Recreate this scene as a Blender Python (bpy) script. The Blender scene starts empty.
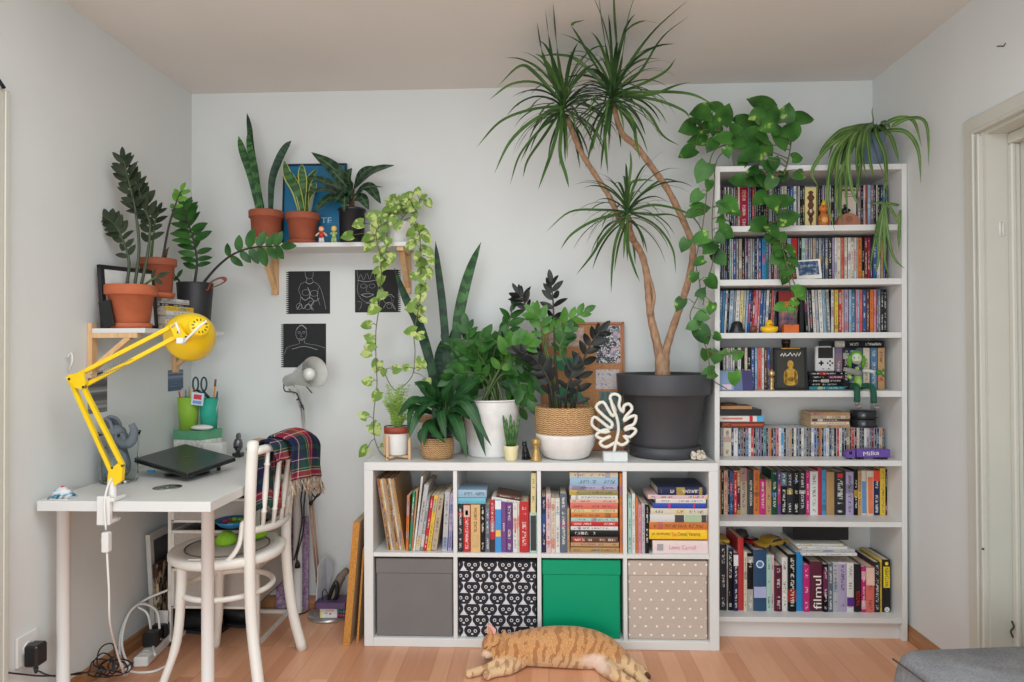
import bpy, math, random
from mathutils import Vector, Matrix, Quaternion
V = Vector
PI = math.pi
R = random.Random(7)
scene = bpy.context.scene
COL = scene.collection

# ---------------------------------------------------------------- camera survey
CX, CY, CZ = 0.7367, -3.1829, 1.2439
YAW, PIT, ROL, FPX = -0.0404, 0.0108, -0.0043, 667.7
_c, _s = math.cos(YAW), math.sin(YAW)
_cp, _sp = math.cos(PIT), math.sin(PIT)
_cr, _sr = math.cos(ROL), math.sin(ROL)
_x1 = V((_c, -_s, 0)); _y1 = V((_s, _c, 0)); _z = V((0, 0, 1))
_z2 = -_sp * _y1 + _cp * _z
FWD = _cp * _y1 + _sp * _z
RGT = _cr * _x1 + _sr * _z2
UPV = -_sr * _x1 + _cr * _z2
EYE = V((CX, CY, CZ))

def ray(px, py):
    return RGT * ((px - 512) / FPX) + FWD - UPV * ((py - 341) / FPX)
def at(px, py, Y):
    """point of the room at depth Y (metres, back wall = 0) seen at that spot of the photograph"""
    d = ray(px, py); return EYE + d * ((Y - EYE.y) / d.y)
def atx(px, py, X):
    d = ray(px, py); return EYE + d * ((X - EYE.x) / d.x)
def atz(px, py, Z):
    d = ray(px, py); return EYE + d * ((Z - EYE.z) / d.z)
def ppm(Y):
    return FPX / (Y - EYE.y)

cam_d = bpy.data.cameras.new('camera'); cam = bpy.data.objects.new('camera', cam_d); COL.objects.link(cam)
cam_d.sensor_width = 36; cam_d.sensor_fit = 'HORIZONTAL'; cam_d.lens = FPX * 36 / 1024
cam_d.clip_start = 0.05; cam_d.clip_end = 60
cam.matrix_world = Matrix(((RGT.x, UPV.x, -FWD.x, CX), (RGT.y, UPV.y, -FWD.y, CY), (RGT.z, UPV.z, -FWD.z, CZ), (0, 0, 0, 1)))
scene.camera = cam

# ---------------------------------------------------------------- mesh builder
class M:
    def __init__(self):
        self.v = []; self.f = []; self.mi = []; self.sm = []; self.uv = []
        self.m = 0; self.s = True
    def add(self, vs, fs, smooth=None, uvs=None, T=None):
        b = len(self.v)
        for i, p in enumerate(vs):
            p = V(p)
            if T is not None: p = T @ p
            self.v.append(p)
            self.uv.append(uvs[i] if uvs else (0.0, 0.0))
        sm = self.s if smooth is None else smooth
        for f in fs:
            self.f.append([b + i for i in f]); self.mi.append(self.m); self.sm.append(sm)
        return self
    def box(self, lo, hi, b=0.0, T=None):
        x0, y0, z0 = lo; x1, y1, z1 = hi
        if x0 > x1: x0, x1 = x1, x0
        if y0 > y1: y0, y1 = y1, y0
        if z0 > z1: z0, z1 = z1, z0
        b = min(b, (x1 - x0) * .45, (y1 - y0) * .45, (z1 - z0) * .45)
        if b <= 0:
            vs = [(x, y, z) for x in (x0, x1) for y in (y0, y1) for z in (z0, z1)]
            fs = [(0, 1, 3, 2), (4, 6, 7, 5), (0, 4, 5, 1), (2, 3, 7, 6), (0, 2, 6, 4), (1, 5, 7, 3)]
            return self.add(vs, fs, False, T=T)
        vs = []; idx = {}
        X = (x0, x1); Y = (y0, y1); Z = (z0, z1)
        for i in (0, 1):
            for j in (0, 1):
                for k in (0, 1):
                    for a in range(3):
                        p = [X[i], Y[j], Z[k]]; s = (1 - 2 * i, 1 - 2 * j, 1 - 2 * k)
                        for q in range(3):
                            if q != a: p[q] += s[q] * b
                        idx[i, j, k, a] = len(vs); vs.append(tuple(p))
        fs = []
        for a in range(3):
            o = [q for q in range(3) if q != a]
            for s in (0, 1):
                q = []
                for (u, w) in ((0, 0), (1, 0), (1, 1), (0, 1)):
                    c = [0, 0, 0]; c[a] = s; c[o[0]] = u; c[o[1]] = w; q.append(idx[c[0], c[1], c[2], a])
                flip = (s == 0) != (a == 1)
                fs.append(q[::-1] if flip else q)
        for a in range(3):          # edges along axis a
            o = [q for q in range(3) if q != a]
            for u in (0, 1):
                for w in (0, 1):
                    c0 = [0, 0, 0]; c0[o[0]] = u; c0[o[1]] = w; c1 = list(c0); c1[a] = 1
                    q = [idx[(*c0, o[0])], idx[(*c0, o[1])], idx[(*c1, o[1])], idx[(*c1, o[0])]]
                    fs.append(q)
        for i in (0, 1):
            for j in (0, 1):
                for k in (0, 1):
                    fs.append([idx[i, j, k, a] for a in range(3)])
        return self.add(vs, fs, False, T=T)
    def tube(self, pts, rad, n=8, cap=True, flat=1.0, closed=False):
        pts = [V(p) for p in pts]; k = len(pts)
        if not hasattr(rad, '__len__'): rad = [rad] * k
        tans = []
        for i in range(k):
            if closed: t = pts[(i + 1) % k] - pts[i - 1]
            else: t = pts[min(i + 1, k - 1)] - pts[max(i - 1, 0)]
            if t.length < 1e-9: t = V((0, 0, 1))
            tans.append(t.normalized())
        a = V((0, 0, 1)) if abs(tans[0].z) < .9 else V((0, 1, 0))
        nrm = (a - tans[0] * a.dot(tans[0])).normalized()
        vs = []
        for i in range(k):
            nrm = nrm - tans[i] * nrm.dot(tans[i])
            nrm = nrm.normalized() if nrm.length > 1e-9 else tans[i].orthogonal().normalized()
            bi = tans[i].cross(nrm)
            for j in range(n):
                an = 2 * PI * j / n
                vs.append(pts[i] + (nrm * math.cos(an) + bi * math.sin(an) * flat) * rad[i])
        fs = []
        for i in range(k if closed else k - 1):
            for j in range(n):
                i2 = (i + 1) % k
                fs.append((i * n + j, i * n + (j + 1) % n, i2 * n + (j + 1) % n, i2 * n + j))
        if cap and not closed:
            fs.append(tuple(range(n))[::-1]); fs.append(tuple((k - 1) * n + j for j in range(n)))
        uv = [((i % n) / n, (i // n) / max(1, k - 1)) for i in range(len(vs))]
        return self.add(vs, fs, uvs=uv)
    def lathe(self, prof, c=(0, 0, 0), n=32, T=None, sx=1.0, sy=1.0):
        vs = []; fs = []; rings = []
        for (r, z) in prof:
            if r < 1e-6:
                rings.append([len(vs)]); vs.append((c[0], c[1], c[2] + z))
            else:
                ring = []
                for j in range(n):
                    a = 2 * PI * j / n
                    ring.append(len(vs)); vs.append((c[0] + r * math.cos(a) * sx, c[1] + r * math.sin(a) * sy, c[2] + z))
                rings.append(ring)
        for a, b in zip(rings, rings[1:]):
            if len(a) == 1 and len(b) == 1: continue
            for j in range(n):
                j2 = (j + 1) % n
                if len(a) == 1: fs.append((a[0], b[j2], b[j]))
                elif len(b) == 1: fs.append((a[j], a[j2], b[0]))
                else: fs.append((a[j], a[j2], b[j2], b[j]))
        return self.add(vs, fs, T=T)
    def sphere(self, c, r, n=16, k=10, T=None, sx=1, sy=1, sz=1):
        prof = [(math.sin(PI * i / k) * r, -math.cos(PI * i / k) * r * sz) for i in range(k + 1)]
        prof[0] = (0, prof[0][1]); prof[-1] = (0, prof[-1][1])
        return self.lathe(prof, c, n, T=T, sx=sx, sy=sy)
    def prism(self, poly, d0, d1, f=None):
        """2-D outline extruded; f(u,v,d) -> 3-D"""
        n = len(poly); f = f or (lambda u, v, d: (u, d, v))
        vs = [f(u, v, d0) for u, v in poly] + [f(u, v, d1) for u, v in poly]
        fs = [tuple(range(n)), tuple(range(2 * n - 1, n - 1, -1))]
        fs += [(i, n + i, n + (i + 1) % n, (i + 1) % n) for i in range(n)]
        return self.add(vs, fs, False)
    def disc(self, c, r, n=24, up=(0, 0, 1), T=None):
        q = V((0, 0, 1)).rotation_difference(V(up)); c = V(c)
        vs = [c + q @ V((r * math.cos(2 * PI * j / n), r * math.sin(2 * PI * j / n), 0)) for j in range(n)]
        return self.add(vs, [tuple(range(n))], False, T=T)
    def leaf(self, base, d, up, L, W, shape='ovate', droop=0.0, fold=0.15, n=7, twist=0.0, cup=0.0):
        """one leaf blade: base point, start direction, face normal; droop = bend (radians) towards -up over its length"""
        d = V(d).normalized(); up = V(up); up = up - d * up.dot(d)
        up = up.normalized() if up.length > 1e-6 else d.orthogonal().normalized()
        side = d.cross(up).normalized()
        p = V(base); vs = []; uv = []; ds = L / n
        ax = side
        prof = LEAF[shape]
        for i in range(n + 1):
            t = i / n
            w = _lerp(prof, t) * W * .5
            fz = fold * w
            s2 = side
            if twist:
                q = Quaternion(d, twist * t); s2 = q @ side
            u2 = s2.cross(d)
            back = V((0, 0, 0))
            if shape == 'heart' and i == 0: back = -d * L * .13
            if shape == 'heart' and i == 1: back = -d * L * .03
            vs += [p - s2 * w + u2 * fz + back, p - u2 * (cup * w), p + s2 * w + u2 * fz + back]
            uv += [(0.0, t), (0.5, t), (1.0, t)]
            q = Quaternion(ax, -droop / n)
            d = q @ d; up = q @ up
            p = p + d * ds
        fs = []
        for i in range(n):
            a = 3 * i
            fs += [(a, a + 1, a + 4, a + 3), (a + 1, a + 2, a + 5, a + 4)]
        return self.add(vs, fs, True, uvs=uv)

LEAF = {
 'ovate': [.12, .55, .86, 1, .97, .84, .6, .32, 0.02],
 'zz':    [.12, .66, .94, 1, .99, .92, .76, .5, 0.08],
 'heart': [.74, .98, 1.0, .98, .9, .75, .52, .24, 0.0],
 'lance': [.15, .42, .72, .93, 1, .93, .72, .42, 0.0],
 'strap': [.7, .9, 1, 1, .95, .85, .68, .42, 0.0],
 'sword': [.62, .75, .9, 1, 1, .95, .82, .55, 0.02],
}
def _lerp(a, t):
    x = t * (len(a) - 1); i = min(int(x), len(a) - 2); return a[i] + (a[i + 1] - a[i]) * (x - i)

def spline(pts, k=6, closed=False):
    """Catmull-Rom through the points"""
    pts = [V(p) for p in pts]; out = []; n = len(pts)
    rng = range(n if closed else n - 1)
    for i in rng:
        p1 = pts[i]; p2 = pts[(i + 1) % n]
        p0 = pts[i - 1] if (i > 0 or closed) else p1 * 2 - p2
        p3 = pts[(i + 2) % n] if (i + 2 < n or closed) else p2 * 2 - p1
        for j in range(k):
            t = j / k
            out.append(.5 * ((2 * p1) + (p2 - p0) * t + (2 * p0 - 5 * p1 + 4 * p2 - p3) * t * t + (3 * p1 - p0 - 3 * p2 + p3) * t ** 3))
    if not closed: out.append(pts[-1])
    return out

def _mesh(name, m, mats):
    me = bpy.data.meshes.new(name)
    return me

def root_of(o):
    while o.parent is not None: o = o.parent
    return o

def obj(name, m, mats, parent=None, loc=None, label=None, kind=None):
    """link one mesh object; vertices are given in room coordinates"""
    if not isinstance(mats, (list, tuple)): mats = [mats]
    L = V(loc) if loc is not None else V((0, 0, 0))
    if parent is not None: L = V(ROOTLOC[root_of(parent).name])
    me = bpy.data.meshes.new(name)
    if RACK[0]: m.v = [V((p.x + .009 * (p.z - 1.01), p.y, p.z)) for p in m.v]      # the tall bookcase stands slightly racked
    me.from_pydata([tuple(p - L) for p in m.v], [], m.f)
    for mt in mats: me.materials.append(mt)
    if len(mats) > 1: me.polygons.foreach_set('material_index', m.mi)
    me.polygons.foreach_set('use_smooth', m.sm)
    uvl = me.uv_layers.new(name='UVMap')
    li = [0] * len(me.loops); me.loops.foreach_get('vertex_index', li)
    flat = []
    for i in li: flat += m.uv[i]
    uvl.data.foreach_set('uv', flat)
    me.validate(); me.update()
    o = bpy.data.objects.new(name, me); COL.objects.link(o)
    if parent is not None: o.parent = parent
    else:
        o.location = L; ROOTLOC[o.name] = L
    if label: o['label'] = label
    if kind: o['kind'] = kind
    return o
ROOTLOC = {}
RACK = [False]
LABELS = {}
def _tag(o, label, cat, group=None, kind=None):
    o['label'] = label; o['category'] = cat
    if group: o['group'] = group
    if kind: o['kind'] = kind
    return o
def thing(name, label, cat, loc, group=None):
    o = bpy.data.objects.new(name, None); COL.objects.link(o)
    o.empty_display_size = .05; o.location = V(loc); ROOTLOC[o.name] = V(loc)
    return _tag(o, label, cat, group)
def base_of(m):
    xs = [p.x for p in m.v]; ys = [p.y for p in m.v]; zs = [p.z for p in m.v]
    return V(((min(xs) + max(xs)) / 2, (min(ys) + max(ys)) / 2, min(zs)))
def solo(name, m, mats, label, cat, group=None, kind=None):
    return _tag(obj(name, m, mats, loc=base_of(m)), label, cat, group, kind)
def struct(name, m, mats, parent=None):
    o = obj(name, m, mats, parent)
    if parent is None: o['kind'] = 'structure'
    return o

# ---------------------------------------------------------------- materials
def srgb(r, g=None, b=None):
    if g is None: r, g, b = r
    f = lambda c: (c / 255 / 12.92) if c / 255 <= .04045 else ((c / 255 + .055) / 1.055) ** 2.4
    return (f(r), f(g), f(b), 1)
_MC = {}
class N:
    """tiny node-tree helper"""
    def __init__(self, name):
        self.mat = bpy.data.materials.new(name); self.mat.use_nodes = True
        self.t = self.mat.node_tree; self.bs = self.t.nodes['Principled BSDF']
    def n(self, typ, **kw):
        nd = self.t.nodes.new(typ)
        for k, v in kw.items():
            if k in nd.inputs.keys() if hasattr(nd.inputs, 'keys') else False: nd.inputs[k].default_value = v
            else: setattr(nd, k, v)
        return nd
    def l(self, a, b): self.t.links.new(a, b)
    def math(self, op, a, b=None, c=None, clamp=False):
        nd = self.t.nodes.new('ShaderNodeMath'); nd.operation = op; nd.use_clamp = clamp
        for i, x in enumerate((a, b, c)):
            if x is None: continue
            if isinstance(x, (int, float)): nd.inputs[i].default_value = x
            else: self.l(x, nd.inputs[i])
        return nd.outputs[0]
    def mix(self, f, a, b, mode='MIX'):
        nd = self.t.nodes.new('ShaderNodeMix'); nd.data_type = 'RGBA'; nd.blend_type = mode
        for sock, x in ((nd.inputs[0], f), (nd.inputs[6], a), (nd.inputs[7], b)):
            if isinstance(x, (int, float)): sock.default_value = x
            elif isinstance(x, tuple): sock.default_value = x
            else: self.l(x, sock)
        return nd.outputs[2]
    def noise(self, vec, scale, detail=3, rough=.5):
        nd = self.t.nodes.new('ShaderNodeTexNoise'); nd.inputs['Scale'].default_value = scale
        nd.inputs['Detail'].default_value = detail; nd.inputs['Roughness'].default_value = rough
        if vec is not None: self.l(vec, nd.inputs['Vector'])
        return nd.outputs['Fac']
    def coord(self, kind='Object', scale=None, rot=None, loc=None):
        nd = self.t.nodes.new('ShaderNodeTexCoord'); o = nd.outputs[kind]
        if scale or rot or loc:
            mp = self.t.nodes.new('ShaderNodeMapping')
            if scale: mp.inputs['Scale'].default_value = scale
            if rot: mp.inputs['Rotation'].default_value = rot
            if loc: mp.inputs['Location'].default_value = loc
            self.l(o, mp.inputs['Vector']); o = mp.outputs[0]
        return o
    def ramp(self, f, stops, interp='LINEAR'):
        nd = self.t.nodes.new('ShaderNodeValToRGB'); cr = nd.color_ramp; cr.interpolation = interp
        while len(cr.elements) < len(stops): cr.elements.new(.5)
        for e, (p, c) in zip(cr.elements, stops):
            e.position = p; e.color = c if len(c) == 4 else (*c, 1)
        self.l(f, nd.inputs[0]); return nd.outputs[0]
    def bump(self, h, strength=.2, dist=.01):
        nd = self.t.nodes.new('ShaderNodeBump'); nd.inputs['Strength'].default_value = strength
        nd.inputs['Distance'].default_value = dist
        self.l(h, nd.inputs['Height']); self.l(nd.outputs[0], self.bs.inputs['Normal'])
    def col(self, c):
        if isinstance(c, tuple): self.bs.inputs['Base Color'].default_value = c
        else: self.l(c, self.bs.inputs['Base Color'])
    def set(self, rough=.5, metal=0, spec=None, **kw):
        self.bs.inputs['Roughness'].default_value = rough; self.bs.inputs['Metallic'].default_value = metal
        if spec is not None: self.bs.inputs['Specular IOR Level'].default_value = spec
        for k, v in kw.items(): self.bs.inputs[k].default_value = v
        return self.mat

def mat(rgb, rough=.5, metal=0, var=.06, scale=30, bump=0, bscale=80, name=None, spec=None, **kw):
    """plain surface: colour with a slight mottling, optional fine bump"""
    key = (tuple(rgb), rough, metal, var, scale, bump, bscale, tuple(sorted(kw.items())))
    if key in _MC: return _MC[key]
    n = N(name or 'surface'); c = srgb(rgb)
    co = n.coord('Object')
    if var:
        f = n.noise(co, scale, 3)
        lo = tuple(max(0, x * (1 - var)) for x in c[:3]) + (1,); hi = tuple(min(1, x * (1 + var)) for x in c[:3]) + (1,)
        n.col(n.ramp(f, [(.3, lo), (.7, hi)]))
    else: n.col(c)
    if bump: n.bump(n.noise(co, bscale, 4), bump, .004)
    _MC[key] = n.set(rough, metal, spec, **kw)
    return _MC[key]

def wood(a, b, rough=.5, axis='x', scale=10, name='wood'):
    key = ('wood', tuple(a), tuple(b), rough, axis, scale)
    if key in _MC: return _MC[key]
    n = N(name); s = {'x': (.08, 1, 1), 'y': (1, .08, 1), 'z': (1, 1, .08)}[axis]
    co = n.coord('Object', scale=tuple(q * scale for q in s))
    f = n.noise(co, 6, 6, .6)
    n.col(n.ramp(f, [(.3, srgb(a)), (.7, srgb(b))])); n.bump(f, .08, .002)
    _MC[key] = n.set(rough); return _MC[key]
# ================================================================ materials of the setting
def m_wall(rgb, bump=.06):
    n = N('painted_plaster'); co = n.coord('Object')
    c = srgb(rgb); f = n.noise(co, 2.5, 4)
    n.col(n.ramp(f, [(.3, tuple(x * .97 for x in c[:3])), (.7, tuple(min(1, x * 1.02) for x in c[:3]))]))
    n.bump(n.noise(co, 140, 3), bump, .003)
    return n.set(.85, spec=.2)
def m_floor():
    n = N('laminate_parquet'); co = n.coord('Object', rot=(0, 0, PI / 2))
    def bricks(bw, rh, off, mortar=.0006):
        b = n.t.nodes.new('ShaderNodeTexBrick'); b.offset = off; b.offset_frequency = 2
        for k, v in (('Scale', 1), ('Brick Width', bw), ('Row Height', rh), ('Mortar Size', mortar), ('Mortar Smooth', .3), ('Bias', 0)): b.inputs[k].default_value = v
        b.inputs['Color1'].default_value = (0, 0, 0, 1); b.inputs['Color2'].default_value = (1, 1, 1, 1); b.inputs['Mortar'].default_value = (.5, .5, .5, 1)
        n.l(co, b.inputs['Vector']); return b
    b1 = bricks(.42, .064, .37); b2 = bricks(1.29, .192, .4, .0011)
    tone = n.ramp(b1.outputs[0], [(0, srgb(200, 142, 108)), (.3, srgb(212, 154, 119)), (.7, srgb(219, 163, 128)), (1, srgb(230, 180, 145))])
    g = n.noise(n.coord('Object', scale=(26, 1.6, 1)), 3, 5, .6)
    tone = n.mix(.55, tone, n.ramp(g, [(.25, (.8, .75, .7, 1)), (.75, (1, 1, 1, 1))]), 'MULTIPLY')
    tone = n.mix(n.math('MULTIPLY', b2.outputs[1], .55), tone, srgb(120, 84, 62))
    n.col(tone); n.bump(g, .02, .001)
    return n.set(.36, spec=.45)
WALL = m_wall((217, 220, 218)); CEIL = m_wall((226, 222, 217), .03)
CREAM = mat((200, 199, 188), .4, var=.02, scale=6, name='cream_gloss_paint')
WHITE = mat((218, 218, 215), .38, var=.012, scale=5, name='white_foil')
WHITE2 = mat((222, 221, 217), .45, var=.015, scale=6, name='white_paint')
PINE = wood((205, 160, 112), (226, 187, 140), .55, 'z', 9, 'pine_wood')
PINEY = wood((205, 160, 112), (226, 187, 140), .55, 'y', 9, 'pine_wood')
BOARDWOOD = wood((150, 104, 66), (178, 128, 86), .45, 'y', 8, 'skirting_wood')
XL, XR, HC, YF = -0.953, 2.304, 2.492, -2.5
OY0, OY1, OZ = -0.772, -1.66, 2.0     # doorway in the side wall

m = M(); m.box((XL - .1, YF - 1.6, -.06), (XR + .5, .1, 0)); struct('floor', m, m_floor())
m = M(); m.box((XL - .1, YF, HC), (XR + .4, .1, HC + .08)); struct('ceiling', m, CEIL)
m = M(); m.box((XL - .1, 0, 0), (XR + .3, .1, HC)); struct('wall_back', m, WALL)
m = M(); m.box((XL - .1, YF, 0), (XL, 0, HC)); struct('wall_left', m, WALL)
m = M()
m.box((XR, OY0, 0), (XR + .26, 0, HC)); m.box((XR, YF, 0), (XR + .26, OY1, HC)); m.box((XR, OY1, OZ), (XR + .26, OY0, HC))
struct('wall_right', m, WALL)

# skirting boards
def skirting(name, a, b, inward):
    m = M(); a = V(a); b = V(b); w = V(inward)
    prof = [(0, 0), (.016, 0), (.016, .03), (.011, .042), (.009, .055), (.004, .06), (0, .06)]
    d = (b - a).length
    e = (b - a).normalized()
    m.prism(prof, 0, d, lambda u, v, q: a + w * u + e * q + V((0, 0, v)))
    struct(name, m, BOARDWOOD)
skirting('baseboard_left', (XL, -1.13, 0), (XL, 0, 0), (1, 0, 0))
skirting('baseboard_back', (XL, 0, 0), (XR, 0, 0), (0, -1, 0))
skirting('baseboard_right', (XR, OY0 + .088, 0), (XR, 0, 0), (-1, 0, 0))

# door on the side wall: casing, lining, rebate, leaf
door = thing('door_1', 'cream painted panel door deep in its cream casing beside the tall bookcase', 'door', (XR + .1, (OY0 + OY1) / 2, 0)); door['kind'] = 'structure'
def casing_profile(m, y, sgn, z1):
    # upright architrave: flat board with two beads on its inner edge
    for (a, b, t) in ((0, .05, .014), (.05, .062, .020), (.062, .074, .010), (.074, .088, .018)):
        m.box((XR - t, y - sgn * a, 0), (XR + .001, y - sgn * b, z1 - a), .003)
m = M(); casing_profile(m, OY0 + .088, 1, OZ + .062); obj('casing_upright', m, CREAM, door)
m = M(); casing_profile(m, OY1 - .088, -1, OZ + .062); obj('casing_upright', m, CREAM, door)
m = M()
for (a, b, t) in ((0, .05, .0146), (.05, .062, .0206)):
    m.box((XR - t, OY1 - .088 + a, OZ + .062 - b), (XR + .001, OY0 + .088 - a, OZ + .062 - a), .003)
obj('casing_head', m, CREAM, door)
m = M(); m.box((XR, OY0 - .012, 0), (XR + .078, OY0 - .0004, OZ - .0004)); m.box((XR, OY1 + .0004, 0), (XR + .078, OY1 + .012, OZ - .0004)); m.box((XR + .001, OY1 + .013, OZ - .012), (XR + .077, OY0 - .0125, OZ))
obj('lining', m, CREAM, door)
m = M()
for y, s in ((OY0, -1), (OY1, 1)):
    m.box((XR + .072, y + s * .0125, 0), (XR + .088, y + s * .036, OZ - .051), .004); m.box((XR + .089, y + s * .0125, 0), (XR + .106, y + s * .03, OZ - .051), .003)
m.box((XR + .073, OY1 + .013, OZ - .05), (XR + .105, OY0 - .013, OZ - .0125), .004)
obj('stop_moulding', m, CREAM, door)
m = M(); x0 = XR + .107
m.box((x0, OY1 + .012, .01), (x0 + .03, OY0 - .012, OZ - .012))
for z0, z1 in ((.14, .85), (.98, 1.88)):
    for y0, y1 in ((OY0 - .13, (OY0 + OY1) / 2 + .05), ((OY0 + OY1) / 2 - .05, OY1 + .13)):
        for q in (0, .02):
            m.box((x0 - .0115 + q * .5, y0 - q, z0 + q + .019), (x0, y0 - q - .019, z1 - q - .019), .003); m.box((x0 - .0115 + q * .5, y1 + q, z0 + q + .019), (x0, y1 + q + .019, z1 - q - .019), .003)
            m.box((x0 - .012 + q * .5, y0 - q, z0 + q), (x0, y1 + q, z0 + q + .02), .004); m.box((x0 - .012 + q * .5, y0 - q, z1 - q), (x0, y1 + q, z1 - q - .02), .004)
obj('door_leaf', m, CREAM, door)
m = M(); p = at(1001, 222, OY0 - .0125); q = at(1003, 236, OY0 - .0125)
m.tube([(p.x - .005, OY0 - .014, p.z), (p.x + .006, OY0 - .014, p.z), (p.x + .006, OY0 - .014, q.z), (p.x - .005, OY0 - .014, q.z)], .003, 6, closed=True)
obj('strike_plate', m, WHITE2, door)
m = M(); p = at(983, 549, OY0 - .0125); m.box((p.x - .004, OY0 - .0135, p.z - .003), (p.x + .004, OY0 - .012, p.z + .003)); obj('latch_hole', m, mat((40, 38, 36), .7), door)
m = M(); p = at(1012, 627, OY0 - .03); m.tube(spline([p + V((0, 0, .02)), p + V((.006, 0, 0)), p + V((-.004, 0, -.015)), p + V((.003, 0, -.035))]), .003, 6); obj('chipped_paint', m, mat((60, 50, 42), .8), door)

# casing on the left wall at the very edge of the view
t1 = thing('trim_1', 'cream painted casing board on the side wall near the desk end', 'casing', (XL, -1.2, 0)); t1['kind'] = 'structure'
m = M(); m.box((XL, -1.24, 0), (XL + .018, -1.135, 2.065), .004); m.box((XL + .018, -1.165, 0), (XL + .024, -1.145, 2.06), .003); obj('casing_upright', m, CREAM, t1)
m = M(); a = atx(0, 82, XL + .03); b = atx(4, 88, XL + .03); m.tube([V((XL, a.y - .03, a.z + .03)), a + V((0, -.03, .02)), a, b], .006, 8)
solo('coat_hook', m, mat((30, 32, 45), .4), 'dark metal hook above the cream casing', 'hook')

# small marks on the walls
m = M(); a = atx(1001, 46, XR - .002); m.tube(spline([a + V((0, .02, .008)), a, a + V((0, -.012, -.006)), a + V((0, -.022, 0))]), .0017, 6)
solo('wall_nail', m, mat((60, 58, 55), .6), 'small dark bent wire nail high on the wall above the door', 'nail')

# double socket with a black adapter
so = atx(25, 648, XL)
sk = thing('wall_socket', 'white wall socket low on the wall beside the desk leg', 'socket', so)
m = M(); m.box((XL, so.y - .045, so.z - .05), (XL + .01, so.y + .045, so.z + .05), .003); obj('cover_plate', m, WHITE2, sk)
m = M(); T = Matrix.Translation(V((XL + .01, so.y, so.z))) @ Matrix.Rotation(PI / 2, 4, 'Y'); m.lathe([(.02, 0), (.022, .004), (.017, .004), (.016, -.002), (0, -.002)], n=20, T=T); obj('socket_ring', m, WHITE2, sk)

# ================================================================ cube shelf
KX = [(.0389, .3753), (.392, .7253), (.7419, 1.0801), (1.0965, 1.4311)]
KF, KB = -.404, -.014
KZ0, KZ1, KTOP = .3904, .3733, .768
ks = thing('cube_shelf', 'long low white cube shelf of eight cells with plants along its top', 'shelf unit', (.735, -.21, 0))
m = M(); m.box((.0, KF, .7335), (1.47, KB, KTOP), .002); obj('top_panel', m, WHITE, ks)
m = M(); m.box((.0389, KF, 0), (1.4311, KB, .0364), .002); obj('bottom_panel', m, WHITE, ks)
for a, b in ((0, .0387), (1.4313, 1.47)):
    m = M(); m.box((a, KF, 0), (b, KB, .7334), .002); obj('side_panel', m, WHITE, ks)
for i in range(3):
    m = M(); m.box((KX[i][1], KF + .004, .0364), (KX[i + 1][0], KB, .7335), .001); obj('divider', m, WHITE, ks)
for a, b in KX:
    m = M(); m.box((a, KF + .004, KZ1), (b, KB, KZ0), .001); obj('shelf_board', m, WHITE, ks)

# ================================================================ tall bookcase
BX0, BX1, BF, BB = 1.487, 2.293, -.29, -.008
BI0, BI1 = BX0 + .0215, BX1 - .0215
BS = [(1.764, 1.739), (1.534, 1.508), (1.305, 1.281), (1.056, 1.030), (.761, .737), (.501, .479), (.094, .073)]
RACK[0] = True
bc = thing('bookcase', 'tall narrow white bookcase packed with films, discs and books', 'bookcase', (1.887, -.15, 0))
for a, b in ((BX0, BI0), (BI1, BX1)):
    m = M(); m.box((a, BF, 0), (b, BB, 2.022), .0015); obj('side_panel', m, WHITE, bc)
m = M(); m.box((BI0, BF + .002, 1.998), (BI1, BB, 2.022), .001); obj('top_panel', m, WHITE, bc)
for a, b in BS:
    m = M(); m.box((BI0, BF + .003, b), (BI1, BB - .004, a), .001); obj('shelf_board', m, WHITE, bc)
m = M(); m.box((BI0, BF + .03, 0), (BI1, BF + .045, .073)); obj('plinth', m, WHITE, bc)
m = M(); m.box((BI0, BB - .004, .073), (BI1, BB, 1.998)); obj('back_panel', m, WHITE, bc)
RACK[0] = False

# ================================================================ desk
DX0, DX1, DF, DB, DZ = -.937, -.347, -1.02, -.012, .742
dk = thing('desk', 'white table top on four round white legs against the side wall', 'desk', ((DX0 + DX1) / 2, -.52, 0))
m = M(); m.box((DX0, DF, DZ - .034), (DX1, DB, DZ), .0015); obj('table_top', m, WHITE, dk)
for x, y in ((-.888, DF + .06), (-.386, DF + .06), (-.405, DB - .055), (-.86, DB - .055)):
    m = M(); m.lathe([(0, 0), (.021, 0), (.0215, .004), (.0215, .03), (.0205, .032), (.0205, DZ - .036), (.035, DZ - .036), (.035, DZ - .034), (0, DZ - .034)], (x, y, 0), 20); obj('leg', m, WHITE2, dk)

# ================================================================ wall shelves
sh = thing('wall_shelf', 'white shelf board on pine brackets above the chalk sketches', 'shelf', (-.2, -.1, 1.70))
WZ = 1.727
m = M(); m.box((-.615, -.2, WZ - .02), (.145, -.002, WZ), .0015); obj('shelf_board', m, WHITE, sh)
def bracket(parent, org, out, drop, dirv, w=.028):
    """pine bracket: wall strip, arm and brace"""
    o = V(org); d = V(dirv); s = d.cross(V((0, 0, 1)))
    m = M()
    def bar(u0, z0, u1, z1, t, th):
        a = o + d * u0 + V((0, 0, z0)); b = o + d * u1 + V((0, 0, z1)); e = (b - a).normalized(); nn = e.cross(s).normalized()
        vs = [a + s * q * th / 2 + nn * r * t / 2 for q in (-1, 1) for r in (-1, 1)] + [b + s * q * th / 2 + nn * r * t / 2 for q in (-1, 1) for r in (-1, 1)]
        m.add(vs, [(0, 1, 3, 2), (4, 6, 7, 5), (0, 4, 5, 1), (2, 3, 7, 6), (0, 2, 6, 4), (1, 5, 7, 3)], False)
    bar(.009, 0, .009, -drop, .018, w); bar(.018, -.009, out, -.009, .018, w); bar(.016, -drop + .035, out * .82, -.016, .018, w * .8)
    return obj('bracket', m, PINE, parent)
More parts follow.
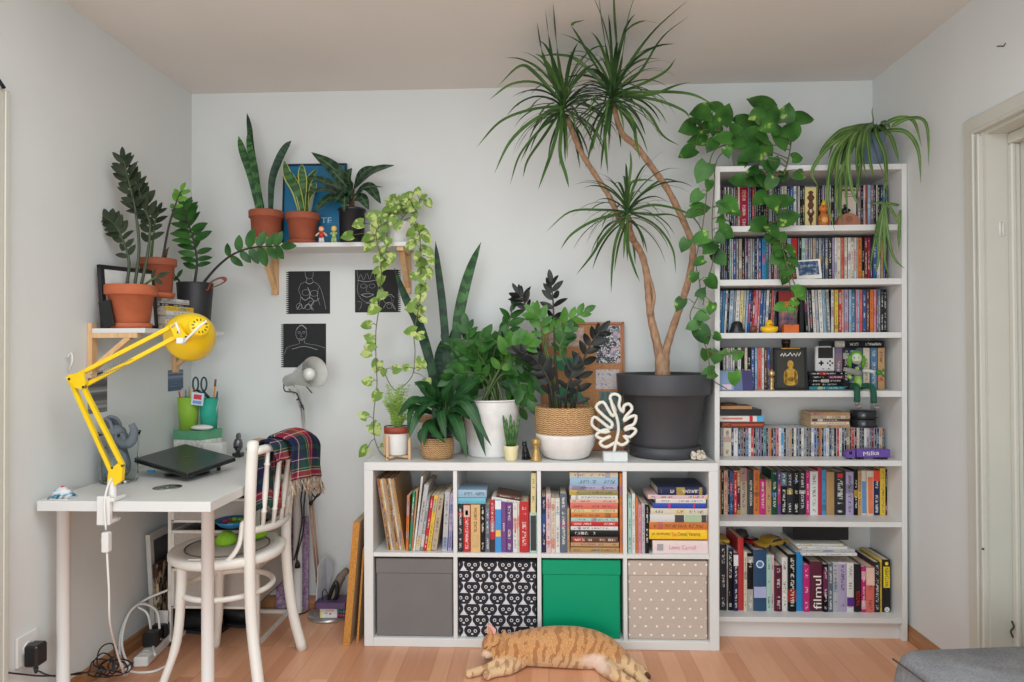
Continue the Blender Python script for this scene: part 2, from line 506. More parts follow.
bracket(sh, (-.535, -.002, WZ - .02), .185, .2, (0, -1, 0), .03)
bracket(sh, (.11, -.002, WZ - .02), .185, .2, (0, -1, 0), .03)

s2 = thing('wall_shelf', 'white shelf board on pine brackets over the desk, holding books and pots', 'shelf', (XL + .11, -.45, 1.29))
LZ = 1.325; LX1 = -.731
m = M(); m.box((XL + .019, -.752, LZ - .018), (LX1, -.125, LZ), .0015); obj('shelf_board', m, WHITE, s2)
bracket(s2, (XL + .002, -.738, LZ - .018), .19, .168, (1, 0, 0), .03)
m = M(); m.box((XL + .002, -.753, LZ - .02), (XL + .018, -.723, LZ + .02), .001); obj('bracket_end', m, PINE, s2)
bracket(s2, (XL + .002, -.16, LZ - .018), .185, .168, (1, 0, 0), .03)
# ================================================================ books, film cases, discs
PAL = {
 'white': (222, 220, 214), 'cream': (220, 208, 184), 'pale grey': (186, 186, 186), 'grey': (138, 140, 144), 'slate': (96, 106, 122), 'charcoal': (48, 49, 52),
 'black': (22, 22, 24), 'navy': (38, 44, 82), 'blue': (50, 92, 160), 'sky blue': (66, 150, 205), 'pale blue': (152, 184, 208), 'teal': (44, 128, 142),
 'mint': (170, 208, 194), 'green': (40, 140, 96), 'dark green': (24, 72, 54), 'olive': (150, 140, 86), 'yellow': (228, 190, 62), 'pale yellow': (222, 206, 142),
 'orange': (216, 120, 52), 'peach': (226, 176, 150), 'salmon': (226, 110, 96), 'red': (200, 46, 50), 'crimson': (182, 34, 62), 'dark red': (128, 40, 42),
 'maroon': (92, 32, 56), 'pink': (216, 140, 158), 'pale pink': (222, 188, 188), 'magenta': (198, 40, 116), 'purple': (110, 62, 132), 'lilac': (176, 162, 196),
 'mauve': (140, 112, 128), 'brown': (104, 66, 50), 'tan': (196, 152, 104), 'kraft': (182, 140, 86), 'beige': (186, 166, 140), 'steel blue': (84, 124, 158)}
def _mute(c, k=.08, d=.96):
    g = sum(c) / 3; return tuple((x + (g - x) * k) * d for x in c)
PAL = {k_: _mute(v_) for k_, v_ in PAL.items()}
_LT = {'black', 'charcoal', 'navy', 'blue', 'dark green', 'dark red', 'maroon', 'purple', 'brown', 'red', 'crimson', 'teal', 'slate', 'magenta', 'green', 'steel blue', 'mauve', 'grey'}
ACC = [(210, 60, 50), (60, 100, 170), (225, 190, 70), (60, 60, 64), (120, 160, 180), (235, 230, 220), (150, 60, 110)]
_SP = {}
def spine_mat(colname, lines=1.0, rough=.35):
    """printed spine: cover colour with two lengths of fine lettering and a small colour patch"""
    key = (colname, lines, rough)
    if key in _SP: return _SP[key]
    n = N('printed_spine'); base = srgb(PAL[colname]); ink = srgb(232, 228, 218) if colname in _LT else srgb(52, 50, 56)
    uv = n.t.nodes.new('ShaderNodeUVMap'); sep = n.t.nodes.new('ShaderNodeSeparateXYZ'); n.l(uv.outputs[0], sep.inputs[0])
    oi = n.t.nodes.new('ShaderNodeObjectInfo'); rnd = oi.outputs['Random']
    u, v = sep.outputs[0], sep.outputs[1]
    def vec(su, sv, off):
        c = n.t.nodes.new('ShaderNodeCombineXYZ'); n.l(n.math('MULTIPLY', u, su), c.inputs[0]); n.l(n.math('MULTIPLY', v, sv), c.inputs[1])
        n.l(n.math('MULTIPLY_ADD', rnd, 61.0, off), c.inputs[2]); return c.outputs[0]
    glyph = n.math('GREATER_THAN', n.noise(vec(3.2, 46 * lines, 0), 1, 1), .5)
    band = n.math('GREATER_THAN', n.noise(vec(0, 4.2, 9), 1, 1), .46)
    inu = n.math('LESS_THAN', n.math('ABSOLUTE', n.math('SUBTRACT', u, .5)), .21)
    inv = n.math('LESS_THAN', n.math('ABSOLUTE', n.math('SUBTRACT', v, .5)), .44)
    onsp = n.math('LESS_THAN', u, 1.5)
    f = n.math('MULTIPLY', n.math('MULTIPLY', glyph, band), n.math('MULTIPLY', inu, inv))
    patch = n.math('MULTIPLY', n.math('GREATER_THAN', n.noise(vec(0, 3.1, 23), 1, 0), .62), onsp)
    ac = n.ramp(n.math('FRACT', n.math('MULTIPLY', rnd, 17.3)), [(i / len(ACC), srgb(a)) for i, a in enumerate(ACC)], 'CONSTANT')
    c = n.mix(n.math('MULTIPLY', patch, .45), base, ac)
    n.col(n.mix(n.math('MULTIPLY', f, .62), c, ink))
    _SP[key] = n.set(rough, spec=.22); return _SP[key]
PAGES = mat((214, 204, 182), .8, var=.08, scale=160, name='paper_edges')
CASE = mat((34, 35, 38), .3, name='black_plastic')
CASEW = mat((196, 200, 206), .25, name='clear_plastic')

def frame(org, au, av, aw):
    """4x4 from local (u = thickness, v = length, w = depth) to the room"""
    au, av, aw, o = V(au), V(av), V(aw), V(org)
    return Matrix(((au.x, av.x, aw.x, o.x), (au.y, av.y, aw.y, o.y), (au.z, av.z, aw.z, o.z), (0, 0, 0, 1)))
def flip_fix(m):
    m.f = [f[::-1] for f in m.f]
def spine_faces(m, t, h, T, bulge=.0):
    us = (0, t * .5, t); vs = []; uv = []
    for v in (0, h):
        for u, b in zip(us, (0, -bulge, 0)):
            vs.append(T @ V((u, v, b))); uv.append((u / t, v / h))
    m.add(vs, [(0, 1, 4, 3), (1, 2, 5, 4)], bulge > 0, uvs=uv)
def book_cover(t, h, d, T, bulge=.0, c=.0016):
    m = M(); o = [(0, 0), (0, d), (c, d), (c, c), (t - c, c), (t - c, d), (t, d), (t, 0), (t * .5, -bulge)]
    n = len(o); vs = [T @ V((u, v, w)) for v in (0, h) for u, w in o]
    fs = [(i, n + i, n + (i + 1) % n, (i + 1) % n) for i in range(n - 2)]       # spine faces come separately
    fs += [(0, 1, 2, 3), (0, 3, 8), (3, 4, 8), (4, 7, 8), (4, 5, 6, 7)]
    fs += [tuple(n + i for i in f) for f in [(0, 1, 2, 3), (0, 3, 8), (3, 4, 8), (4, 7, 8), (4, 5, 6, 7)]]
    m.add(vs, fs, False, uvs=[(5, 5)] * len(vs)); spine_faces(m, t, h, T, bulge); return m
def book(t, h, d, T, color, label, group=None, name='book', lines=1.0, lift=None):
    c = .0022 if t > .022 else .0011
    m = book_cover(t, h, d, T, bulge=min(.004, t * .12), c=c)
    th = thing(name, label, 'book', base_of(m), group)
    obj('cover', m, spine_mat(color, lines), th)
    p = M(); e = .003 if t > .022 else .001
    p.box((c, e, c), (t - c, h - e, d - e), 0, T=T); obj('page_block', p, PAGES, th)
    return th
def slim_case(t, h, d, T, color, name, lines=1.0, body=None):
    m = M(); e = .0008
    m.box((0, 0, .0004), (t, h, d), e, T=T); m.uv = [(5, 5)] * len(m.v)
    m.m = 1
    us = (e, t - e)
    vs = [T @ V((u, v, 0)) for v in (e, h - e) for u in us]; m.add(vs, [(0, 1, 3, 2)], False, uvs=[(0, 0), (1, 0), (0, 1), (1, 1)])
    return obj(name, m, [body or CASE, spine_mat(color, lines)], loc=base_of(m))

ORD = 'first second third fourth fifth sixth seventh eighth ninth tenth eleventh twelfth thirteenth fourteenth fifteenth sixteenth seventeenth eighteenth nineteenth twentieth'.split()
def row_labels(objs, cols, noun, shelf, cat, group, e0='pot end', e1='door end'):
    """say which one: its colour, its place among its colour and what stands on both sides"""
    for i, (o, c) in enumerate(zip(objs, cols)):
        same = [j for j, q in enumerate(cols) if q == c]; k = same.index(i)
        a = cols[i - 1] if i else None; b = cols[i + 1] if i + 1 < len(cols) else None
        if len(same) == 1: l = f'only {c} {noun} on the {shelf}'
        elif k <= (len(same) - 1) / 2: l = f'{ORD[k]} {c} {noun} from the {e0} of the {shelf}'
        else: l = f'{ORD[len(same) - 1 - k]} {c} {noun} from the {e1} of the {shelf}'
        tail = (f', between {a} and {b}' if a != b else f', between two {a}') if a and b else f', beside {a or b}'
        if len((l + tail).split()) <= 16: l += tail
        o['label'] = l; o['category'] = cat; o['group'] = group

def parse(seg):
    """'60 mauve 80 black^215 95' -> [(60,'mauve',None,80), ...]; '-' leaves a gap, colours of two words use _"""
    t = seg.split(); out = []
    for i in range(0, len(t) - 2, 2):
        c, _, top = t[i + 1].partition('^')
        if c != '-': out.append((float(t[i]), c.replace('_', ' '), float(top) if top else None, float(t[i + 2])))
    return out
def shelf_row(segs, yf, z0, height, depth, name, noun, shelf, cat, group, ymid, kind='case', lean=0, body=None, lines=1.0, lab=True, jit=.0, yj=.006):
    os_, cs = [], []
    for ox, sc, s, ln in segs:
        for x0, c, top, x1 in parse(s):
            rk = .009 * (z0 + .08 - 1.01); a = max(at(ox + x0 / sc, ymid, yf).x + .0003 - rk, BI0 + .0005); b = min(at(ox + x1 / sc, ymid, yf).x - .0003 - rk, BI1 - .0006)
            if b - a < .004: continue
            h = height if top is None else at(0, top, yf).z - z0
            if jit: h += R.uniform(-jit, jit)
            y = yf + R.uniform(0, yj)
            T = frame((0, 0, 0), (1, 0, 0), (0, 0, 1), (0, 1, 0))
            t = b - a
            if ln:
                T = Matrix.Rotation(ln, 4, 'Y') @ T; t = t * math.cos(ln)
                dz = t * math.sin(ln) if ln > 0 else 0
                if ln < 0: dz = 0
                T = Matrix.Translation(V((a, y, z0 + abs(dz) + (0 if ln > 0 else 0)))) @ T
                lo = min((T @ V((u, 0, 0))).z for u in (0, t)); T = Matrix.Translation(V((0, 0, z0 + .0002 - lo))) @ T
            else: T = Matrix.Translation(V((a, y, z0 + .0002))) @ T
            if kind == 'case': o = slim_case(t, h, depth, T, c, name, lines, body)
            else: o = book(t, h, depth + R.uniform(-.01, .0), T, c, '', name=name, lines=lines)
            os_.append(o); cs.append(c)
    if lab: row_labels(os_, cs, noun, shelf, cat, group)
    return os_, cs

# ---- film cases on the three upper shelves of the bookcase
DV = .19
RACK[0] = True
shelf_row([(714, 10.49, '62 mauve 78 black 93 purple 108 white 126 charcoal 141 white 160 slate 184 navy 205 grey 226 dark_red 246 cream 272 crimson 357 pale_grey 370 blue 396 red 424 grey 441 black 470 charcoal 496 black 521 navy 546 brown 571 pale_grey 592 white 613 slate 637 navy 662 charcoal 690 grey 712 white 736 cream 764 navy 800 blue 834 white 866 grey 882 white 900 black 928 charcoal 952', 0),
           (800, 10.24, '166 olive 188 charcoal 214 black 230 lilac 252 grey 278 slate 302 white 322 charcoal 352 grey 380 cream 396 - 560 navy 590 mauve 630 black 650 white 666 salmon 690 pale_blue 724 mauve 760 charcoal 780 white 796 black 822 navy 850 teal 880 charcoal 908', 0)],
          -.2, BS[0][0], DV, .136, 'film_case', 'film case', 'top shelf', 'film case', 'film cases on the top shelf', 205)
shelf_row([(714, 10.67, '57 charcoal 82 slate 106 grey 121 black 145 charcoal 166 mint 190 white 206 blue 240 grey 266 beige 300 black 330 lilac 346 charcoal 362 grey 392 pale_grey 411 grey 438 navy 461 white 476 blue 510 sky_blue 554 teal 582 lilac 611 brown 640 pale_pink 672 peach 700 tan 730 brown 780 pale_blue 826 red 896 grey 911 black 936 mint 976 lilac 1006', 0),
           (800, 10.24, '90 grey 112 pale_grey 130 beige 164 slate 192 grey 220 slate 238 steel_blue 256 slate 290 charcoal 330 lilac 354 white 380 cream 420 salmon 454 cream 488 white 522 cream 556 white 578 pale_grey 596 orange 640 black 664 dark_red 696 crimson 724 navy 746 blue 790 white 830 tan 860 blue 880 black 897', 0)],
          -.2, BS[1][0], DV, .136, 'film_case', 'film case', 'second shelf', 'film case', 'film cases on the second shelf', 262)
shelf_row([(714, 10.67, '42 steel_blue 78 sky_blue 104 white 130 black 150 pale_blue 194 grey 219 white 262 pale_yellow 300 pale_grey 326 pale_blue 352 blue 380 navy 400 red 424 pink 456 salmon 478 blue 512 steel_blue 540 white 572 charcoal 598 salmon 622 mauve 640', .05),
           (800, 10.24, '60 charcoal 90 grey 112 charcoal 140 white 172 pale_grey 202 white 244 pale_blue 270 mint 282 grey 318', -.05),
           (800, 10.24, '322 white 352 yellow 394 red 430 peach 456 lilac 500 pale_blue 530 steel_blue 568 pink 590 pale_blue 612 salmon 646 blue 684 brown 716 orange 756 pink 786 slate 806 grey 830 charcoal 862 black 894', 0)],
          -.2, BS[2][0], DV, .136, 'film_case', 'film case', 'third shelf', 'film case', 'film cases on the third shelf', 315)
# ---- fourth shelf: two groups of cases
shelf_row([(714, 5.24, '46 grey 64 white 76 pale_grey 88 white 99 white 110 black 124 white 144 black 160 cream 176 black 194 blue 214 pale_blue 229 salmon 249 white 264 brown 279 blue 296', 0)],
          -.2, BS[3][0], DV - .004, .136, 'film_case', 'film case', 'fourth shelf', 'film case', 'film cases on the fourth shelf', 370)
shelf_row([(800, 5.25, '186 mauve 226 charcoal 262 navy 298 slate 334 cream 370 steel_blue 408 tan 446', 0)],
          -.2, BS[3][0], .183, .136, 'game_case', 'game case', 'fourth shelf', 'game case', 'game cases behind the green-haired doll', 370)
# ---- music discs: closely packed jewel cases
cd = []
_cdc = 'black grey cream navy white charcoal brown black blue white red black slate purple black teal black orange charcoal black red white sky_blue black grey tan black white slate black white grey black charcoal white blue black orange black pale_blue white navy grey black red white charcoal black olive brown red black cream navy black white mauve slate dark_red charcoal navy tan black pale_grey brown blue navy sky_blue'.split()
_x = 62.0; _s = '62 '
_ws = [12.2] * len(_cdc)
for i, c in enumerate(_cdc):
    wdt = {0: 14, 2: 38, 3: 12, 4: 20, 5: 14}.get(i, 12.0)
    if _x + wdt > 864: break
    _x += wdt; _s += f'{c} {_x:.1f} '
shelf_row([(705, 4.763, _s.strip(), 0)], -.185, BS[4][0], .125, .142, 'disc_case', 'disc case', 'disc shelf', 'disc case', 'music discs on the fifth shelf', 440, body=CASEW, lines=.7)
# ---- sixth shelf
def cy(y): return 455 + y / 9.74
S6 = [(715, 9.74, f'42 tan^{cy(120)} 62 black^{cy(125)} 86 peach^{cy(130)} 124 charcoal^{cy(130)} 146 blue^{cy(135)} 170 navy^{cy(130)} 184 red^{cy(132)} 214 maroon^{cy(130)} 248 beige^{cy(110)} 314 black^{cy(132)} 378 orange^{cy(125)} 437 magenta^{cy(215)} 497 tan^{cy(212)} 549 dark_green^{cy(125)} 612 purple^{cy(130)} 642 black^{cy(130)} 704 charcoal^{cy(130)} 762 black^{cy(130)} 824 charcoal^{cy(130)} 886 magenta^{cy(130)} 922', 0),
      (800, 9.74, f'97 white^{cy(135)} 174 crimson^{cy(105)} 214 sky_blue^{cy(125)} 258 kraft^{cy(140)} 334 charcoal^{cy(140)} 450 lilac^{cy(140)} 527 black^{cy(118)} 566 tan^{cy(130)} 602 pale_blue^{cy(128)} 652 salmon^{cy(128)} 718 navy^{cy(122)} 780 yellow^{cy(105)} 832 black^{cy(115)} 877', 0)]
b6, c6 = shelf_row(S6, -.172, BS[5][0], .2, .135, 'book', 'book', 'sixth shelf', 'book', 'books on the sixth shelf', 490, kind='book', lines=.8)
# ---- bottom shelf
def cz(y): return 515 + y / 6.5
S7 = [(715, 6.5, f'34 charcoal^{cz(160)} 76 pale_grey^{cz(165)} 84 black^{cz(180)} 121 navy^{cz(210)} 151 red^{cz(120)} 188 cream^{cz(200)} 208 black^{cz(210)} 248 teal^{cz(190)} 336 mint^{cz(220)} 366 pale_pink^{cz(225)} 388 maroon^{cz(285)} 436 white^{cz(235)} 474 black^{cz(215)} 528 sky_blue^{cz(205)} 574 magenta^{cz(280)} 615', 0),
      (795, 6.49, f'100 maroon^{cz(262)} 182 black^{cz(275)} 214 slate^{cz(270)} 246 pale_grey^{cz(262)} 284 lilac^{cz(262)} 338 white^{cz(265)} 382 black^{cz(275)} 432 magenta^{cz(288)} 460 salmon^{cz(288)} 514 charcoal^{cz(260)} 554 yellow^{cz(245)} 570 black^{cz(245)} 622', 0)]
b7, c7 = shelf_row(S7, -.222, BS[6][0], .2, .185, 'book', 'book', 'bottom shelf', 'book', 'books on the bottom shelf', 575, kind='book', lines=.8, yj=.012)

RACK[0] = False
# ---- lettering as raised print
def lettering(parent, text, c, au, av, w, h, material, name='lettering', d=.0003):
    cu = bpy.data.curves.new('print', 'FONT'); cu.body = text; cu.align_x = 'CENTER'; cu.align_y = 'CENTER'
    ob = bpy.data.objects.new('print', cu); COL.objects.link(ob); bpy.context.view_layer.update()
    me = bpy.data.meshes.new_from_object(ob.evaluated_get(bpy.context.evaluated_depsgraph_get()))
    vs = [v.co.copy() for v in me.vertices]; fs = [tuple(p.vertices) for p in me.polygons]
    bpy.data.objects.remove(ob); bpy.data.curves.remove(cu); bpy.data.meshes.remove(me)
    x0 = min(v.x for v in vs); x1 = max(v.x for v in vs); y0 = min(v.y for v in vs); y1 = max(v.y for v in vs)
    au, av = V(au).normalized(), V(av).normalized(); aw = au.cross(av)
    m = M(); m.add([V(c) + au * ((v.x - (x0 + x1) / 2) / (x1 - x0) * w) + av * ((v.y - (y0 + y1) / 2) / (y1 - y0) * h) + aw * d for v in vs], fs, False)
    return obj(name, m, material, parent)
INKW = mat((236, 232, 222), .5, name='white_print'); INKK = mat((36, 34, 34), .5, name='black_print'); INKR = mat((206, 44, 40), .5, name='red_print'); INKY = mat((236, 210, 40), .5, name='yellow_print')
INKP = mat((214, 130, 140), .5, name='pink_print'); INKB = mat((40, 70, 170), .5, name='blue_print')
def spine_text(o, text, u, v0, v1, wfrac, ink, up=True, yy=.0055):
    """lettering along an upright book's spine (reads upwards); v0..v1 fractions of its height"""
    bb = [o.matrix_world @ V(c) for ch in ([o] + list(o.children)) if ch.type == 'MESH' for c in [V(ROOTLOC[o.name]) + V(q) for q in ch.bound_box]]
    bb = [V(ROOTLOC[o.name]) + V(q) for ch in ([o] + list(o.children)) if ch.type == 'MESH' for q in ch.bound_box]
    x0 = min(p.x for p in bb); x1 = max(p.x for p in bb); z0 = min(p.z for p in bb); z1 = max(p.z for p in bb); y0 = min(p.y for p in bb)
    c = V(((x0 + x1) / 2 + (x1 - x0) * u, y0 - .0005, z0 + (z1 - z0) * (v0 + v1) / 2))
    a = (0, 0, 1) if up else (0, 0, -1); b = (-1, 0, 0) if up else (1, 0, 0)
    return lettering(o, text, c, a, b, (z1 - z0) * (v1 - v0), (x1 - x0) * wfrac, ink)
def plain(o, color):
    """a spine without scattered print"""
    for ch in o.children:
        if ch.name.startswith('cover'): ch.data.materials[0] = mat(PAL[color] if isinstance(color, str) else color, .4, var=.03, name='cover_stock')
def spine_block(o, v0, v1, material, name='spine_panel', inset=.06, u0=None, u1=None):
    bb = [V(ROOTLOC[o.name]) + V(q) for ch in o.children if ch.type == 'MESH' and ch.name.startswith('cover') for q in ch.bound_box]
    x0 = min(p.x for p in bb); x1 = max(p.x for p in bb); z0 = min(p.z for p in bb); z1 = max(p.z for p in bb); y0 = min(p.y for p in bb)
    w = x1 - x0; m = M(); m.box((x0 + w * inset, y0 - .0004, z0 + (z1 - z0) * v0), (x1 - w * inset, y0 + .003, z0 + (z1 - z0) * v1)); return obj(name, m, material, o)
def find(bs, cs, color, k=0): return bs[[i for i, c in enumerate(cs) if c == color][k]]
o = find(b6, c6, 'black', 1); plain(o, 'charcoal'); spine_text(o, 'WOODY ALLEN', .05, .2, .78, .34, INKW)
o = find(b6, c6, 'charcoal', 3); spine_block(o, .87, .96, INKR, inset=.28)
o = find(b6, c6, 'crimson'); plain(o, 'crimson'); o = find(b6, c6, 'kraft'); plain(o, 'kraft')
o = find(b6, c6, 'salmon'); spine_block(o, .04, .86, mat((220, 116, 78), .45), inset=.18); plain(o, 'cream')
o = find(b6, c6, 'pale blue'); spine_block(o, .04, .76, mat((92, 138, 190), .45), inset=.16); plain(o, 'cream')
o = find(b6, c6, 'navy', 1); spine_block(o, .76, .99, mat((222, 70, 40), .45), inset=.04)
o = find(b7, c7, 'maroon', 1); plain(o, 'maroon'); spine_text(o, 'filmul', .05, .05, .72, .62, INKW)
o = find(b7, c7, 'black', 4); plain(o, 'black'); spine_text(o, 'TATOS', .05, .13, .44, .42, INKR)
o = find(b7, c7, 'salmon'); spine_block(o, .6, .985, mat((226, 190, 172), .5), inset=.03)
o = find(b7, c7, 'white', 1); spine_block(o, .12, .3, mat((84, 40, 130), .5), inset=.03)
o = find(b7, c7, 'black', 5) if c7.count('black') > 5 else b7[-1]
o = b7[-1]; plain(o, 'black'); spine_block(o, .47, .87, INKY, inset=.14); spine_text(o, 'WATCHMEN', 0, .49, .85, .45, INKK)
def spine_disc(o, v, r, material, name):
    bb = [V(ROOTLOC[o.name]) + V(q) for ch in o.children if ch.name.startswith('cover') for q in ch.bound_box]
    x = sum(p.x for p in bb) / 8; z0 = min(p.z for p in bb); z1 = max(p.z for p in bb); y0 = min(p.y for p in bb)
    m = M(); m.disc((x, y0 - .0006, z0 + (z1 - z0) * v), r, 20, (0, -1, 0)); return obj(name, m, material, o), V((x, y0 - .0012, z0 + (z1 - z0) * v))
spine_disc(o, .93, .0075, INKY, 'yellow_dot')
_, p = spine_disc(o, .055, .011, INKW, 'emblem'); lettering(o, 'DC', p, (1, 0, 0), (0, 0, 1), .013, .009, INKK)
o = find(b7, c7, 'teal'); plain(o, (38, 72, 104)); _, p = spine_disc(o, .77, .017, mat((214, 224, 232), .5), 'round_emblem'); spine_block(o, .22, .4, mat((170, 176, 210), .5), inset=.06)
m = M(); m.disc(p, .012, 16, (0, -1, 0)); obj('emblem_centre', m, mat((70, 120, 180), .5), o)
o = find(b7, c7, 'navy'); spine_block(o, .78, .97, mat((226, 228, 230), .5), inset=.05)
o = find(b7, c7, 'red'); plain(o, 'red')
o = find(b7, c7, 'sky blue'); plain(o, (30, 130, 190))
# the tall red album stands slightly proud of the row; true to its colour on both covers
for sfx, bs, cs in (('sixth shelf', b6, c6), ('bottom shelf', b7, c7)): row_labels(bs, cs, 'book', sfx, 'book', f'books on the {sfx}')

# ================================================================ the four book cells of the cube shelf
KY = -.382
def upright(ox, oy, sc, xb0, xb1, yb, xt0, yt, color, label, group, name='book', z0=KZ0, yf=KY, depth=.14, lines=1.0, ang=None, h=None):
    a = at(ox + xb0 / sc, oy + yb / sc, yf); b = at(ox + xb1 / sc, oy + yb / sc, yf); t_ = at(ox + xt0 / sc, oy + yt / sc, yf)
    if ang is None: ang = math.atan2(t_.x - a.x, t_.z - max(a.z, z0))
    if abs(ang) < .012: ang = 0
    for lo_, hi_ in KX:
        if lo_ < (a.x + b.x) / 2 < hi_: a.x = max(a.x, lo_ + .0006); b.x = min(b.x, hi_ - .0006)
    h = h or (math.hypot(t_.x - a.x, t_.z - z0) if ang else t_.z - z0)
    t = (b.x - a.x) * math.cos(ang) - .0004
    T = Matrix.Rotation(ang, 4, 'Y') @ frame((0, 0, 0), (1, 0, 0), (0, 0, 1), (0, 1, 0))
    lo = min((T @ V((u, 0, 0))).z for u in (0, t))
    T = Matrix.Translation(V((a.x, yf, z0 + .0003 - lo))) @ T
    return book(t, h, depth, T, color, label, group, name, lines)
def flat(ox, oy, sc, x0, x1, y0, y1, color, label, group, name='book', yf=KY, depth=.14, zbase=None, lines=1.0, rot=0):
    """lying book, spine to the viewer"""
    a = at(ox + x0 / sc, oy + y1 / sc, yf); b = at(ox + x1 / sc, oy + y0 / sc, yf)
    z = a.z if zbase is None else zbase
    for lo_, hi_ in KX:
        if lo_ < (a.x + b.x) / 2 < hi_: a.x = max(a.x, lo_ + .0006); b.x = min(b.x, hi_ - .0006)
    b.z = min(b.z, .7325)
    T = frame((a.x, yf, z), (0, 0, 1), (1, 0, 0), (0, 1, 0))
    if rot: T = Matrix.Translation(V((a.x, yf, z))) @ Matrix.Rotation(rot, 4, 'Z') @ Matrix.Translation(V((-a.x, -yf, -z))) @ T
    o = book(b.z - a.z - .0002, b.x - a.x, depth, T, color, label, group, name, lines); o['top'] = b.z
    return o
# cell one: records and thin picture books
G1 = 'vinyl records leaning in the first cell'
for i in range(13):
    xb = 150 + i * 10.2
    o = upright(368, 465, 7.58, xb, xb + 9.7, 652, xb - 88, 104, ['kraft', 'tan', 'beige', 'cream', 'kraft', 'brown'][i * 5 % 6], '', G1, 'record_sleeve', yf=-.366 + (i * 7 % 4) * .0002, depth=.305, lines=.8, ang=-.155, h=.307 - (i * 5 % 4) * .0015)
    o['category'] = 'record'
    o['label'] = (['outermost leaning record sleeve against the white side of the first cell'] + [f'{ORD[j]} leaning record sleeve in the first cell counted from the white side panel' for j in range(1, 12)] + ['innermost leaning record sleeve beside the orange picture book, its printed cover showing'])[i]
G2 = 'picture books leaning in the first cell'
for xb0, xb1, yb, xt0, yt, c, l in (
    (286, 306, 652, 296, 232, 'orange', 'slim orange picture book leaning beside the vinyl records'),
    (308, 326, 652, 340, 205, 'green', 'green-spined picture book leaning beside the orange one'),
    (328, 340, 652, 366, 188, 'tan', 'thin tan book squeezed between green and white picture books'),
    (342, 356, 652, 404, 88, 'white', 'tallest thin white book leaning in the record cell'),
    (358, 392, 652, 428, 152, 'pale grey', 'thick pale book leaning behind the tallest white one'),
    (394, 418, 652, 448, 240, 'grey', 'grey magazine leaning against the red-spined one'),
    (420, 443, 652, 478, 236, 'red', 'red-spined book leaning beside the yellow-spined one in the record cell'),
    (444, 474, 652, 504, 232, 'yellow', 'yellow-spined book leaning in the record cell'),
    (478, 520, 652, 536, 228, 'beige', 'grey-beige thick book leaning behind the yellow-spined one'),
    (562, 600, 652, 584, 205, 'pale grey', 'pale grey book with dotted lettering nearly upright in the record cell'),
    (606, 634, 652, 624, 215, 'lilac', 'pale lilac book touching the first divider of the record cell')):
    upright(368, 465, 7.58, xb0, xb1, yb, xt0, yt, c, l, G2, yf=-.378 + R.uniform(0, .006), depth=.235 if yt < 200 else .2)
# cell two
G = 'books standing in the second cell'
def ctwo(x0, x1, top, c, l, **k): return upright(452, 465, 7.58, x0, x1, 652, x0, top, c, l, G, depth=.13, **k)
ctwo(45, 84, 303, 'charcoal', 'dark grey paperback first in the row of the second cell')
o = ctwo(87, 140, 300, 'red', 'red book with a pale face printed high on its spine'); spine_block(o, .74, .985, mat((206, 178, 160), .5), inset=.05); spine_block(o, .78, .88, mat((150, 96, 80), .6), name='printed_face', inset=.3)
o = ctwo(143, 215, 300, 'tan', 'tan hardback lettered with a whale story title'); plain(o, (214, 172, 112)); spine_text(o, 'MOBY DICK', 0, .42, .93, .3, mat((74, 46, 34), .6), up=False); spine_block(o, .1, .36, mat((196, 168, 116), .5), inset=.25)
ctwo(218, 251, 300, 'black', 'black book with bright scattered lettering beside the tan hardback', lines=.5)
ctwo(254, 288, 300, 'slate', 'slate blue paperback with vertical lettering in the second cell')
o = ctwo(291, 325, 264, 'red', 'slim red book with a black foot to its spine'); spine_block(o, .0, .24, mat((34, 32, 36), .5), inset=.02)
o = ctwo(327, 376, 264, 'sky blue', 'sky blue book with a yellow splash on its spine'); plain(o, (58, 140, 205)); spine_block(o, .3, .42, mat((238, 190, 70), .5), inset=.12); spine_block(o, .82, .99, mat((222, 226, 226), .5), inset=.03)
o = ctwo(378, 410, 280, 'purple', 'slim purple book beside the sky blue one'); plain(o, 'purple'); spine_text(o, 'EGO', 0, .42, .58, .4, INKW, up=False)
ctwo(412, 460, 284, 'purple', 'thicker purple book with blue lettering on its spine')
o = ctwo(463, 499, 290, 'white', 'white paperback with one red spot on its spine'); spine_disc(o, .44, .0035, INKR, 'red_spot')
ctwo(501, 512, 285, 'cream', 'very thin cream booklet beside the thick red book')
o = ctwo(514, 583, 278, 'red', 'thickest red book in the second cell'); 
o = ctwo(590, 650, 362, 'mint', 'short pale green book with a black label on its spine'); spine_block(o, .05, .93, mat((44, 44, 46), .5), inset=.12)
g = 'books lying on the upright ones in the second cell'
ztop = at(500, 465 + 296 / 7.58, KY).z
o = flat(452, 465, 7.58, 46, 255, 248, 292, 'teal', 'lower of two blue books lying on the dark grey paperback', g, depth=.13, zbase=ztop)
for ch in o.children:
    if ch.name.startswith('cover'): ch.data.materials[0] = mat((96, 172, 190), .4, name='cover_stock')
o = flat(452, 465, 7.58, 44, 262, 184, 242, 'pale blue', 'upper of two blue books lying over the row, tan pages showing', g, depth=.13, zbase=o['top'] + .0005)
for ch in o.children:
    if ch.name.startswith('cover'): ch.data.materials[0] = spine_mat('pale blue')
tb = at(490, 465 + 290 / 7.58, KY)
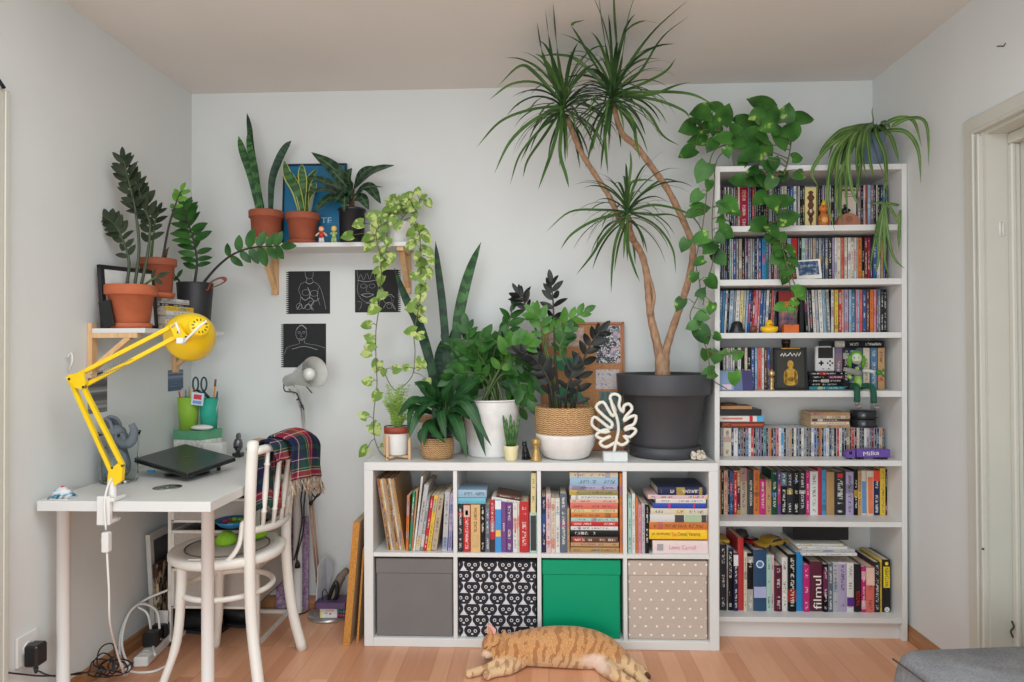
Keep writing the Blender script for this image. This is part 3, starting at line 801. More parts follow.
for zz, h, c, l, x0, x1 in ((0, .013, 'white', 'white booklet tilted on top of the purple books', 300, 525), (.0135, .013, 'brown', 'dark brown booklet tilted uppermost over the purple books', 335, 528)):
    a = at(452 + x0 / 7.58, 500, KY).x; b = at(452 + x1 / 7.58, 500, KY).x
    zb = at(0, 465 + 262 / 7.58, KY).z + .002
    T = Matrix.Translation(V((a, KY + .004, zb + zz + .007))) @ Matrix.Rotation(.16, 4, 'Y') @ frame((0, 0, 0), (0, 0, 1), (1, 0, 0), (0, 1, 0))
    book(h, b - a, .125, T, c, l, g, lines=.8)
upright(452, 465, 7.58, 596, 634, 362, 600, 62, 'pale yellow', 'pale yellow book perched on the short green one', G, z0=at(0, 465 + 361 / 7.58, KY).z, depth=.12)
# cell three
G = 'books standing in the third cell'
def cthree(x0, x1, top, c, l, **k): return upright(538, 465, 7.58, x0, x1, 655, x0, top, c, l, G, depth=.15, **k)
cthree(31, 61, 240, 'navy', 'navy book first in the third cell beside the divider')
cthree(63, 99, 218, 'pale pink', 'pale pink book in the third cell with a mauve foot')
cthree(101, 131, 250, 'cream', 'cream paperback standing in the third cell')
cthree(133, 167, 252, 'white', 'white and blue paperback standing in the third cell')
cthree(169, 221, 218, 'slate', 'tall slate blue book beside the long stack of books')
cthree(223, 240, 330, 'tan', 'thin tan book touching the long stack of books')
G = 'books stacked flat in the third cell'
st = [(60, 96, 240, 606, 'cream', 'cream book topmost of the tall stack in the third cell'), (98, 157, 242, 606, 'pale blue', 'thick light blue book second from the top of the tall stack'),
 (159, 189, 240, 602, 'lilac', 'pale lilac book beneath the thick light blue one'), (191, 227, 238, 606, 'olive', 'khaki book near the top of the tall stack'),
 (229, 261, 250, 604, 'white', 'white book beneath the khaki one'), (263, 289, 244, 608, 'peach', 'thin peach book above the coral one'), (291, 331, 244, 606, 'salmon', 'coral red book in the middle of the tall stack'),
 (333, 363, 250, 604, 'pale yellow', 'cream and yellow book beneath the coral one'), (365, 399, 250, 604, 'orange', 'orange book with a white end in the tall stack'), (401, 427, 250, 606, 'mint', 'thin pale teal book beneath the orange one'),
 (429, 464, 246, 608, 'red', 'bright red book in the lower half of the tall stack'), (466, 493, 248, 606, 'white', 'white book lying beneath the bright red one'), (495, 545, 246, 612, 'black', 'dark black-spined book in the lower part of the tall stack'),
 (547, 587, 250, 606, 'brown', 'reddish brown book third from the foot of the tall stack'), (589, 619, 248, 612, 'tan', 'tan book second from the foot of the tall stack'), (621, 655, 246, 616, 'kraft', 'kraft brown book at the very foot of the tall stack')]
z = KZ0 + .0003
for y0, y1, x0, x1, c, l in st[::-1]:
    o = flat(538, 465, 7.58, x0, x1, y0, y1 + 1.6, c, l, G, yf=KY + R.uniform(0, .006), depth=R.uniform(.12, .15), zbase=z); z = max(z, o['top']) + .0002
upright(538, 465, 7.58, 622, 646, 655, 622, 62, 'orange', 'tall orange and green book squeezed between the stack and divider', 'books standing in the third cell', depth=.15)
# cell four
G = 'books standing in the fourth cell'
def cfour(x0, x1, top, c, l, **k): return upright(622, 465, 7.58, x0, x1, 655, x0, top, c, l, G, depth=.16, **k)
cfour(47, 75, 228, 'mint', 'pale green book first in the fourth cell'); cfour(78, 102, 218, 'white', 'white book standing second in the fourth cell'); cfour(105, 123, 250, 'orange', 'slim orange book standing in the fourth cell')
cfour(125, 149, 300, 'pink', 'pink patterned book standing in the fourth cell'); cfour(151, 175, 292, 'pale grey', 'pale grey book beside the black patterned one'); cfour(178, 206, 300, 'black', 'black patterned book beside the flat stack in the fourth cell', lines=.5)
G = 'books stacked flat in the fourth cell'; z = KZ0 + .0003
stk = {}
for y0, y1, x0, x1, c, l in ((565, 655, 232, 650, 'pale pink', 'thick pale pink book at the foot of the stack in the fourth cell'), (490, 563, 206, 645, 'yellow', 'bright yellow book second from the foot of its stack'),
 (435, 488, 206, 645, 'orange', 'orange book with white lettering lying above the yellow one'), (380, 433, 212, 640, 'mint', 'white and green book with dark photographs on its spine'), (332, 378, 216, 650, 'cream', 'cream book lying above the white and green one'),
 (290, 329, 240, 635, 'blue', 'bright blue book with two red bands on its spine'), (260, 289, 256, 635, 'white', 'white book lying above the bright blue one'), (229, 259, 196, 652, 'pale pink', 'wide thin pinkish book just beneath the navy one'), (172, 228, 270, 634, 'navy', 'navy book topmost in the fourth cell, its cover showing')):
    o = flat(622, 465, 7.58, x0, x1, y0, y1 + 1.8, c, l, G, yf=KY + R.uniform(0, .004), depth=R.uniform(.13, .16) if c != 'navy' else .2, zbase=z, rot=.0); z = max(z, o['top']) + .0002; stk[l.split()[0] + c] = o
def flat_text(o, text, f0, f1, hfrac, ink):
    bb = [V(ROOTLOC[o.name]) + V(q) for ch in o.children if ch.name.startswith('cover') for q in ch.bound_box]
    x0 = min(p.x for p in bb); x1 = max(p.x for p in bb); z0 = min(p.z for p in bb); z1 = max(p.z for p in bb); y0 = min(p.y for p in bb)
    return lettering(o, text, (x0 + (x1 - x0) * (f0 + f1) / 2, y0 - .0006, (z0 + z1) / 2), (1, 0, 0), (0, 0, 1), (x1 - x0) * (f1 - f0), (z1 - z0) * hfrac, ink)
def flat_block(o, f0, f1, material, vf=.92, name='spine_panel'):
    bb = [V(ROOTLOC[o.name]) + V(q) for ch in o.children if ch.name.startswith('cover') for q in ch.bound_box]
    x0 = min(p.x for p in bb); x1 = max(p.x for p in bb); z0 = min(p.z for p in bb); z1 = max(p.z for p in bb); y0 = min(p.y for p in bb)
    m = M(); zc = (z0 + z1) / 2; hh = (z1 - z0) * vf / 2
    m.box((x0 + (x1 - x0) * f0, y0 - .0004, zc - hh), (x0 + (x1 - x0) * f1, y0 + .003, zc + hh)); return obj(name, m, material, o)
o = stk['thickpale pink']; plain(o, (226, 206, 204)); flat_text(o, 'Lewis Carroll', .3, .78, .32, INKP); flat_block(o, .08, .19, mat((160, 156, 160), .6), .5)
o = stk['brightyellow']; plain(o, (240, 194, 38)); flat_text(o, 'J.K. ROWLING', .04, .36, .3, INKK); flat_text(o, 'The', .38, .47, .34, INKR); flat_text(o, 'Casual Vacancy', .49, .88, .42, INKK)
o = stk['orangeorange']; 
o = stk['whitemint']; plain(o, (206, 206, 200)); flat_block(o, .44, .6, mat((60, 60, 62), .5)); flat_block(o, .62, .9, mat((164, 188, 150), .5)); flat_block(o, .91, .99, mat((64, 58, 60), .5))
o = stk['brightblue']; plain(o, (28, 66, 168)); flat_block(o, .28, .32, mat((200, 40, 80), .5)); flat_block(o, .76, .79, mat((200, 40, 80), .5))
o = stk['navynavy']; 
# ================================================================ storage boxes in the lower cells
def hexgrid(n, w, h, kind='Object'):
    """cell coordinates of a half-offset grid in the X-Z plane: u, v in -.5 .. .5"""
    sep = n.t.nodes.new('ShaderNodeSeparateXYZ'); n.l(n.coord(kind), sep.inputs[0])
    zz = n.math('DIVIDE', sep.outputs[2], h); row = n.math('FLOOR', zz)
    off = n.math('MULTIPLY', n.math('FLOORED_MODULO', row, 2.0), .5)
    xx = n.math('ADD', n.math('DIVIDE', sep.outputs[0], w), off)
    return n.math('SUBTRACT', n.math('FRACT', xx), .5), n.math('SUBTRACT', n.math('FRACT', zz), .5)
def circ(n, u, v, cu, cv, r, asp=1.0):
    a = n.math('SUBTRACT', u, cu); b = n.math('MULTIPLY', n.math('SUBTRACT', v, cv), asp)
    return n.math('LESS_THAN', n.math('ADD', n.math('MULTIPLY', a, a), n.math('MULTIPLY', b, b)), r * r)
def m_dots():
    n = N('dotted_fabric'); u, v = hexgrid(n, .0455, .0365)
    d = circ(n, u, v, 0, 0, .105, .8); w = n.noise(n.coord('Object'), 500, 2)
    base = n.ramp(w, [(.3, srgb(180, 164, 150)), (.7, srgb(200, 184, 171))])
    n.col(n.mix(d, base, srgb(236, 228, 220))); n.bump(w, .15, .001); return n.set(.85)
def m_cats():
    n = N('cat_face_fabric'); u, v = hexgrid(n, .071, .046); au = n.math('ABSOLUTE', u)
    lim = n.math('SUBTRACT', .485, n.math('MULTIPLY', n.math('POWER', n.math('ABSOLUTE', n.math('SUBTRACT', v, .1)), 2.0), .8))
    gap = n.math('GREATER_THAN', au, n.math('MAXIMUM', lim, .34))
    foot = n.math('MULTIPLY', n.math('LESS_THAN', v, -.44), n.math('GREATER_THAN', au, .26))
    eye = n.math('SUBTRACT', circ(n, au, v, .18, .06, .1, .65), circ(n, au, v, .18, .05, .055, .65), clamp=True)
    nose = circ(n, u, v, 0, -.22, .07, .9)
    wh = n.math('MAXIMUM', n.math('MAXIMUM', gap, foot), n.math('MAXIMUM', eye, nose), clamp=True)
    n.col(n.mix(wh, srgb(34, 34, 44), srgb(214, 212, 212))); n.bump(n.noise(n.coord('Object'), 600, 2), .1, .001); return n.set(.85)
def m_cloth(rgb, v=.07, name='woven_fabric', rough=.85, sc=420):
    n = N(name); c = srgb(rgb); f = n.noise(n.coord('Object'), sc, 2); g = n.noise(n.coord('Object'), 9, 3)
    n.col(n.mix(.5, n.ramp(f, [(.3, tuple(x * (1 - v) for x in c[:3])), (.7, tuple(min(1, x * (1 + v)) for x in c[:3]))]), n.ramp(g, [(.3, tuple(x * (1 - v) for x in c[:3])), (.7, tuple(min(1, x * (1 + v)) for x in c[:3]))])))
    n.bump(f, .15, .001); return n.set(rough, spec=.2)
def storage_box(i, body, lid, label, x0=None, x1=None, top=.362, y=KF + .014, flap=.062):
    a, b = KX[i]; a = a + .004 if x0 is None else x0; b = b - .004 if x1 is None else x1
    t = thing('storage_box', label, 'box', ((a + b) / 2, (y + KB) / 2, .0366), 'fabric boxes in the lower cells')
    m = M(); m.box((a + .002, y + .003, .0368), (b - .002, KB - .03, top - .003), .004); obj('box_body', m, body, t)
    if lid:
        m = M(); m.box((a, y, top - flap), (b, KB - .028, top), .003); obj('lid', m, lid, t)
    else:
        m = M(); m.box((a + .001, y + .001, top - .012), (b - .001, KB - .029, top), .003); obj('rim', m, m_cloth((28, 28, 34)), t)
    return t
gm = m_cloth((118, 114, 112)); storage_box(0, gm, gm, 'plain grey fabric box under the leaning records', x0=.0462, x1=.372)
storage_box(1, m_cats(), None, 'black fabric box printed all over with white-eyed cat faces')
gr = N('green_card'); gr.col(srgb(0, 150, 106)); gr.set(.42, spec=.25); storage_box(2, gr.mat, gr.mat, 'plain bright green box behind the sleeping cat', x1=1.0705)
dm = m_dots(); storage_box(3, dm, dm, 'beige fabric box with white polka dots')

# ================================================================ ornaments in the bookcase
RACK[0] = True
def figurine(name, px0, px1, py0, py1, Y, z0, body, head, label, cat='figurine', belly=None, hat=None, parts=None, headf=.36, flat=.8):
    """small standing toy: rounded body, head, two ears/arms"""
    a = at(px0, py1, Y); b = at(px1, py0, Y); w = (b.x - a.x) / 2; h = at(px0, py0, Y).z - z0; cx = (a.x + b.x) / 2 - .009 * (z0 - 1.01)
    t = thing(name, label, cat, (cx, Y, z0))
    hb = h * (1 - headf); m = M()
    m.lathe([(0, 0), (w * .7, 0), (w * .95, hb * .3), (w * .8, hb * .75), (w * .42, hb), (0, hb)], (cx, Y, z0), 18, sy=flat)
    for s in (-1, 1):
        m.tube([(cx + s * w * .7, Y - w * .2, z0 + hb * .75), (cx + s * w * 1.0, Y - w * .5, z0 + hb * .5), (cx + s * w * .8, Y - w * .8, z0 + hb * .35)], [w * .22, w * .2, w * .16], 8)
    obj('body', m, body, t)
    m = M(); m.sphere((cx, Y, z0 + hb + h * headf * .42), h * headf * .5, 16, 10, sx=1.1)
    obj('head', m, head, t)
    m = M()
    for s in (-1, 1): m.sphere((cx + s * h * headf * .2, Y - h * headf * .46, z0 + hb + h * headf * .5), h * headf * .08, 8, 6)
    obj('eyes', m, mat((24, 24, 26), .2), t)
    if belly:
        m = M(); m.sphere((cx, Y - w * .52, z0 + hb * .42), w * .6, 14, 8, sy=.45, sz=1.2); obj('belly', m, belly, t)
    if hat:
        m = M(); m.lathe([(0, 0), (w * .5, 0), (w * .42, h * .06), (.0008, h * .3), (0, h * .3)], (cx, Y, z0 + hb + h * headf * .78), 14); obj('hat', m, hat, t)
    return t
Z1, Z2, Z3, Z4, Z5, Z6, Z7 = [b[0] + .0006 for b in BS]
blk = mat((28, 28, 30), .35, name='black_glaze'); wht = mat((226, 224, 218), .35, name='white_glaze')
figurine('figurine', 721, 731, 216.5, 225, -.235, Z1, blk, wht, 'tiny black and white figurine at the pot end of the top shelf', belly=wht)
figurine('figurine', 818, 829, 203.5, 225.5, -.235, Z1, mat((196, 112, 44), .5), mat((204, 120, 50), .5), 'little orange toy with a pale belly and yellow pointed hat', belly=mat((224, 170, 96), .5), hat=mat((228, 190, 50), .5))
def px_box(name, px0, px1, py0, py1, Y, depth, material, label, cat, z0=None, b=.001, group=None):
    a = at(px0, py1, Y); c = at(px1, py0, Y); z0 = a.z if z0 is None else z0; rk = .009 * (z0 - 1.01)
    m = M(); m.box((a.x - rk, Y, z0 + .0002), (c.x - rk, Y + depth, c.z), b); return m, (a.x - rk, c.x - rk, z0, c.z)
m, q = px_box('', 805.2, 815.8, 187, 225.5, -.205, .12, None, '', '', Z1)
t = thing('keepsake_box', 'pale yellow upright box with a carved brown mask pattern', 'box', base_of(m)); obj('box_body', m, mat((222, 206, 140), .55), t)
cx = (q[0] + q[1]) / 2; h = q[3] - q[2]; yy = -.2055; m = M()
for zc, w, hh in ((.86, .36, .05), (.74, .5, .09), (.56, .42, .12), (.38, .5, .11), (.22, .34, .1), (.1, .12, .07)):
    w2 = (q[1] - q[0]) * w / 2 * 1.4; zz = q[2] + h * zc
    m.prism([(cx - w2, zz), (cx - w2 * .5, zz + h * hh * .8), (cx, zz + h * hh), (cx + w2 * .5, zz + h * hh * .8), (cx + w2, zz), (cx + w2 * .5, zz - h * hh * .8), (cx, zz - h * hh), (cx - w2 * .5, zz - h * hh * .8)], yy - .0015, yy + .001)
obj('carved_pattern', m, mat((98, 58, 40), .6), t); m = M(); m.sphere((cx, yy - .002, q[2] + h * .42), .006, 10, 8, sy=.4, sz=1.6); obj('mask_face', m, mat((206, 196, 180), .5), t)
m, q = px_box('', 839.5, 855.8, 187.5, 225.5, -.2, .1, None, '', '', Z1); t = thing('film_box', 'wide cream box facing forward behind the terracotta dome', 'box', base_of(m)); obj('box_body', m, mat((212, 200, 184), .5), t)
m = M(); m.box((q[0] + .004, -.2008, q[3] - .016), (q[1] - .004, -.1995, q[3] - .006)); m.box((q[0] + .02, -.2008, q[3] - .03), (q[1] - .006, -.1995, q[3] - .027)); m.box((q[0] + .02, -.2008, q[3] - .04), (q[1] - .006, -.1995, q[3] - .037)); obj('printed_bar', m, mat((120, 84, 80), .5), t)
a = at(837, 225.5, -.24); b = at(860, 213, -.24); t = thing('terracotta_dome', 'pinkish brown terracotta dome with a ring carved on its face', 'ornament', ((a.x + b.x) / 2 - .0068, -.23, Z1)); cx = (a.x + b.x) / 2 - .0068; w = (b.x - a.x) / 2; h = b.z - Z1
m = M(); m.prism([(cx - w * math.cos(i * PI / 16), Z1 + h * math.sin(i * PI / 16) ** .8) for i in range(17)], -.245, -.215); obj('dome', m, mat((168, 112, 86), .7, bump=.2), t)
m = M()
for r in (.011, .005): m.tube([(cx + r * math.cos(k * PI / 10) * 1.1, -.2465, Z1 + h * .55 + r * math.sin(k * PI / 10)) for k in range(20)], .0012, 6, closed=True)
obj('carved_ring', m, mat((140, 78, 58), .7), t)
a = at(843.5, 214, -.205 + .004); 
figurine('figurine', 841.5, 849, 204, 215.5, -.23, at(845, 214.2, -.23).z, blk, mat((60, 62, 70), .4), 'tiny dark figurine perched on top of the terracotta dome')
m = M(); a = at(881, 225, -.25); b = at(890, 220, -.25); c = ((a.x + b.x) / 2 - .0068, -.25, Z1 + .006); m.sphere(c, .014, 16, 8, sx=1.2, sy=.6, sz=.45); t = thing('lip_ornament', 'small red and white lip-shaped ornament at the door end of the top shelf', 'ornament', (c[0], -.25, Z1)); obj('lips', m, mat((190, 36, 44), .3), t)
m = M(); m.box((c[0] - .008, -.2605, c[2] - .002), (c[0] + .008, -.257, c[2] + .003), .001); obj('teeth', m, wht, t)
m = M(); p = at(761.5, 214, -.235); m.sphere((p.x - .007, -.235, Z1 + .026), .0115, 14, 10); t = thing('figurine', 'tiny green-capped white figurine behind the trailing leaves of the top shelf', 'figurine', (p.x - .007, -.235, Z1)); obj('cap', m, mat((30, 140, 66), .4), t)
m = M(); m.lathe([(0, 0), (.009, 0), (.011, .008), (.006, .018), (0, .02)], (p.x - .007, -.235, Z1), 14); obj('body', m, wht, t)

# second shelf: instant photo leaning on the cases
def leaning_card(name, px0, px1, py0, py1, Y, z0, layers, label, cat, tilt=.12, roll=0.0, th=.0015):
    """upright card leaning back; layers = [(part name, x0,x1,z0,z1 fractions, material)]"""
    a = at(px0, py1, Y); c = at(px1, py0, Y); w = c.x - a.x; h = c.z - z0; rk = .009 * (z0 - 1.01) if RACK[0] else 0
    t = thing(name, label, cat, (a.x + w / 2 - rk, Y, z0))
    T = Matrix.Translation(V((a.x + w / 2 - rk, Y, z0 + .0005 + abs(math.sin(roll)) * w / 2))) @ Matrix.Rotation(-tilt, 4, 'X') @ Matrix.Rotation(roll, 4, 'Y')
    for k, (pn, x0, x1, y0, y1, mt) in enumerate(layers):
        m = M(); m.box((-w / 2 + w * x0, -.0004 * k, h * y0), (-w / 2 + w * x1, th if k == 0 else .0002, h * y1), 0, T=T); obj(pn, m, mt, t)
    return t, T, w, h
def m_print(c1, c2, c3, scale=40, name='printed_picture'):
    n = N(name); f = n.noise(n.coord('Generated', scale=(1, .01, 1)), scale, 4, .6)
    n.col(n.ramp(f, [(.3, srgb(c1)), (.5, srgb(c2)), (.68, srgb(c3))])); return n.set(.35)
leaning_card('instant_photo', 797, 822, 260, 279, -.245, Z2, [('white_border', 0, 1, 0, 1, wht), ('picture', .09, .91, .2, .92, m_print((20, 30, 52), (52, 84, 120), (170, 168, 176), 4))], 'white-bordered instant photo leaning on the second shelf', 'photo', roll=-.06)
# third shelf
a = at(729, 332, -.24); b = at(744.5, 321, -.24); cx = (a.x + b.x) / 2 - .0026; r = (b.x - a.x) / 2
m = M(); hh = b.z - Z3; m.lathe([(0, 0), (r, 0), (r * .98, hh * .12), (r * .78, hh * .45), (r * .66, hh * .8), (r * .4, hh * .97), (0, hh)], (cx, -.24, Z3), 24); t = thing('dome_ornament', 'black bell-shaped ornament on the third shelf', 'ornament', (cx, -.24, Z3)); obj('shell', m, blk, t)
m = M(); m.lathe([(r * 1.0, 0), (r * 1.04, .003), (r * 1.0, .006)], (cx, -.24, Z3 + .0005), 24); obj('rim', m, mat((48, 48, 52), .4), t)
m = M(); p = at(753.5, 327.5, -.24); m.sphere((p.x - .0026, -.24, Z3 + .0165), .0165, 16, 10); t = thing('ball_ornament', 'small brown ball ornament between the black bell and yellow duck', 'ornament', (p.x - .0026, -.24, Z3)); obj('ball', m, mat((122, 70, 52), .5), t)
m = M(); m.sphere((p.x - .0026, -.253, Z3 + .014), .006, 10, 8, sy=.6); obj('dark_spot', m, mat((60, 26, 24), .5), t)
# rubber duck
p0 = at(760.5, 332, -.245); p1 = at(777, 318.5, -.245); cx = (p0.x + p1.x) / 2 - .0026; w = (p1.x - p0.x) / 2; yl = mat((242, 196, 20), .35, name='yellow_rubber'); Yd = -.25
t = thing('rubber_duck', 'yellow rubber duck with an orange beak on the third shelf', 'duck', (cx, Yd, Z3))
m = M(); m.lathe([(0, 0), (w * .7, 0), (w * 1.0, .010), (w * 1.02, .018), (w * .8, .027), (w * .3, .031), (0, .031)], (cx, Yd, Z3), 22, sy=.9)
for s in (-1, 1): m.sphere((cx + s * w * .9, Yd, Z3 + .02), .010, 12, 8, sx=.5, sy=1.2, sz=.8)
obj('body', m, yl, t)
m = M(); m.sphere((cx, Yd - .004, Z3 + .041), .0155, 18, 12); obj('head', m, yl, t)
m = M(); m.sphere((cx, Yd - .02, Z3 + .037), .008, 12, 8, sy=.8, sz=.45); obj('beak', m, mat((226, 110, 30), .4), t)
m = M()
for s in (-1, 1): m.sphere((cx + s * .007, Yd - .0165, Z3 + .046), .002, 8, 6)
obj('eyes', m, blk, t)
# forward-facing picture box, orange box and black box
m, q = px_box('', 778.5, 797, 291, 331.8, -.2, .025, None, '', '', Z3); t = thing('film_box', 'forward-facing film box with a red top and yellow lettering band', 'box', base_of(m)); obj('box_body', m, mat((52, 46, 62), .4), t)
w = q[1] - q[0]; h = q[3] - q[2]
m = M(); m.box((q[0] + .001, -.2008, q[3] - h * .24), (q[1] - .001, -.1995, q[3] - .002)); obj('red_band', m, mat((150, 44, 44), .4), t)
m = M(); m.box((q[0] + .004, -.2008, q[3] - h * .38), (q[1] - .004, -.1995, q[3] - h * .25)); obj('yellow_band', m, mat((216, 160, 52), .4), t)
lettering(t, 'NOT', ((q[0] + q[1]) / 2 - .006, -.2012, q[3] - h * .315), (1, 0, 0), (0, 0, 1), w * .5, h * .09, mat((120, 40, 30), .5))
m = M(); m.box((q[0] + .003, -.2008, q[2] + h * .04), (q[1] - .003, -.1995, q[2] + h * .6)); obj('cover_picture', m, m_print((36, 34, 60), (120, 92, 110), (206, 130, 90), 3), t)
m, q = px_box('', 784, 799, 324.5, 331.8, -.25, .03, None, '', '', Z3); m2 = m; solo('orange_box', m, mat((222, 108, 44), .45), 'small flat orange box in front of the film box', 'box')
m, q = px_box('', 799.5, 803.5, 300, 331.8, -.19, .12, None, '', '', Z3); solo('black_case', m, blk, 'matte black case standing beside the forward-facing film box', 'case')
# fourth shelf
leaning_card('postcard', 718.5, 753, 370.5, 390.5, -.25, Z4, [('card', 0, 1, 0, 1, mat((96, 108, 150), .4)), ('sky_half', .0, .45, 0, 1, mat((126, 150, 186), .4)), ('dark_half', .7, 1, 0, 1, mat((58, 54, 104), .4)), ('blossom', .12, .38, .05, .3, mat((216, 190, 200), .5)), ('pink_spot', .48, .66, .72, .98, mat((204, 150, 190), .5))], 'blue and violet postcard leaning low on the fourth shelf', 'postcard', tilt=.16)
p = at(771.5, 390, -.235); brass = mat((176, 150, 100), .32, .75, name='brass'); t = thing('pepper_mill', 'small turned brass mill beside the black framed picture', 'mill', (p.x - .0004, -.235, Z4)); h = at(771.5, 369, -.235).z - Z4
m = M(); m.lathe([(0, 0), (.0135, 0), (.0135, .006), (.010, .012), (.0115, h * .3), (.0095, h * .34), (.0115, h * .4), (.0125, h * .62), (0, h * .62)], (p.x, -.235, Z4), 20); obj('body', m, brass, t)
m = M(); m.lathe([(0, h * .62), (.008, h * .63), (.0135, h * .72), (.0145, h * .8), (.012, h * .9), (.004, h * .95), (.0045, h), (0, h)], (p.x, -.235, Z4), 20); obj('cap', m, mat((196, 172, 120), .3, .7), t)
t, T, w, h = leaning_card('framed_picture', 774.5, 807, 347.5, 390, -.235, Z4, [('backing', 0, 1, 0, 1, blk), ('mount', .08, .92, .07, .93, mat((46, 46, 40), .5))], 'black framed picture of a golden figure on the fourth shelf', 'picture', tilt=.06, th=.012)
m = M()
for lo, hi in (((-w / 2, 0), (-w / 2 + .008, h)), ((w / 2 - .008, 0), (w / 2, h)), ((-w / 2, 0), (w / 2, .008)), ((-w / 2, h - .008), (w / 2, h))): m.box((lo[0], -.006, lo[1]), (hi[0], 0, hi[1]), .001, T=T)
obj('frame', m, blk, t)
gold = mat((186, 146, 58), .4, .3, var=.3, scale=90, name='gold_print')
m = M()
def disk2(cx, cz, rx, rz, y=-.0016): m.prism([(cx + rx * math.cos(k * PI / 10), cz + rz * math.sin(k * PI / 10)) for k in range(20)], y, y + .001, lambda u, v, d: T @ V((u, d, v)))
disk2(0, h * .6, .013, .018); disk2(0, h * .36, .027, .03); disk2(0, h * .2, .03, .018); disk2(-.022, h * .3, .008, .03); disk2(.022, h * .3, .008, .03)
obj('golden_figure', m, gold, t)
m = M(); zz = [(-.042, .80), (-.034, .86), (-.03, .79), (-.022, .87), (-.018, .8), (-.008, .82), (0, .88), (.008, .8), (.016, .86), (.024, .79), (.03, .87), (.036, .8), (.044, .88)]
m.tube([T @ V((x, -.002, z * h)) for x, z in zz], .0025, 6); obj('pale_lettering', m, INKW, t)
m = M(); m.box((-.04, -.0065, h - .007), (.04, -.0058, h - .002), T=T); obj('gilt_line', m, gold, t)
a = at(784, 348, -.19); b = at(791.5, 339, -.19); t = thing('brown_bottle', 'brown glass bottle whose neck shows above the black frame', 'bottle', ((a.x + b.x) / 2, -.165, Z4)); r = (b.x - a.x) / 2; h = b.z - Z4; cx = (a.x + b.x) / 2 - .0008
m = M(); h -= .002; m.lathe([(0, 0), (.03, 0), (.032, .01), (.032, h * .55), (r, h * .75), (r, h * .95), (0, h * .95)], (cx, -.165, Z4), 20); obj('bottle_body', m, mat((60, 34, 22), .15), t)
m = M(); m.lathe([(0, 0), (r * 1.15, 0), (r * 1.15, h * .1), (0, h * .1)], (cx, -.165, Z4 + h * .9), 16); obj('cap', m, mat((52, 38, 34), .4), t)
# stack of black game cases
z = Z4 + .0003; G = 'black cases stacked flat on the fourth shelf'
nm = ['lowest', 'second lowest', 'middle', 'second highest', 'highest']
for k in range(5):
    a = at(808.5 + (k % 2) * 1.5, 390, -.22).x; b = at(845 - (k * 3 % 4), 390, -.22).x; h = .0158
    T = frame((a, -.222 + (k % 3) * .002, z), (0, 0, 1), (1, 0, 0), (0, 1, 0))
    o = slim_case(h - .0004, b - a, .125, T, 'black' if k else 'teal', 'game_case'); z += h
    _tag(o, f'{nm[k]} case of the flat black stack under the handheld console', 'game case', G)
ztop = z
# handheld console standing on the stack
a = at(815.5, 371, -.2); b = at(834.5, 346, -.2); x0, x1 = a.x, b.x; w = x1 - x0; h = b.z - ztop; y = -.2
t = thing('handheld_console', 'white and black handheld game console standing on the black cases', 'console', ((x0 + x1) / 2, y, ztop))
m = M(); m.box((x0, y, ztop + .0004), (x1, y + .018, ztop + h), .004); obj('casing', m, mat((206, 206, 204), .4), t)
m = M(); m.box((x0 + w * .12, y - .0008, ztop + h * .52), (x1 - w * .1, y + .003, ztop + h * .95), .001); obj('screen', m, mat((22, 23, 26), .15), t)
m = M(); c = V((x0 + w * .28, y, ztop + h * .33)); m.box(c + V((-.011, -.002, -.0035)), c + V((.011, .002, .0035)), .0008); m.box(c + V((-.0035, -.002, -.011)), c + V((.0035, .002, .011)), .0008); obj('direction_pad', m, blk, t)
for dx, dz in ((.62, .33), (.74, .41), (.86, .33), (.74, .25)):
    m = M(); m.sphere((x0 + w * dx, y - .0005, ztop + h * dz), .0042, 12, 6, sy=.6); obj('button', m, blk, t)
for dx in (.34, .62):
    m = M(); m.box((x0 + w * dx, y - .001, ztop + h * .09), (x0 + w * dx + .008, y + .002, ztop + h * .12)); obj('button', m, blk, t)
# long black case across the upright ones
zc = Z4 + .1836
T = frame((at(830.5, 342, -.2).x, -.2, zc), (0, 0, 1), (1, 0, 0), (0, 1, 0)); o = slim_case(.030, at(884, 342, -.2).x - at(830.5, 342, -.2).x, .13, T, 'black', 'game_case'); _tag(o, 'long black case lying across the upright cases behind the doll', 'game case')

# green-haired doll sitting on the shelf edge, legs hanging over it
t = thing('seated_doll', 'doll with green hair and dark green trousers sitting on the shelf edge', 'doll', at(859, 391, -.275))
def A(px, py, Y): p = at(px, py, Y); return V((p.x - .009 * (p.z - 1.01), p.y, p.z))
gd = mat((22, 82, 60), .8, name='dark_green_knit'); gl = mat((154, 196, 96), .7, name='light_green_cloth'); skin = mat((190, 200, 176), .6, name='pale_fabric'); gy = mat((128, 128, 126), .6, name='grey_felt')
m = M(); m.tube([A(858, 387, -.262), A(858, 382, -.262), A(857, 374, -.26), A(857, 367, -.258)], [.018, .021, .017, .009], 14, flat=.7); obj('torso', m, gl, t)
for pts, nm_ in (([A(852, 386.5, -.265), A(856, 386, -.292), A(857, 390, -.322), A(857, 402, -.326)], 'leg'), ([A(862, 386.5, -.265), A(869, 386, -.292), A(873, 390, -.322), A(874, 403, -.326)], 'leg')):
    m = M(); m.tube(spline(pts, 5), .0125, 10); g = obj(nm_, m, gd, t)
    e = pts[-1]; m = M(); m.tube([e + V((0, 0, .004)), e + V((0, 0, -.012))], .009, 10); obj('ankle', m, gy, g)
    m = M(); m.sphere(e + V((.004, -.012, -.017)), .012, 14, 8, sx=.95, sy=1.6, sz=.65); obj('shoe', m, gy, g)
m = M(); m.sphere(A(856.5, 358.5, -.262), .0215, 18, 12, sz=1.15); h_ = obj('head', m, skin, t)
m = M()
for s in (-1, 1): m.sphere(A(856.5 + s * 2.2, 357.5, -.283), .0022, 8, 6)
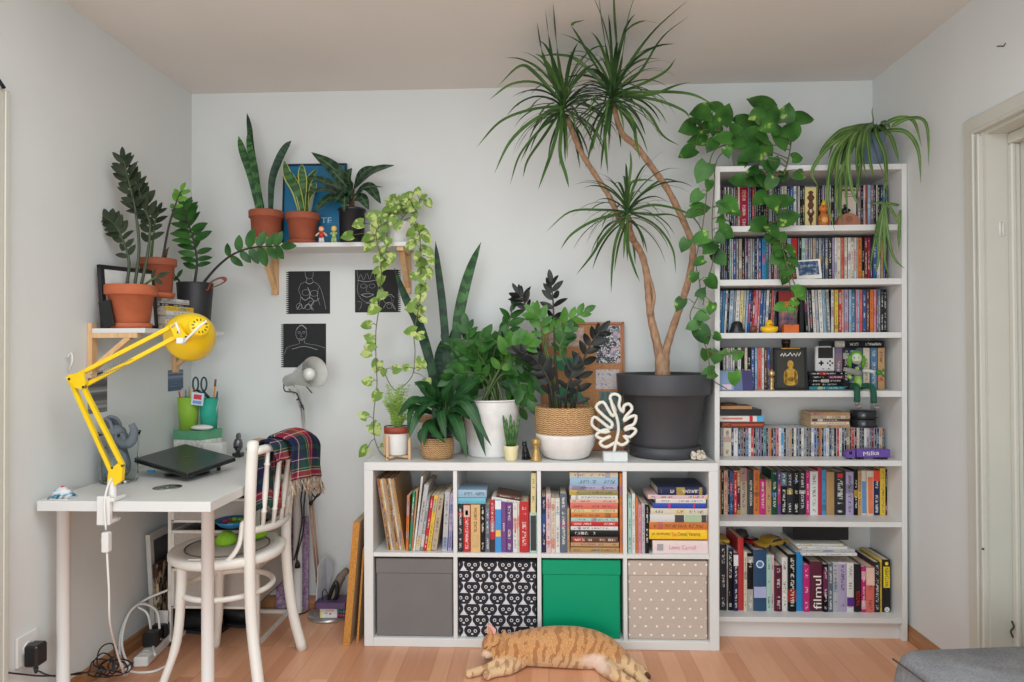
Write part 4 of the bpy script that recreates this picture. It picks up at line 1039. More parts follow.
m.box(A(855, 362.2, -.285), A(858.4, 361.6, -.282)); obj('face_marks', m, mat((50, 56, 44), .6), h_)
m = M(); m.sphere(A(856.5, 356.8, -.252), .0265, 18, 12, sz=1.1, sy=.9)
for s in (-1, 1): m.tube([A(856.5 + s * 6.2, 356, -.258), A(856.5 + s * 7, 362, -.258), A(856.5 + s * 6.2, 368, -.258)], [.009, .010, .005], 8)
obj('hair', m, mat((92, 150, 40), .8, var=.2, name='green_yarn'), h_)
m = M(); m.tube(spline([A(863, 371, -.262), A(868, 371, -.275), A(875, 372, -.28)], 4), [.0075] * 8 + [.007], 8); obj('arm', m, mat((190, 196, 190), .7), t)
m = M(); m.tube(spline([A(852, 371, -.262), A(849, 376, -.278), A(851, 378, -.292)], 4), .0078, 8); obj('arm', m, gl, t)
m = M(); m.sphere(A(879, 372.5, -.284), .012, 12, 8); m.sphere(A(884, 370, -.284), .007, 10, 6); m.sphere(A(884, 375.5, -.284), .007, 10, 6); obj('glove', m, mat((60, 122, 50), .8), t)
m = M(); c0, c1 = A(843.5, 369, -.3), A(862, 374, -.3); m.tube([c0, c0.lerp(c1, .3), c0.lerp(c1, .8), c1], [.008, .012, .0135, .008], 10, flat=.5); obj('grey_bundle', m, gy, t)

# fifth shelf: cassettes on the discs, disc stack, spindle, toy lorry
z = Z5 + .1255; G = 'boxes piled on the discs at the pot end'
def slab(px0, px1, hh, material, label, cat, Y=-.186, depth=.115, name='tape_box'):
    global z
    a = at(px0, 430, Y).x + .002; b = at(px1, 430, Y).x; m = M(); m.box((a, Y, z + .0003), (b, Y + depth, z + hh), .0012); z += hh + .0004
    t = thing(name, label, cat, base_of(m), G); obj('sleeve', m, material, t); t['x0'] = a; t['x1'] = b; t['z'] = z - hh / 2; t['h'] = hh; return t
t = slab(721, 764.5, .0265, mat((106, 46, 32), .4), 'red-brown video cassette sleeve lowest in its pile', 'video cassette')
lettering(t, 'JVC', (t['x0'] + .022, -.1868, t['z']), (1, 0, 0), (0, 0, 1), .028, .014, mat((236, 130, 60), .5)); m = M(); m.box((t['x0'] + .045, -.1866, t['z'] - .004), (t['x1'] - .004, -.185, t['z'] + .004)); obj('orange_stripe', m, mat((176, 76, 44), .5), t)
t = slab(719.5, 764, .0262, mat((222, 216, 206), .4), 'white video cassette sleeve with red and blue blocks', 'video cassette')
m = M(); m.box((t['x1'] - .062, -.1866, t['z'] - .0125), (t['x1'] - .048, -.185, t['z'] + .0125)); obj('red_block', m, mat((200, 30, 60), .5), t)
m = M(); m.box((t['x1'] - .03, -.1866, t['z'] - .0125), (t['x1'] - .001, -.185, t['z'] + .0125)); obj('blue_block', m, mat((80, 170, 210), .5), t)
m = M(); m.box((t['x0'] + .012, -.1866, t['z'] - .003), (t['x0'] + .1, -.185, t['z'] + .004)); obj('red_print', m, mat((206, 120, 120), .5), t)
slab(718.8, 762, .028, blk, 'flat black box lying above the white cassette sleeve', 'box', name='black_box')
slab(720.5, 752.5, .016, wood((170, 126, 84), (196, 154, 108), .5, 'x', 12), 'flat tan wooden box on the black box', 'box', depth=.09, name='wooden_box')
m = M(); p = at(729, 340, -.15); m.lathe([(0, 0), (.03, 0), (.032, .004), (.028, .009), (0, .009)], (p.x, -.14, z), 20, sx=1.2); solo('round_coaster', m, mat((112, 66, 50), .6), 'oval brown coaster topmost on the pile of boxes', 'coaster')
z = Z5 + .1258; G = 'disc sleeves stacked on the discs'
for k in range(5):
    a = at(812 - (k % 2) * .5, 440, -.185).x; b = at(850.5 - (k % 3) * .4, 440, -.185).x; hh = .0135
    T = frame((a, -.186 + (k * 3 % 4) * .001, z), (0, 0, 1), (1, 0, 0), (0, 1, 0)); o = slim_case(hh - .0005, b - a, .125, T, ['tan', 'cream', 'brown', 'beige', 'tan'][k], 'disc_sleeve', body=mat((196, 170, 132), .6)); z += hh
    _tag(o, f'{nm[k]} cardboard sleeve of the flat disc stack beside the spindle', 'disc sleeve', G)
p = at(866.5, 430, -.16); r = (at(880.5, 430, -.16).x - at(852.5, 430, -.16).x) / 2 * .95; zc = Z5 + .1256; h = at(866, 410, -.16).z - zc
for k, nmk in enumerate(('lower', 'upper')):
    zz = zc + k * h * .5; t = thing('disc_spindle', f'{nmk} of two black disc spindles beneath the hanging doll', 'disc spindle', (p.x, -.15, zz), 'disc spindles on the music discs')
    m = M(); m.lathe([(0, 0), (r, 0), (r, h * .09), (r * .93, h * .1), (0, h * .1)], (p.x, -.13, zz), 28); obj('base', m, blk, t)
    m = M(); m.lathe([(.007, h * .1), (r * .9, h * .1), (r * .9, h * .34), (.007, h * .34)], (p.x, -.13, zz), 28); obj('discs', m, mat((120, 122, 128), .2, .6), t)
    m = M(); m.lathe([(r * .93, h * .1), (r * .95, h * .4), (r * .9, h * .47), (0, h * .48)], (p.x, -.13, zz), 28); obj('cover', m, mat((44, 46, 50), .15), t)
# purple toy lorry in front
a = at(847, 460, -.262); b = at(891, 449.5, -.262); z0 = Z5; x0, x1 = a.x, b.x; w = x1 - x0; h = b.z - z0; pu = mat((104, 74, 158), .4, name='purple_paint')
t = thing('toy_lorry', 'purple toy lorry with white script on its trailer', 'toy lorry', ((x0 + x1) / 2, -.25, z0))
m = M(); m.box((x0 + w * .24, -.262, z0 + h * .2), (x1, -.232, z0 + h), .002); obj('trailer', m, pu, t)
m = M(); m.prism([(x0, z0 + h * .15), (x0, z0 + h * .62), (x0 + w * .05, z0 + h * .9), (x0 + w * .2, z0 + h * .95), (x0 + w * .2, z0 + h * .15)], -.262, -.232); cb = obj('cab', m, pu, t)
m = M(); m.box((x0 + w * .06, -.2628, z0 + h * .5), (x0 + w * .13, -.261, z0 + h * .8)); obj('window', m, mat((30, 30, 40), .2), cb)
for f in (.1, .27, .36, .72, .81, .9):
    for y in (-.258, -.236):
        m = M(); T = Matrix.Translation(V((x0 + w * f, y, z0 + h * .16))) @ Matrix.Rotation(PI / 2, 4, 'X'); m.lathe([(0, -.003), (h * .12, -.004), (h * .17, -.003), (h * .17, .003), (h * .12, .004), (0, .003)], n=14, T=T); obj('wheel', m, blk, t)
lettering(t, 'Milka', (x0 + w * .56, -.2625, z0 + h * .62), V((1, 0, .1)), (0, 0, 1), w * .36, h * .42, INKW)
RACK[0] = False
# ================================================================ magazines, binder and toy cars over the bottom row of books
RACK[0] = True
bt = Z7 + max(at(0, cz(262), -.222).z - Z7, .2)
G = 'magazines lying on the bottom row'
zt = at(840, 515 + 262 / 6.49, -.222).z + .002; z = zt
for k, (x0, x1, hh, c, l) in enumerate(((803, 858, .012, 'white', 'lowest magazine lying across the bottom row of books'), (804.5, 857, .011, 'pale grey', 'second magazine from the bottom lying on the row'), (801, 851, .010, 'white', 'third magazine lying on the bottom row with a wavy edge'), (800, 848, .008, 'white', 'topmost white magazine under the black binder'))):
    a = at(x0, 550, -.23).x; b = at(x1, 550, -.23).x; T = frame((a, -.236 + k * .012, z), (0, 0, 1), (1, 0, 0), (0, 1, 0)); T = T @ Matrix.Rotation(0, 4, 'X')
    o = slim_case(hh - .0004, b - a, .2, T, c, 'magazine', body=mat((222, 220, 216), .5)); z += hh; _tag(o, l, 'magazine', G)
a = at(790, 535, -.1); b = at(845, 526.5, -.1); m = M(); m.box((a.x, -.15, at(0, 535, -.15).z + .004), (b.x, -.02, .4775 - .001), .003); bz = z
t = thing('ring_binder', 'black binder lying highest over the magazines on the bottom shelf', 'binder', base_of(m)); obj('cover', m, blk, t)
m = M(); m.box((a.x + .03, -.1512, .4775 - .03), (a.x + .1, -.1502, .4775 - .018)); obj('label', m, mat((60, 60, 62), .5), t)
def toy_car(c, yaw, L, paint, label, dark=(28, 28, 32), tilt=0):
    t = thing('toy_car', label, 'toy car', c); T = Matrix.Translation(V(c)) @ Matrix.Rotation(yaw, 4, 'Z') @ Matrix.Rotation(tilt, 4, 'Y')
    W, H = L * .42, L * .27
    m = M(); pr = [(-.5, .22), (-.49, .5), (-.3, .56), (-.16, .92), (.12, .98), (.3, .62), (.46, .5), (.5, .34), (.49, .2)]
    m.prism([(u * L, v * H) for u, v in pr], -W / 2, W / 2, lambda u, v, d: T @ V((u, d, v))); obj('bodywork', m, paint, t)
    m = M()
    for s in (-1, 1): m.prism([(u * L, v * H) for u, v in ((-.25, .6), (-.14, .87), (.1, .92), (.24, .62))], s * W / 2 - .0006, s * W / 2 + .0006, lambda u, v, d: T @ V((u, d, v)))
    m.prism([(u * L, v * H) for u, v in ((.14, .97), (.3, .64), (.31, .66), (.15, 1.0))], -W * .42, W * .42, lambda u, v, d: T @ V((u, d, v)))
    obj('windows', m, mat(dark, .1), t)
    for u in (-.3, .3):
        for s in (-1, 1):
            m = M(); T2 = T @ Matrix.Translation(V((u * L, s * W * .48, H * .2))) @ Matrix.Rotation(PI / 2, 4, 'X'); m.lathe([(0, -.003), (H * .16, -.004), (H * .23, -.003), (H * .23, .003), (H * .16, .004), (0, .003)], n=14, T=T2); obj('wheel', m, blk, t)
    return t
def on_books(px, Y): return at(px, 545, Y).x
toy_car((on_books(774, -.19), -.17, Z7 + .2705), .55, .155, mat((170, 138, 46), .3, .3), 'gold toy car parked on top of the bottom row of books', tilt=.0)
toy_car((on_books(754, -.16), -.15, Z7 + .272), -1.1, .1, mat((150, 36, 36), .3), 'red toy car parked behind the gold one on the books')
p = at(743, 531, -.1); m = M(); m.lathe([(0, 0), (.03, 0), (.034, .02), (.024, .045), (0, .05)], (p.x, -.09, Z7 + .272), 16); solo('round_tin', m, mat((52, 56, 54), .5), 'dark round tin at the back above the bottom row of books', 'tin')
p = at(724, 529, -.12); m = M(); m.box((BI0 + .001, -.16, Z7 + .274), (p.x + .02, -.06, Z7 + .29), .002); t = thing('small_box', 'small yellow and black box lying at the back of the bottom shelf', 'box', base_of(m)); obj('box_body', m, mat((226, 180, 60), .5), t)
RACK[0] = False

# ================================================================ sketches and prints on the walls
CHALK = mat((196, 198, 200), .8, name='white_chalk'); BLKP = mat((30, 31, 33), .75, var=.1, name='black_paper')
def sketch(px0, px1, py0, py1, holes, strokes, label):
    a = at(px0, py1, -.001); b = at(px1, py0, -.001); w = b.x - a.x; h = b.z - a.z
    t = thing('chalk_sketch', label, 'drawing', (a.x + w / 2, -.002, a.z), 'chalk sketches on black paper')
    n = 22; e = []
    for i in range(n):        # torn spiral-binding edge
        z0 = i / n; e += [(-.0, z0), (-.06, z0 + .25 / n), (-.06, z0 + .6 / n), (0, z0 + .75 / n)]
    if holes == 'near': poly = [(1, 0), (1, 1), (0, 1)] + e[::-1]
    else: poly = [(0, 1), (0, 0)] + [(1 - u, v) for u, v in e] + [(1, 1)]
    m = M(); m.prism([(a.x + u * w, a.z + v * h) for u, v in poly], -.0012, -.0002); obj('sheet', m, BLKP, t)
    m = M()
    for s in strokes: m.tube(spline([(a.x + u * w, -.0014, a.z + v * h) for u, v in s], 4), .0011, 4, flat=.5)
    obj('chalk_lines', m, CHALK, t)
    return t
def ring(cx, cy, rx, ry, k=9): return [(cx + rx * math.cos(2 * PI * i / k), cy + ry * math.sin(2 * PI * i / k)) for i in range(k + 1)]
sk1 = [[(.4, .98), (.42, .86), (.5, .82), (.58, .86), (.6, .98)], [(.44, .86), (.43, .76), (.3, .7), (.25, .55), (.3, .4), (.26, .22)], [(.56, .84), (.6, .76), (.72, .68), (.8, .52), (.86, .3), (.9, .1)], [(.42, .74), (.5, .7), (.6, .74)],
       ring(.42, .5, .09, .07), ring(.62, .48, .09, .07), [(.3, .4), (.4, .32), (.52, .38), (.64, .3), (.74, .36)], [(.72, .62), (.7, .4), (.76, .2)], [(.46, .62), (.52, .5), (.5, .36)], [(.2, .1), (.3, .22), (.36, .12), (.48, .24), (.56, .1)], ring(.26, .18, .07, .07), ring(.46, .16, .07, .06), ring(.55, .25, .06, .05), [(.62, .3), (.55, .2), (.6, .08)]]
sketch(288.5, 330, 271, 314, 'near', sk1, 'white chalk line drawing of a bare torso under the wall shelf')
sk2 = [[(.05, .98), (.08, .78), (.14, .9), (.2, .76), (.28, .92), (.34, .78), (.42, .95), (.48, .78)], [(.05, .76), (.26, .72), (.5, .76)], ring(.2, .62, .07, .05), ring(.4, .62, .07, .05), [(.3, .64), (.26, .5), (.34, .48)], [(.14, .42), (.28, .36), (.44, .42), (.28, .44), (.14, .42)], [(.08, .74), (.06, .5), (.16, .3), (.3, .24), (.46, .3), (.54, .5), (.52, .74)],
       [(.1, .06), (.16, .22), (.06, .26)], [(.3, .06), (.36, .2), (.26, .22)], ring(.76, .3, .1, .09), [(.66, .1), (.74, .22), (.86, .2), (.94, .06)], [(.7, .36), (.82, .42), (.92, .34)], [(.9, .3), (.86, .14), (.92, .08)], ring(.8, .14, .06, .05)]
sketch(355, 398, 269.5, 312.5, 'far', sk2, 'white chalk face with a spiky crown drawn beside trailing leaves')
sk3 = [ring(.42, .78, .13, .17), [(.3, .86), (.42, .97), (.55, .88)], [(.36, .62), (.36, .54), (.1, .46), (.02, .3)], [(.5, .62), (.52, .55), (.8, .5), (.98, .44)], ring(.37, .8, .03, .02), ring(.48, .8, .03, .02), [(.42, .78), (.41, .71), (.45, .7)], [(.36, .66), (.43, .64), (.5, .67)], [(.2, .42), (.5, .48), (.8, .4)]]
sketch(283.5, 326, 323.5, 367.5, 'near', sk3, 'white chalk portrait sketch just behind the silver lamp')
def wall_print(px0, px1, py0, py1, label, m_, border=None, name='photo_print'):
    a = atx(px0, py1, XL + .001); b = atx(px1, py0, XL + .001); t = thing(name, label, 'photo', (XL, (a.y + b.y) / 2, a.z))
    m = M(); m.box((XL + .0004, a.y, a.z), (XL + .002, b.y, b.z)); obj('print', m, m_, t); return t, a, b
t, a, b = wall_print(88, 107, 374, 414, 'black and white photo pinned below the near shelf bracket', m_print((38, 38, 38), (84, 84, 84), (178, 178, 176), 3))
m = M(); m.box((XL + .002, a.y + .03, b.z - .02), (XL + .006, b.y - .03, b.z + .012), .001); obj('clip', m, mat((60, 60, 62), .4), t)
t, a, b = wall_print(168, 183, 369.5, 391.5, 'small blue group photo on the wall below the far shelf bracket', m_print((34, 44, 66), (70, 90, 122), (170, 180, 196), 4))
m = M(); p = atx(66, 370, XL); m.tube(spline([p + V((.004, 0, .045)), p + V((.02, 0, .06)), p + V((.03, -.01, .03)), p + V((.012, 0, 0))], 5), .003, 8); solo('wall_hook', m, WHITE2, 'white curved hook on the wall above the yellow lamp elbow', 'hook')

# ================================================================ yellow clamp lamp
YEL = mat((238, 200, 8), .32, var=.02, name='yellow_enamel'); STEEL = mat((150, 146, 138), .35, .8, name='spring_steel')
LY = -1.0
L = lambda x, y, Y=LY: at(x, y, Y)
lp = thing('clamp_lamp', 'yellow jointed work lamp clamped to the front edge of the desk', 'lamp', L(115, 498))
m = M(); a = L(108, 500); b = L(122, 487)
m.box((L(104, 500).x, DF - .02, DZ - .075), (L(117, 500).x, DF - .002, DZ + .02), .003); m.box((L(104.5, 500).x, DF - .0185, DZ + .001), (L(121, 500).x, DF + .05, DZ + .014), .003); m.box((L(104.5, 500).x, DF - .0185, DZ - .0735), (L(116.5, 500).x, DF + .045, DZ - .06), .003)
m.lathe([(0, 0), (.014, 0), (.014, .008), (.005, .01), (.005, .027), (0, .027)], (L(110, 500).x, DF + .03, DZ - .064), 14)
m.lathe([(.013, 0), (.013, .05), (.011, .062), (0, .062)], (L(114, 500).x, DF + .012, DZ + .012), 16); obj('clamp', m, WHITE2, lp)
def bar(m, p, q, w=.0066, d=.006):
    p, q = V(p), V(q); e = (q - p).normalized(); s = V((0, 1, 0)); n_ = e.cross(s).normalized()
    m.add([p + n_ * i * w + s * j * d for i in (-1, 1) for j in (-1, 1)] + [q + n_ * i * w + s * j * d for i in (-1, 1) for j in (-1, 1)], [(0, 1, 3, 2), (4, 6, 7, 5), (0, 4, 5, 1), (2, 3, 7, 6), (0, 2, 6, 4), (1, 5, 7, 3)], False)
for p, q in (((70, 379), (111, 470)), ((83, 386), (123, 466))):
    m = M(); bar(m, L(*p), L(*q)); obj('lower_arm', m, YEL, lp)
for p, q in (((72, 378), (170, 327.5)), ((84, 386), (178, 336))):
    m = M(); bar(m, L(*p, LY + .004), L(*q, LY + .05)); obj('upper_arm', m, YEL, lp)
def plate(pts, Y, th=.006):
    m = M(); P = [L(x, y, Y) for x, y in pts]; m.prism([(p.x, p.z) for p in P], Y - th, Y + th); return m
obj('elbow_plate', plate([(66, 377), (70, 374.5), (84, 372), (86.5, 384), (82, 389), (76, 388)], LY - .012, .004), YEL, lp)
obj('base_plate', plate([(110, 470), (119, 463), (124, 466), (123, 480), (118, 484), (108.5, 486.5), (109, 478)], LY - .01, .008), YEL, lp)
obj('head_plate', plate([(170, 325), (178, 323), (185, 333), (190, 337), (186, 343), (176, 338)], LY + .035, .006), YEL, lp)
for p, q in (((101, 432), (119, 465)), ((98, 435), (113, 467)), ((90, 375), (132, 359)), ((90, 379), (126, 365))):
    m = M(); a, b = L(*p, LY - .008), L(*q, LY - .004); k = 60; e = (b - a).normalized(); s1 = V((0, 1, 0)); s2 = e.cross(s1)
    m.tube([a.lerp(b, i / k) + (s1 * math.cos(i * 1.9) + s2 * math.sin(i * 1.9)) * .0028 for i in range(k + 1)], .0013, 4); obj('spring', m, STEEL, lp)
for x, y in ((69, 379), (83, 387), (112, 468), (122, 466), (123, 482.5), (178, 332), (186, 337)):
    m = M(); c = L(x, y, LY - .018 if x < 150 else LY + .026); m.disc(c, .004, 12, (0, -1, 0)); m.tube([c, c + V((0, .014, 0))], .004, 10); obj('screw', m, STEEL if x != 123 else WHITE2, lp)
# shade: seen from behind its vented cap, opening to the desk
hc = L(194.5, 332, LY + .1); ax = (L(206, 319, LY - .03) - hc).normalized()       # towards the cap
T = Matrix.Translation(hc) @ V((0, 0, 1)).rotation_difference(ax).to_matrix().to_4x4()
m = M(); m.lathe([(.086, -.075), (.0875, -.073), (.085, -.06), (.078, -.03), (.066, 0), (.05, .025), (.038, .036), (.034, .04), (.034, .075), (.03, .082), (0, .084)], n=36, T=T); m.lathe([(.0, .036), (.036, .032), (.048, .022), (.064, -.002), (.076, -.031), (.083, -.06), (.086, -.075)], n=36, T=T)
shd = obj('lamp_shade', m, YEL, lp)
m = M()
for i in range(12):
    an = 2 * PI * i / 12; m.box((-.0018, -.004, -.0005), (.0018, .004, .0008), 0, T=T @ Matrix.Rotation(an, 4, 'Z') @ Matrix.Translation(V((0, .022, .0835))))
obj('vent_slots', m, mat((70, 56, 8), .6), shd)
m = M(); c0 = L(183, 344, LY - .045); c1 = L(208, 321, LY - .035); m.tube([c0, c0.lerp(c1, .25) + V((0, -.012, 0)), c0.lerp(c1, .8) + V((0, -.016, 0)), c1 + V((0, -.01, 0))], .004, 8); m.box(L(180, 341.5, LY - .03) + V((-.008, -.012, -.008)), L(180, 341.5, LY - .03) + V((.016, .012, .012)), .003); m.tube([L(172, 327, LY - .02), L(176, 323, LY - .03), L(180, 334, LY - .03)], .004, 8)
obj('handle', m, WHITE2, lp)
m = M(); c = spline([L(112, 478, LY - .02), L(107, 489, LY - .03), L(104.5, 505, LY - .045), L(106, 530, LY - .045)], 6); m.tube(c, .0035, 8)
m.tube(spline([L(107, 552, LY - .045), L(109, 590, LY - .04), L(110, 622, LY - .01), L(116, 648, LY + .12), L(122, 668, LY + .2), atz(126, 676, .004), atz(132, 664, .004)], 6), .0035, 8); obj('cord', m, WHITE2, lp)
m = M(); a = L(103, 552, LY - .045); b = L(110, 532, LY - .045); m.box((a.x, LY - .056, a.z), (b.x, LY - .034, b.z), .003); m.box((a.x - .004, LY - .05, a.z + .03), (a.x, LY - .04, a.z + .045), .001); obj('switch', m, WHITE2, lp)

# ================================================================ on the desk
# laptop on a low stand
A_, B_, C_, D_ = V((-.872, -.587, .815)), V((-.805, -.33, .832)), V((-.512, -.475, .803)), V((-.588, -.715, .776))
u = ((D_ - A_) + (C_ - B_)) / 2; v = ((B_ - A_) + (C_ - D_)) / 2; o = (A_ + B_ + C_ + D_) / 4 - (u + v) / 2; w_ = u.cross(v).normalized()
if w_.z < 0: w_ = -w_
T = Matrix(((u.normalized().x, v.normalized().x, w_.x, o.x), (u.normalized().y, v.normalized().y, w_.y, o.y), (u.normalized().z, v.normalized().z, w_.z, o.z), (0, 0, 0, 1)))
lu, lv = u.length, v.length; dkg = mat((62, 66, 67), .3, .3, name='dark_grey_lid')
lt = thing('laptop', 'closed dark grey laptop raised on a black stand', 'laptop', (o + (u + v) / 2))
m = M(); m.box((0, 0, -.019), (lu, lv, -.008), .003, T=T); base = obj('base', m, mat((30, 31, 34), .45), lt)
m = M(); m.box((0, 0, -.007), (lu, lv, 0), .0025, T=T); obj('lid', m, dkg, lt)
m = M(); m.lathe([(0, 0), (.011, 0), (.011, .0004), (0, .0005)], (lu * .5, lv * .52, .0001), 20, T=T); obj('round_emblem', m, mat((84, 86, 88), .3, .6), lt)
m = M()
for k in range(4): m.box((lu * (.1 + k * .09), -.0006, -.016), (lu * (.15 + k * .09), .001, -.011), 0, T=T)
for k in range(5): m.box((-.0006, lv * (.15 + k * .14), -.016), (.001, lv * (.22 + k * .14), -.011), 0, T=T)
obj('port', m, mat((12, 12, 13), .5), base)
st = thing('laptop_stand', 'low black stand with a blue strip under the laptop', 'stand', (-.69, -.53, DZ))
m = M(); m.box((lu * .15, lv * .12, -.032), (lu * .85, lv * .92, -.0195), .004, T=T); obj('platform', m, blk, st)
m = M()
c_ = T @ V((lu * .5, lv * .52, -.03)); m.lathe([(0, 0), (.085, 0), (.085, .006), (.03, .012), (.022, .02), (.022, c_.z - DZ - .004), (0, c_.z - DZ - .004)], (c_.x, c_.y, DZ + .0005), 24)
for k in (.2, .8):
    q = T @ V((lu * k, lv * .85, -.034)); m.tube([q, V((q.x, q.y, DZ + .004))], .008, 10)
obj('foot', m, blk, st)
m = M(); q = T @ V((lu * .3, lv * .02, -.036)); m.box(q + V((-.015, -.006, -.006)), q + V((.015, .006, .003)), .002); obj('blue_strip', m, mat((30, 120, 170), .3), st)  # small plain blue strip at the edge of the stand
m = M(); p = atz(167.5, 487.5, DZ); m.lathe([(.0075, 0), (.049, 0), (.049, .0014), (.0075, .0014), (.0075, 0)], (p.x, p.y, DZ + .0003), 32); n = N('disc_foil'); n.col(n.ramp(n.noise(n.coord('Object'), 14, 2), [(.35, srgb(120, 130, 120)), (.6, srgb(176, 186, 170))])); n.set(.15, .85); solo('compact_disc', m, n.mat, 'shiny disc lying flat on the desk before the laptop', 'disc')
# sweets packet
p = atz(57, 500, DZ); t = thing('sweets_packet', 'small blue and white plastic packet at the outer desk corner', 'packet', p + V((0, .02, 0)))
m = M(); vs = []; k = 8
for i in range(k + 1):
    for j in range(5):
        uu, vv = i / k - .5, j / 4 - .5; hh = .034 * (1 - (2 * uu) ** 4) * (1 - (2 * vv) ** 2) + .003 + R.uniform(-.003, .003)
        vs.append(p + V((uu * .07, .025 + vv * .05, hh + .001)))
b0 = len(vs); vs += [V((q.x, q.y, DZ + .0005)) for q in vs]
fs = [(i * 5 + j, i * 5 + j + 1, (i + 1) * 5 + j + 1, (i + 1) * 5 + j) for i in range(k) for j in range(4)]
fs += [tuple(b0 + q for q in f[::-1]) for f in fs]
ed = [j for j in range(5)] + [i * 5 + 4 for i in range(1, k + 1)] + [k * 5 + j for j in (3, 2, 1, 0)] + [i * 5 for i in range(k - 1, 0, -1)]
fs += [(ed[i], ed[(i + 1) % len(ed)], b0 + ed[(i + 1) % len(ed)], b0 + ed[i]) for i in range(len(ed))]
m.add(vs, fs, True); n = N('printed_film'); n.col(n.ramp(n.noise(n.coord('Object', scale=(1, 1, 3)), 32, 2), [(.38, srgb(78, 150, 184)), (.5, srgb(206, 218, 222)), (.62, srgb(226, 228, 228))])); n.set(.2); obj('wrapper', m, n.mat, t)
m = M(); m.box(p + V((-.006, .024, .034)), p + V((.008, .032, .042)), .002); obj('red_tab', m, mat((206, 60, 70), .4), t)
# glass jar with a plush elephant
gx, gy = -.862, -.70; gr_ = .066; gh = .19
glass = N('clear_glass'); glass.bs.inputs['Base Color'].default_value = (.93, .97, .97, 1); glass.set(.03, 0, .5, **{'Transmission Weight': 1.0, 'IOR': 1.08})
jr = thing('glass_jar', 'clear glass jar on the desk holding the plush elephant', 'jar', (gx, gy, DZ))
m = M(); m.lathe([(0, .0), (gr_ * .9, 0), (gr_, .01), (gr_ * .96, gh * .55), (gr_ * 1.05, gh * .92), (gr_ * 1.13, gh), (gr_ * 1.1, gh), (gr_ * 1.01, gh * .9), (gr_ * .92, gh * .55), (gr_ * .95, .014), (gr_ * .85, .006), (0, .006)], (gx, gy, DZ + .0006), 36); obj('jar_body', m, glass.mat, jr)
pl = m_cloth((112, 120, 126), .2, 'grey_plush', .9, 260); pl2 = m_cloth((78, 84, 92), .15, 'dark_plush', .9, 260)
E_ = lambda x, y, d=0: at(x, y, gy + d)
el = thing('plush_elephant', 'grey plush elephant with raised trunk sitting in the glass jar', 'soft toy', (gx, gy, DZ + .008))
m = M(); m.tube(spline([E_(117, 478), E_(116, 465), E_(115, 450), E_(114, 442)], 4), [.028, .04, .046, .049, .05, .049, .046, .043, .04, .036, .032, .028, .02], 18); obj('body', m, pl, el)
hc = E_(115.5, 434); m = M(); m.sphere(hc, .037, 20, 14, sx=1.05, sz=.95)
m.tube(spline([E_(119, 437, -.01), E_(126, 443, -.02), E_(132, 440, -.02), E_(134, 431, -.02), E_(131.5, 424, -.02)], 5), [.026 - .0008 * i for i in range(20)] + [.012], 14); obj('head', m, pl, el)
for (x, y), s in (((107.5, 427), -1), ((113, 424.5), 1)):
    m = M(); T = Matrix.Translation(E_(x, y, .012 * s)) @ Matrix.Rotation(.35 * s, 4, 'Z') @ Matrix.Rotation(-.5, 4, 'Y'); m.sphere((0, 0, 0), .034, 18, 10, T=T, sx=.85, sy=.25, sz=1.15); e_ = obj('ear', m, pl, el)
    m = M(); m.sphere((0, -.006, 0), .025, 16, 8, T=T, sx=.85, sy=.25, sz=1.15); obj('inner_ear', m, pl2, e_)
m = M(); q = E_(118.5, 436, -.04); m.sphere(q, .0055, 12, 8); obj('eye', m, mat((34, 40, 50), .15), el)
for dx, dz, dy in ((-.025, .045, -.03), (.025, .045, -.03), (-.02, .02, -.03), (.02, .02, -.03)):
    m = M(); m.tube([(gx + dx * .7, gy, DZ + dz + .02), (gx + dx, gy + dy * .9, DZ + dz + .01), (gx + dx * 1.1, gy + dy * 1.2, DZ + dz)], [.018, .017, .014], 12); obj('leg' if dz < .03 else 'arm', m, pl, el)

# boxes stacked in the corner with pen pots
F0 = V((-.782, -.25)); e1 = V((-.142, .035)); e2 = V((.052, .105)); 
def rbox(z0, z1, mt, name, label, cat, sc=1.0, off=V((0, 0)), pre=None):
    a = F0 + off; P = [a, a + e2 * sc, a + e2 * sc + e1 * sc, a + e1 * sc]
    m = M(); m.add([(p.x, p.y, z) for z in (z0, z1) for p in P], [(3, 2, 1, 0), (4, 5, 6, 7), (0, 1, 5, 4), (1, 2, 6, 5), (2, 3, 7, 6), (3, 0, 4, 7)], False)
    t = thing(name, label, cat, base_of(m)); obj('box_body', m, mt, t); return t, P
zg0 = at(204, 440.5, -.25).z; zg1 = at(204, 431, -.25).z
n = N('marbled_card'); n.col(n.ramp(n.noise(n.coord('Object'), 60, 4), [(.4, srgb(196, 194, 188)), (.6, srgb(226, 225, 222))])); n.set(.6)
t, P = rbox(DZ + .0005, zg0 - .0005, n.mat, 'storage_carton', 'white marbled box under the green one in the desk corner', 'box', .97)
t, P = rbox(zg0, zg1, mat((92, 158, 118), .5, name='green_card_lid'), 'lidded_box', 'flat green box in the desk corner beneath the pen pots', 'box')
m = M(); a = F0; m.box((a.x + .016, a.y - .005, DZ + .0005), (a.x + .105, a.y + .04, at(215, 443, -.25).z), .002); t = thing('small_carton', 'small plain white carton beside the marbled box', 'box', base_of(m)); obj('box_body', m, WHITE2, t)
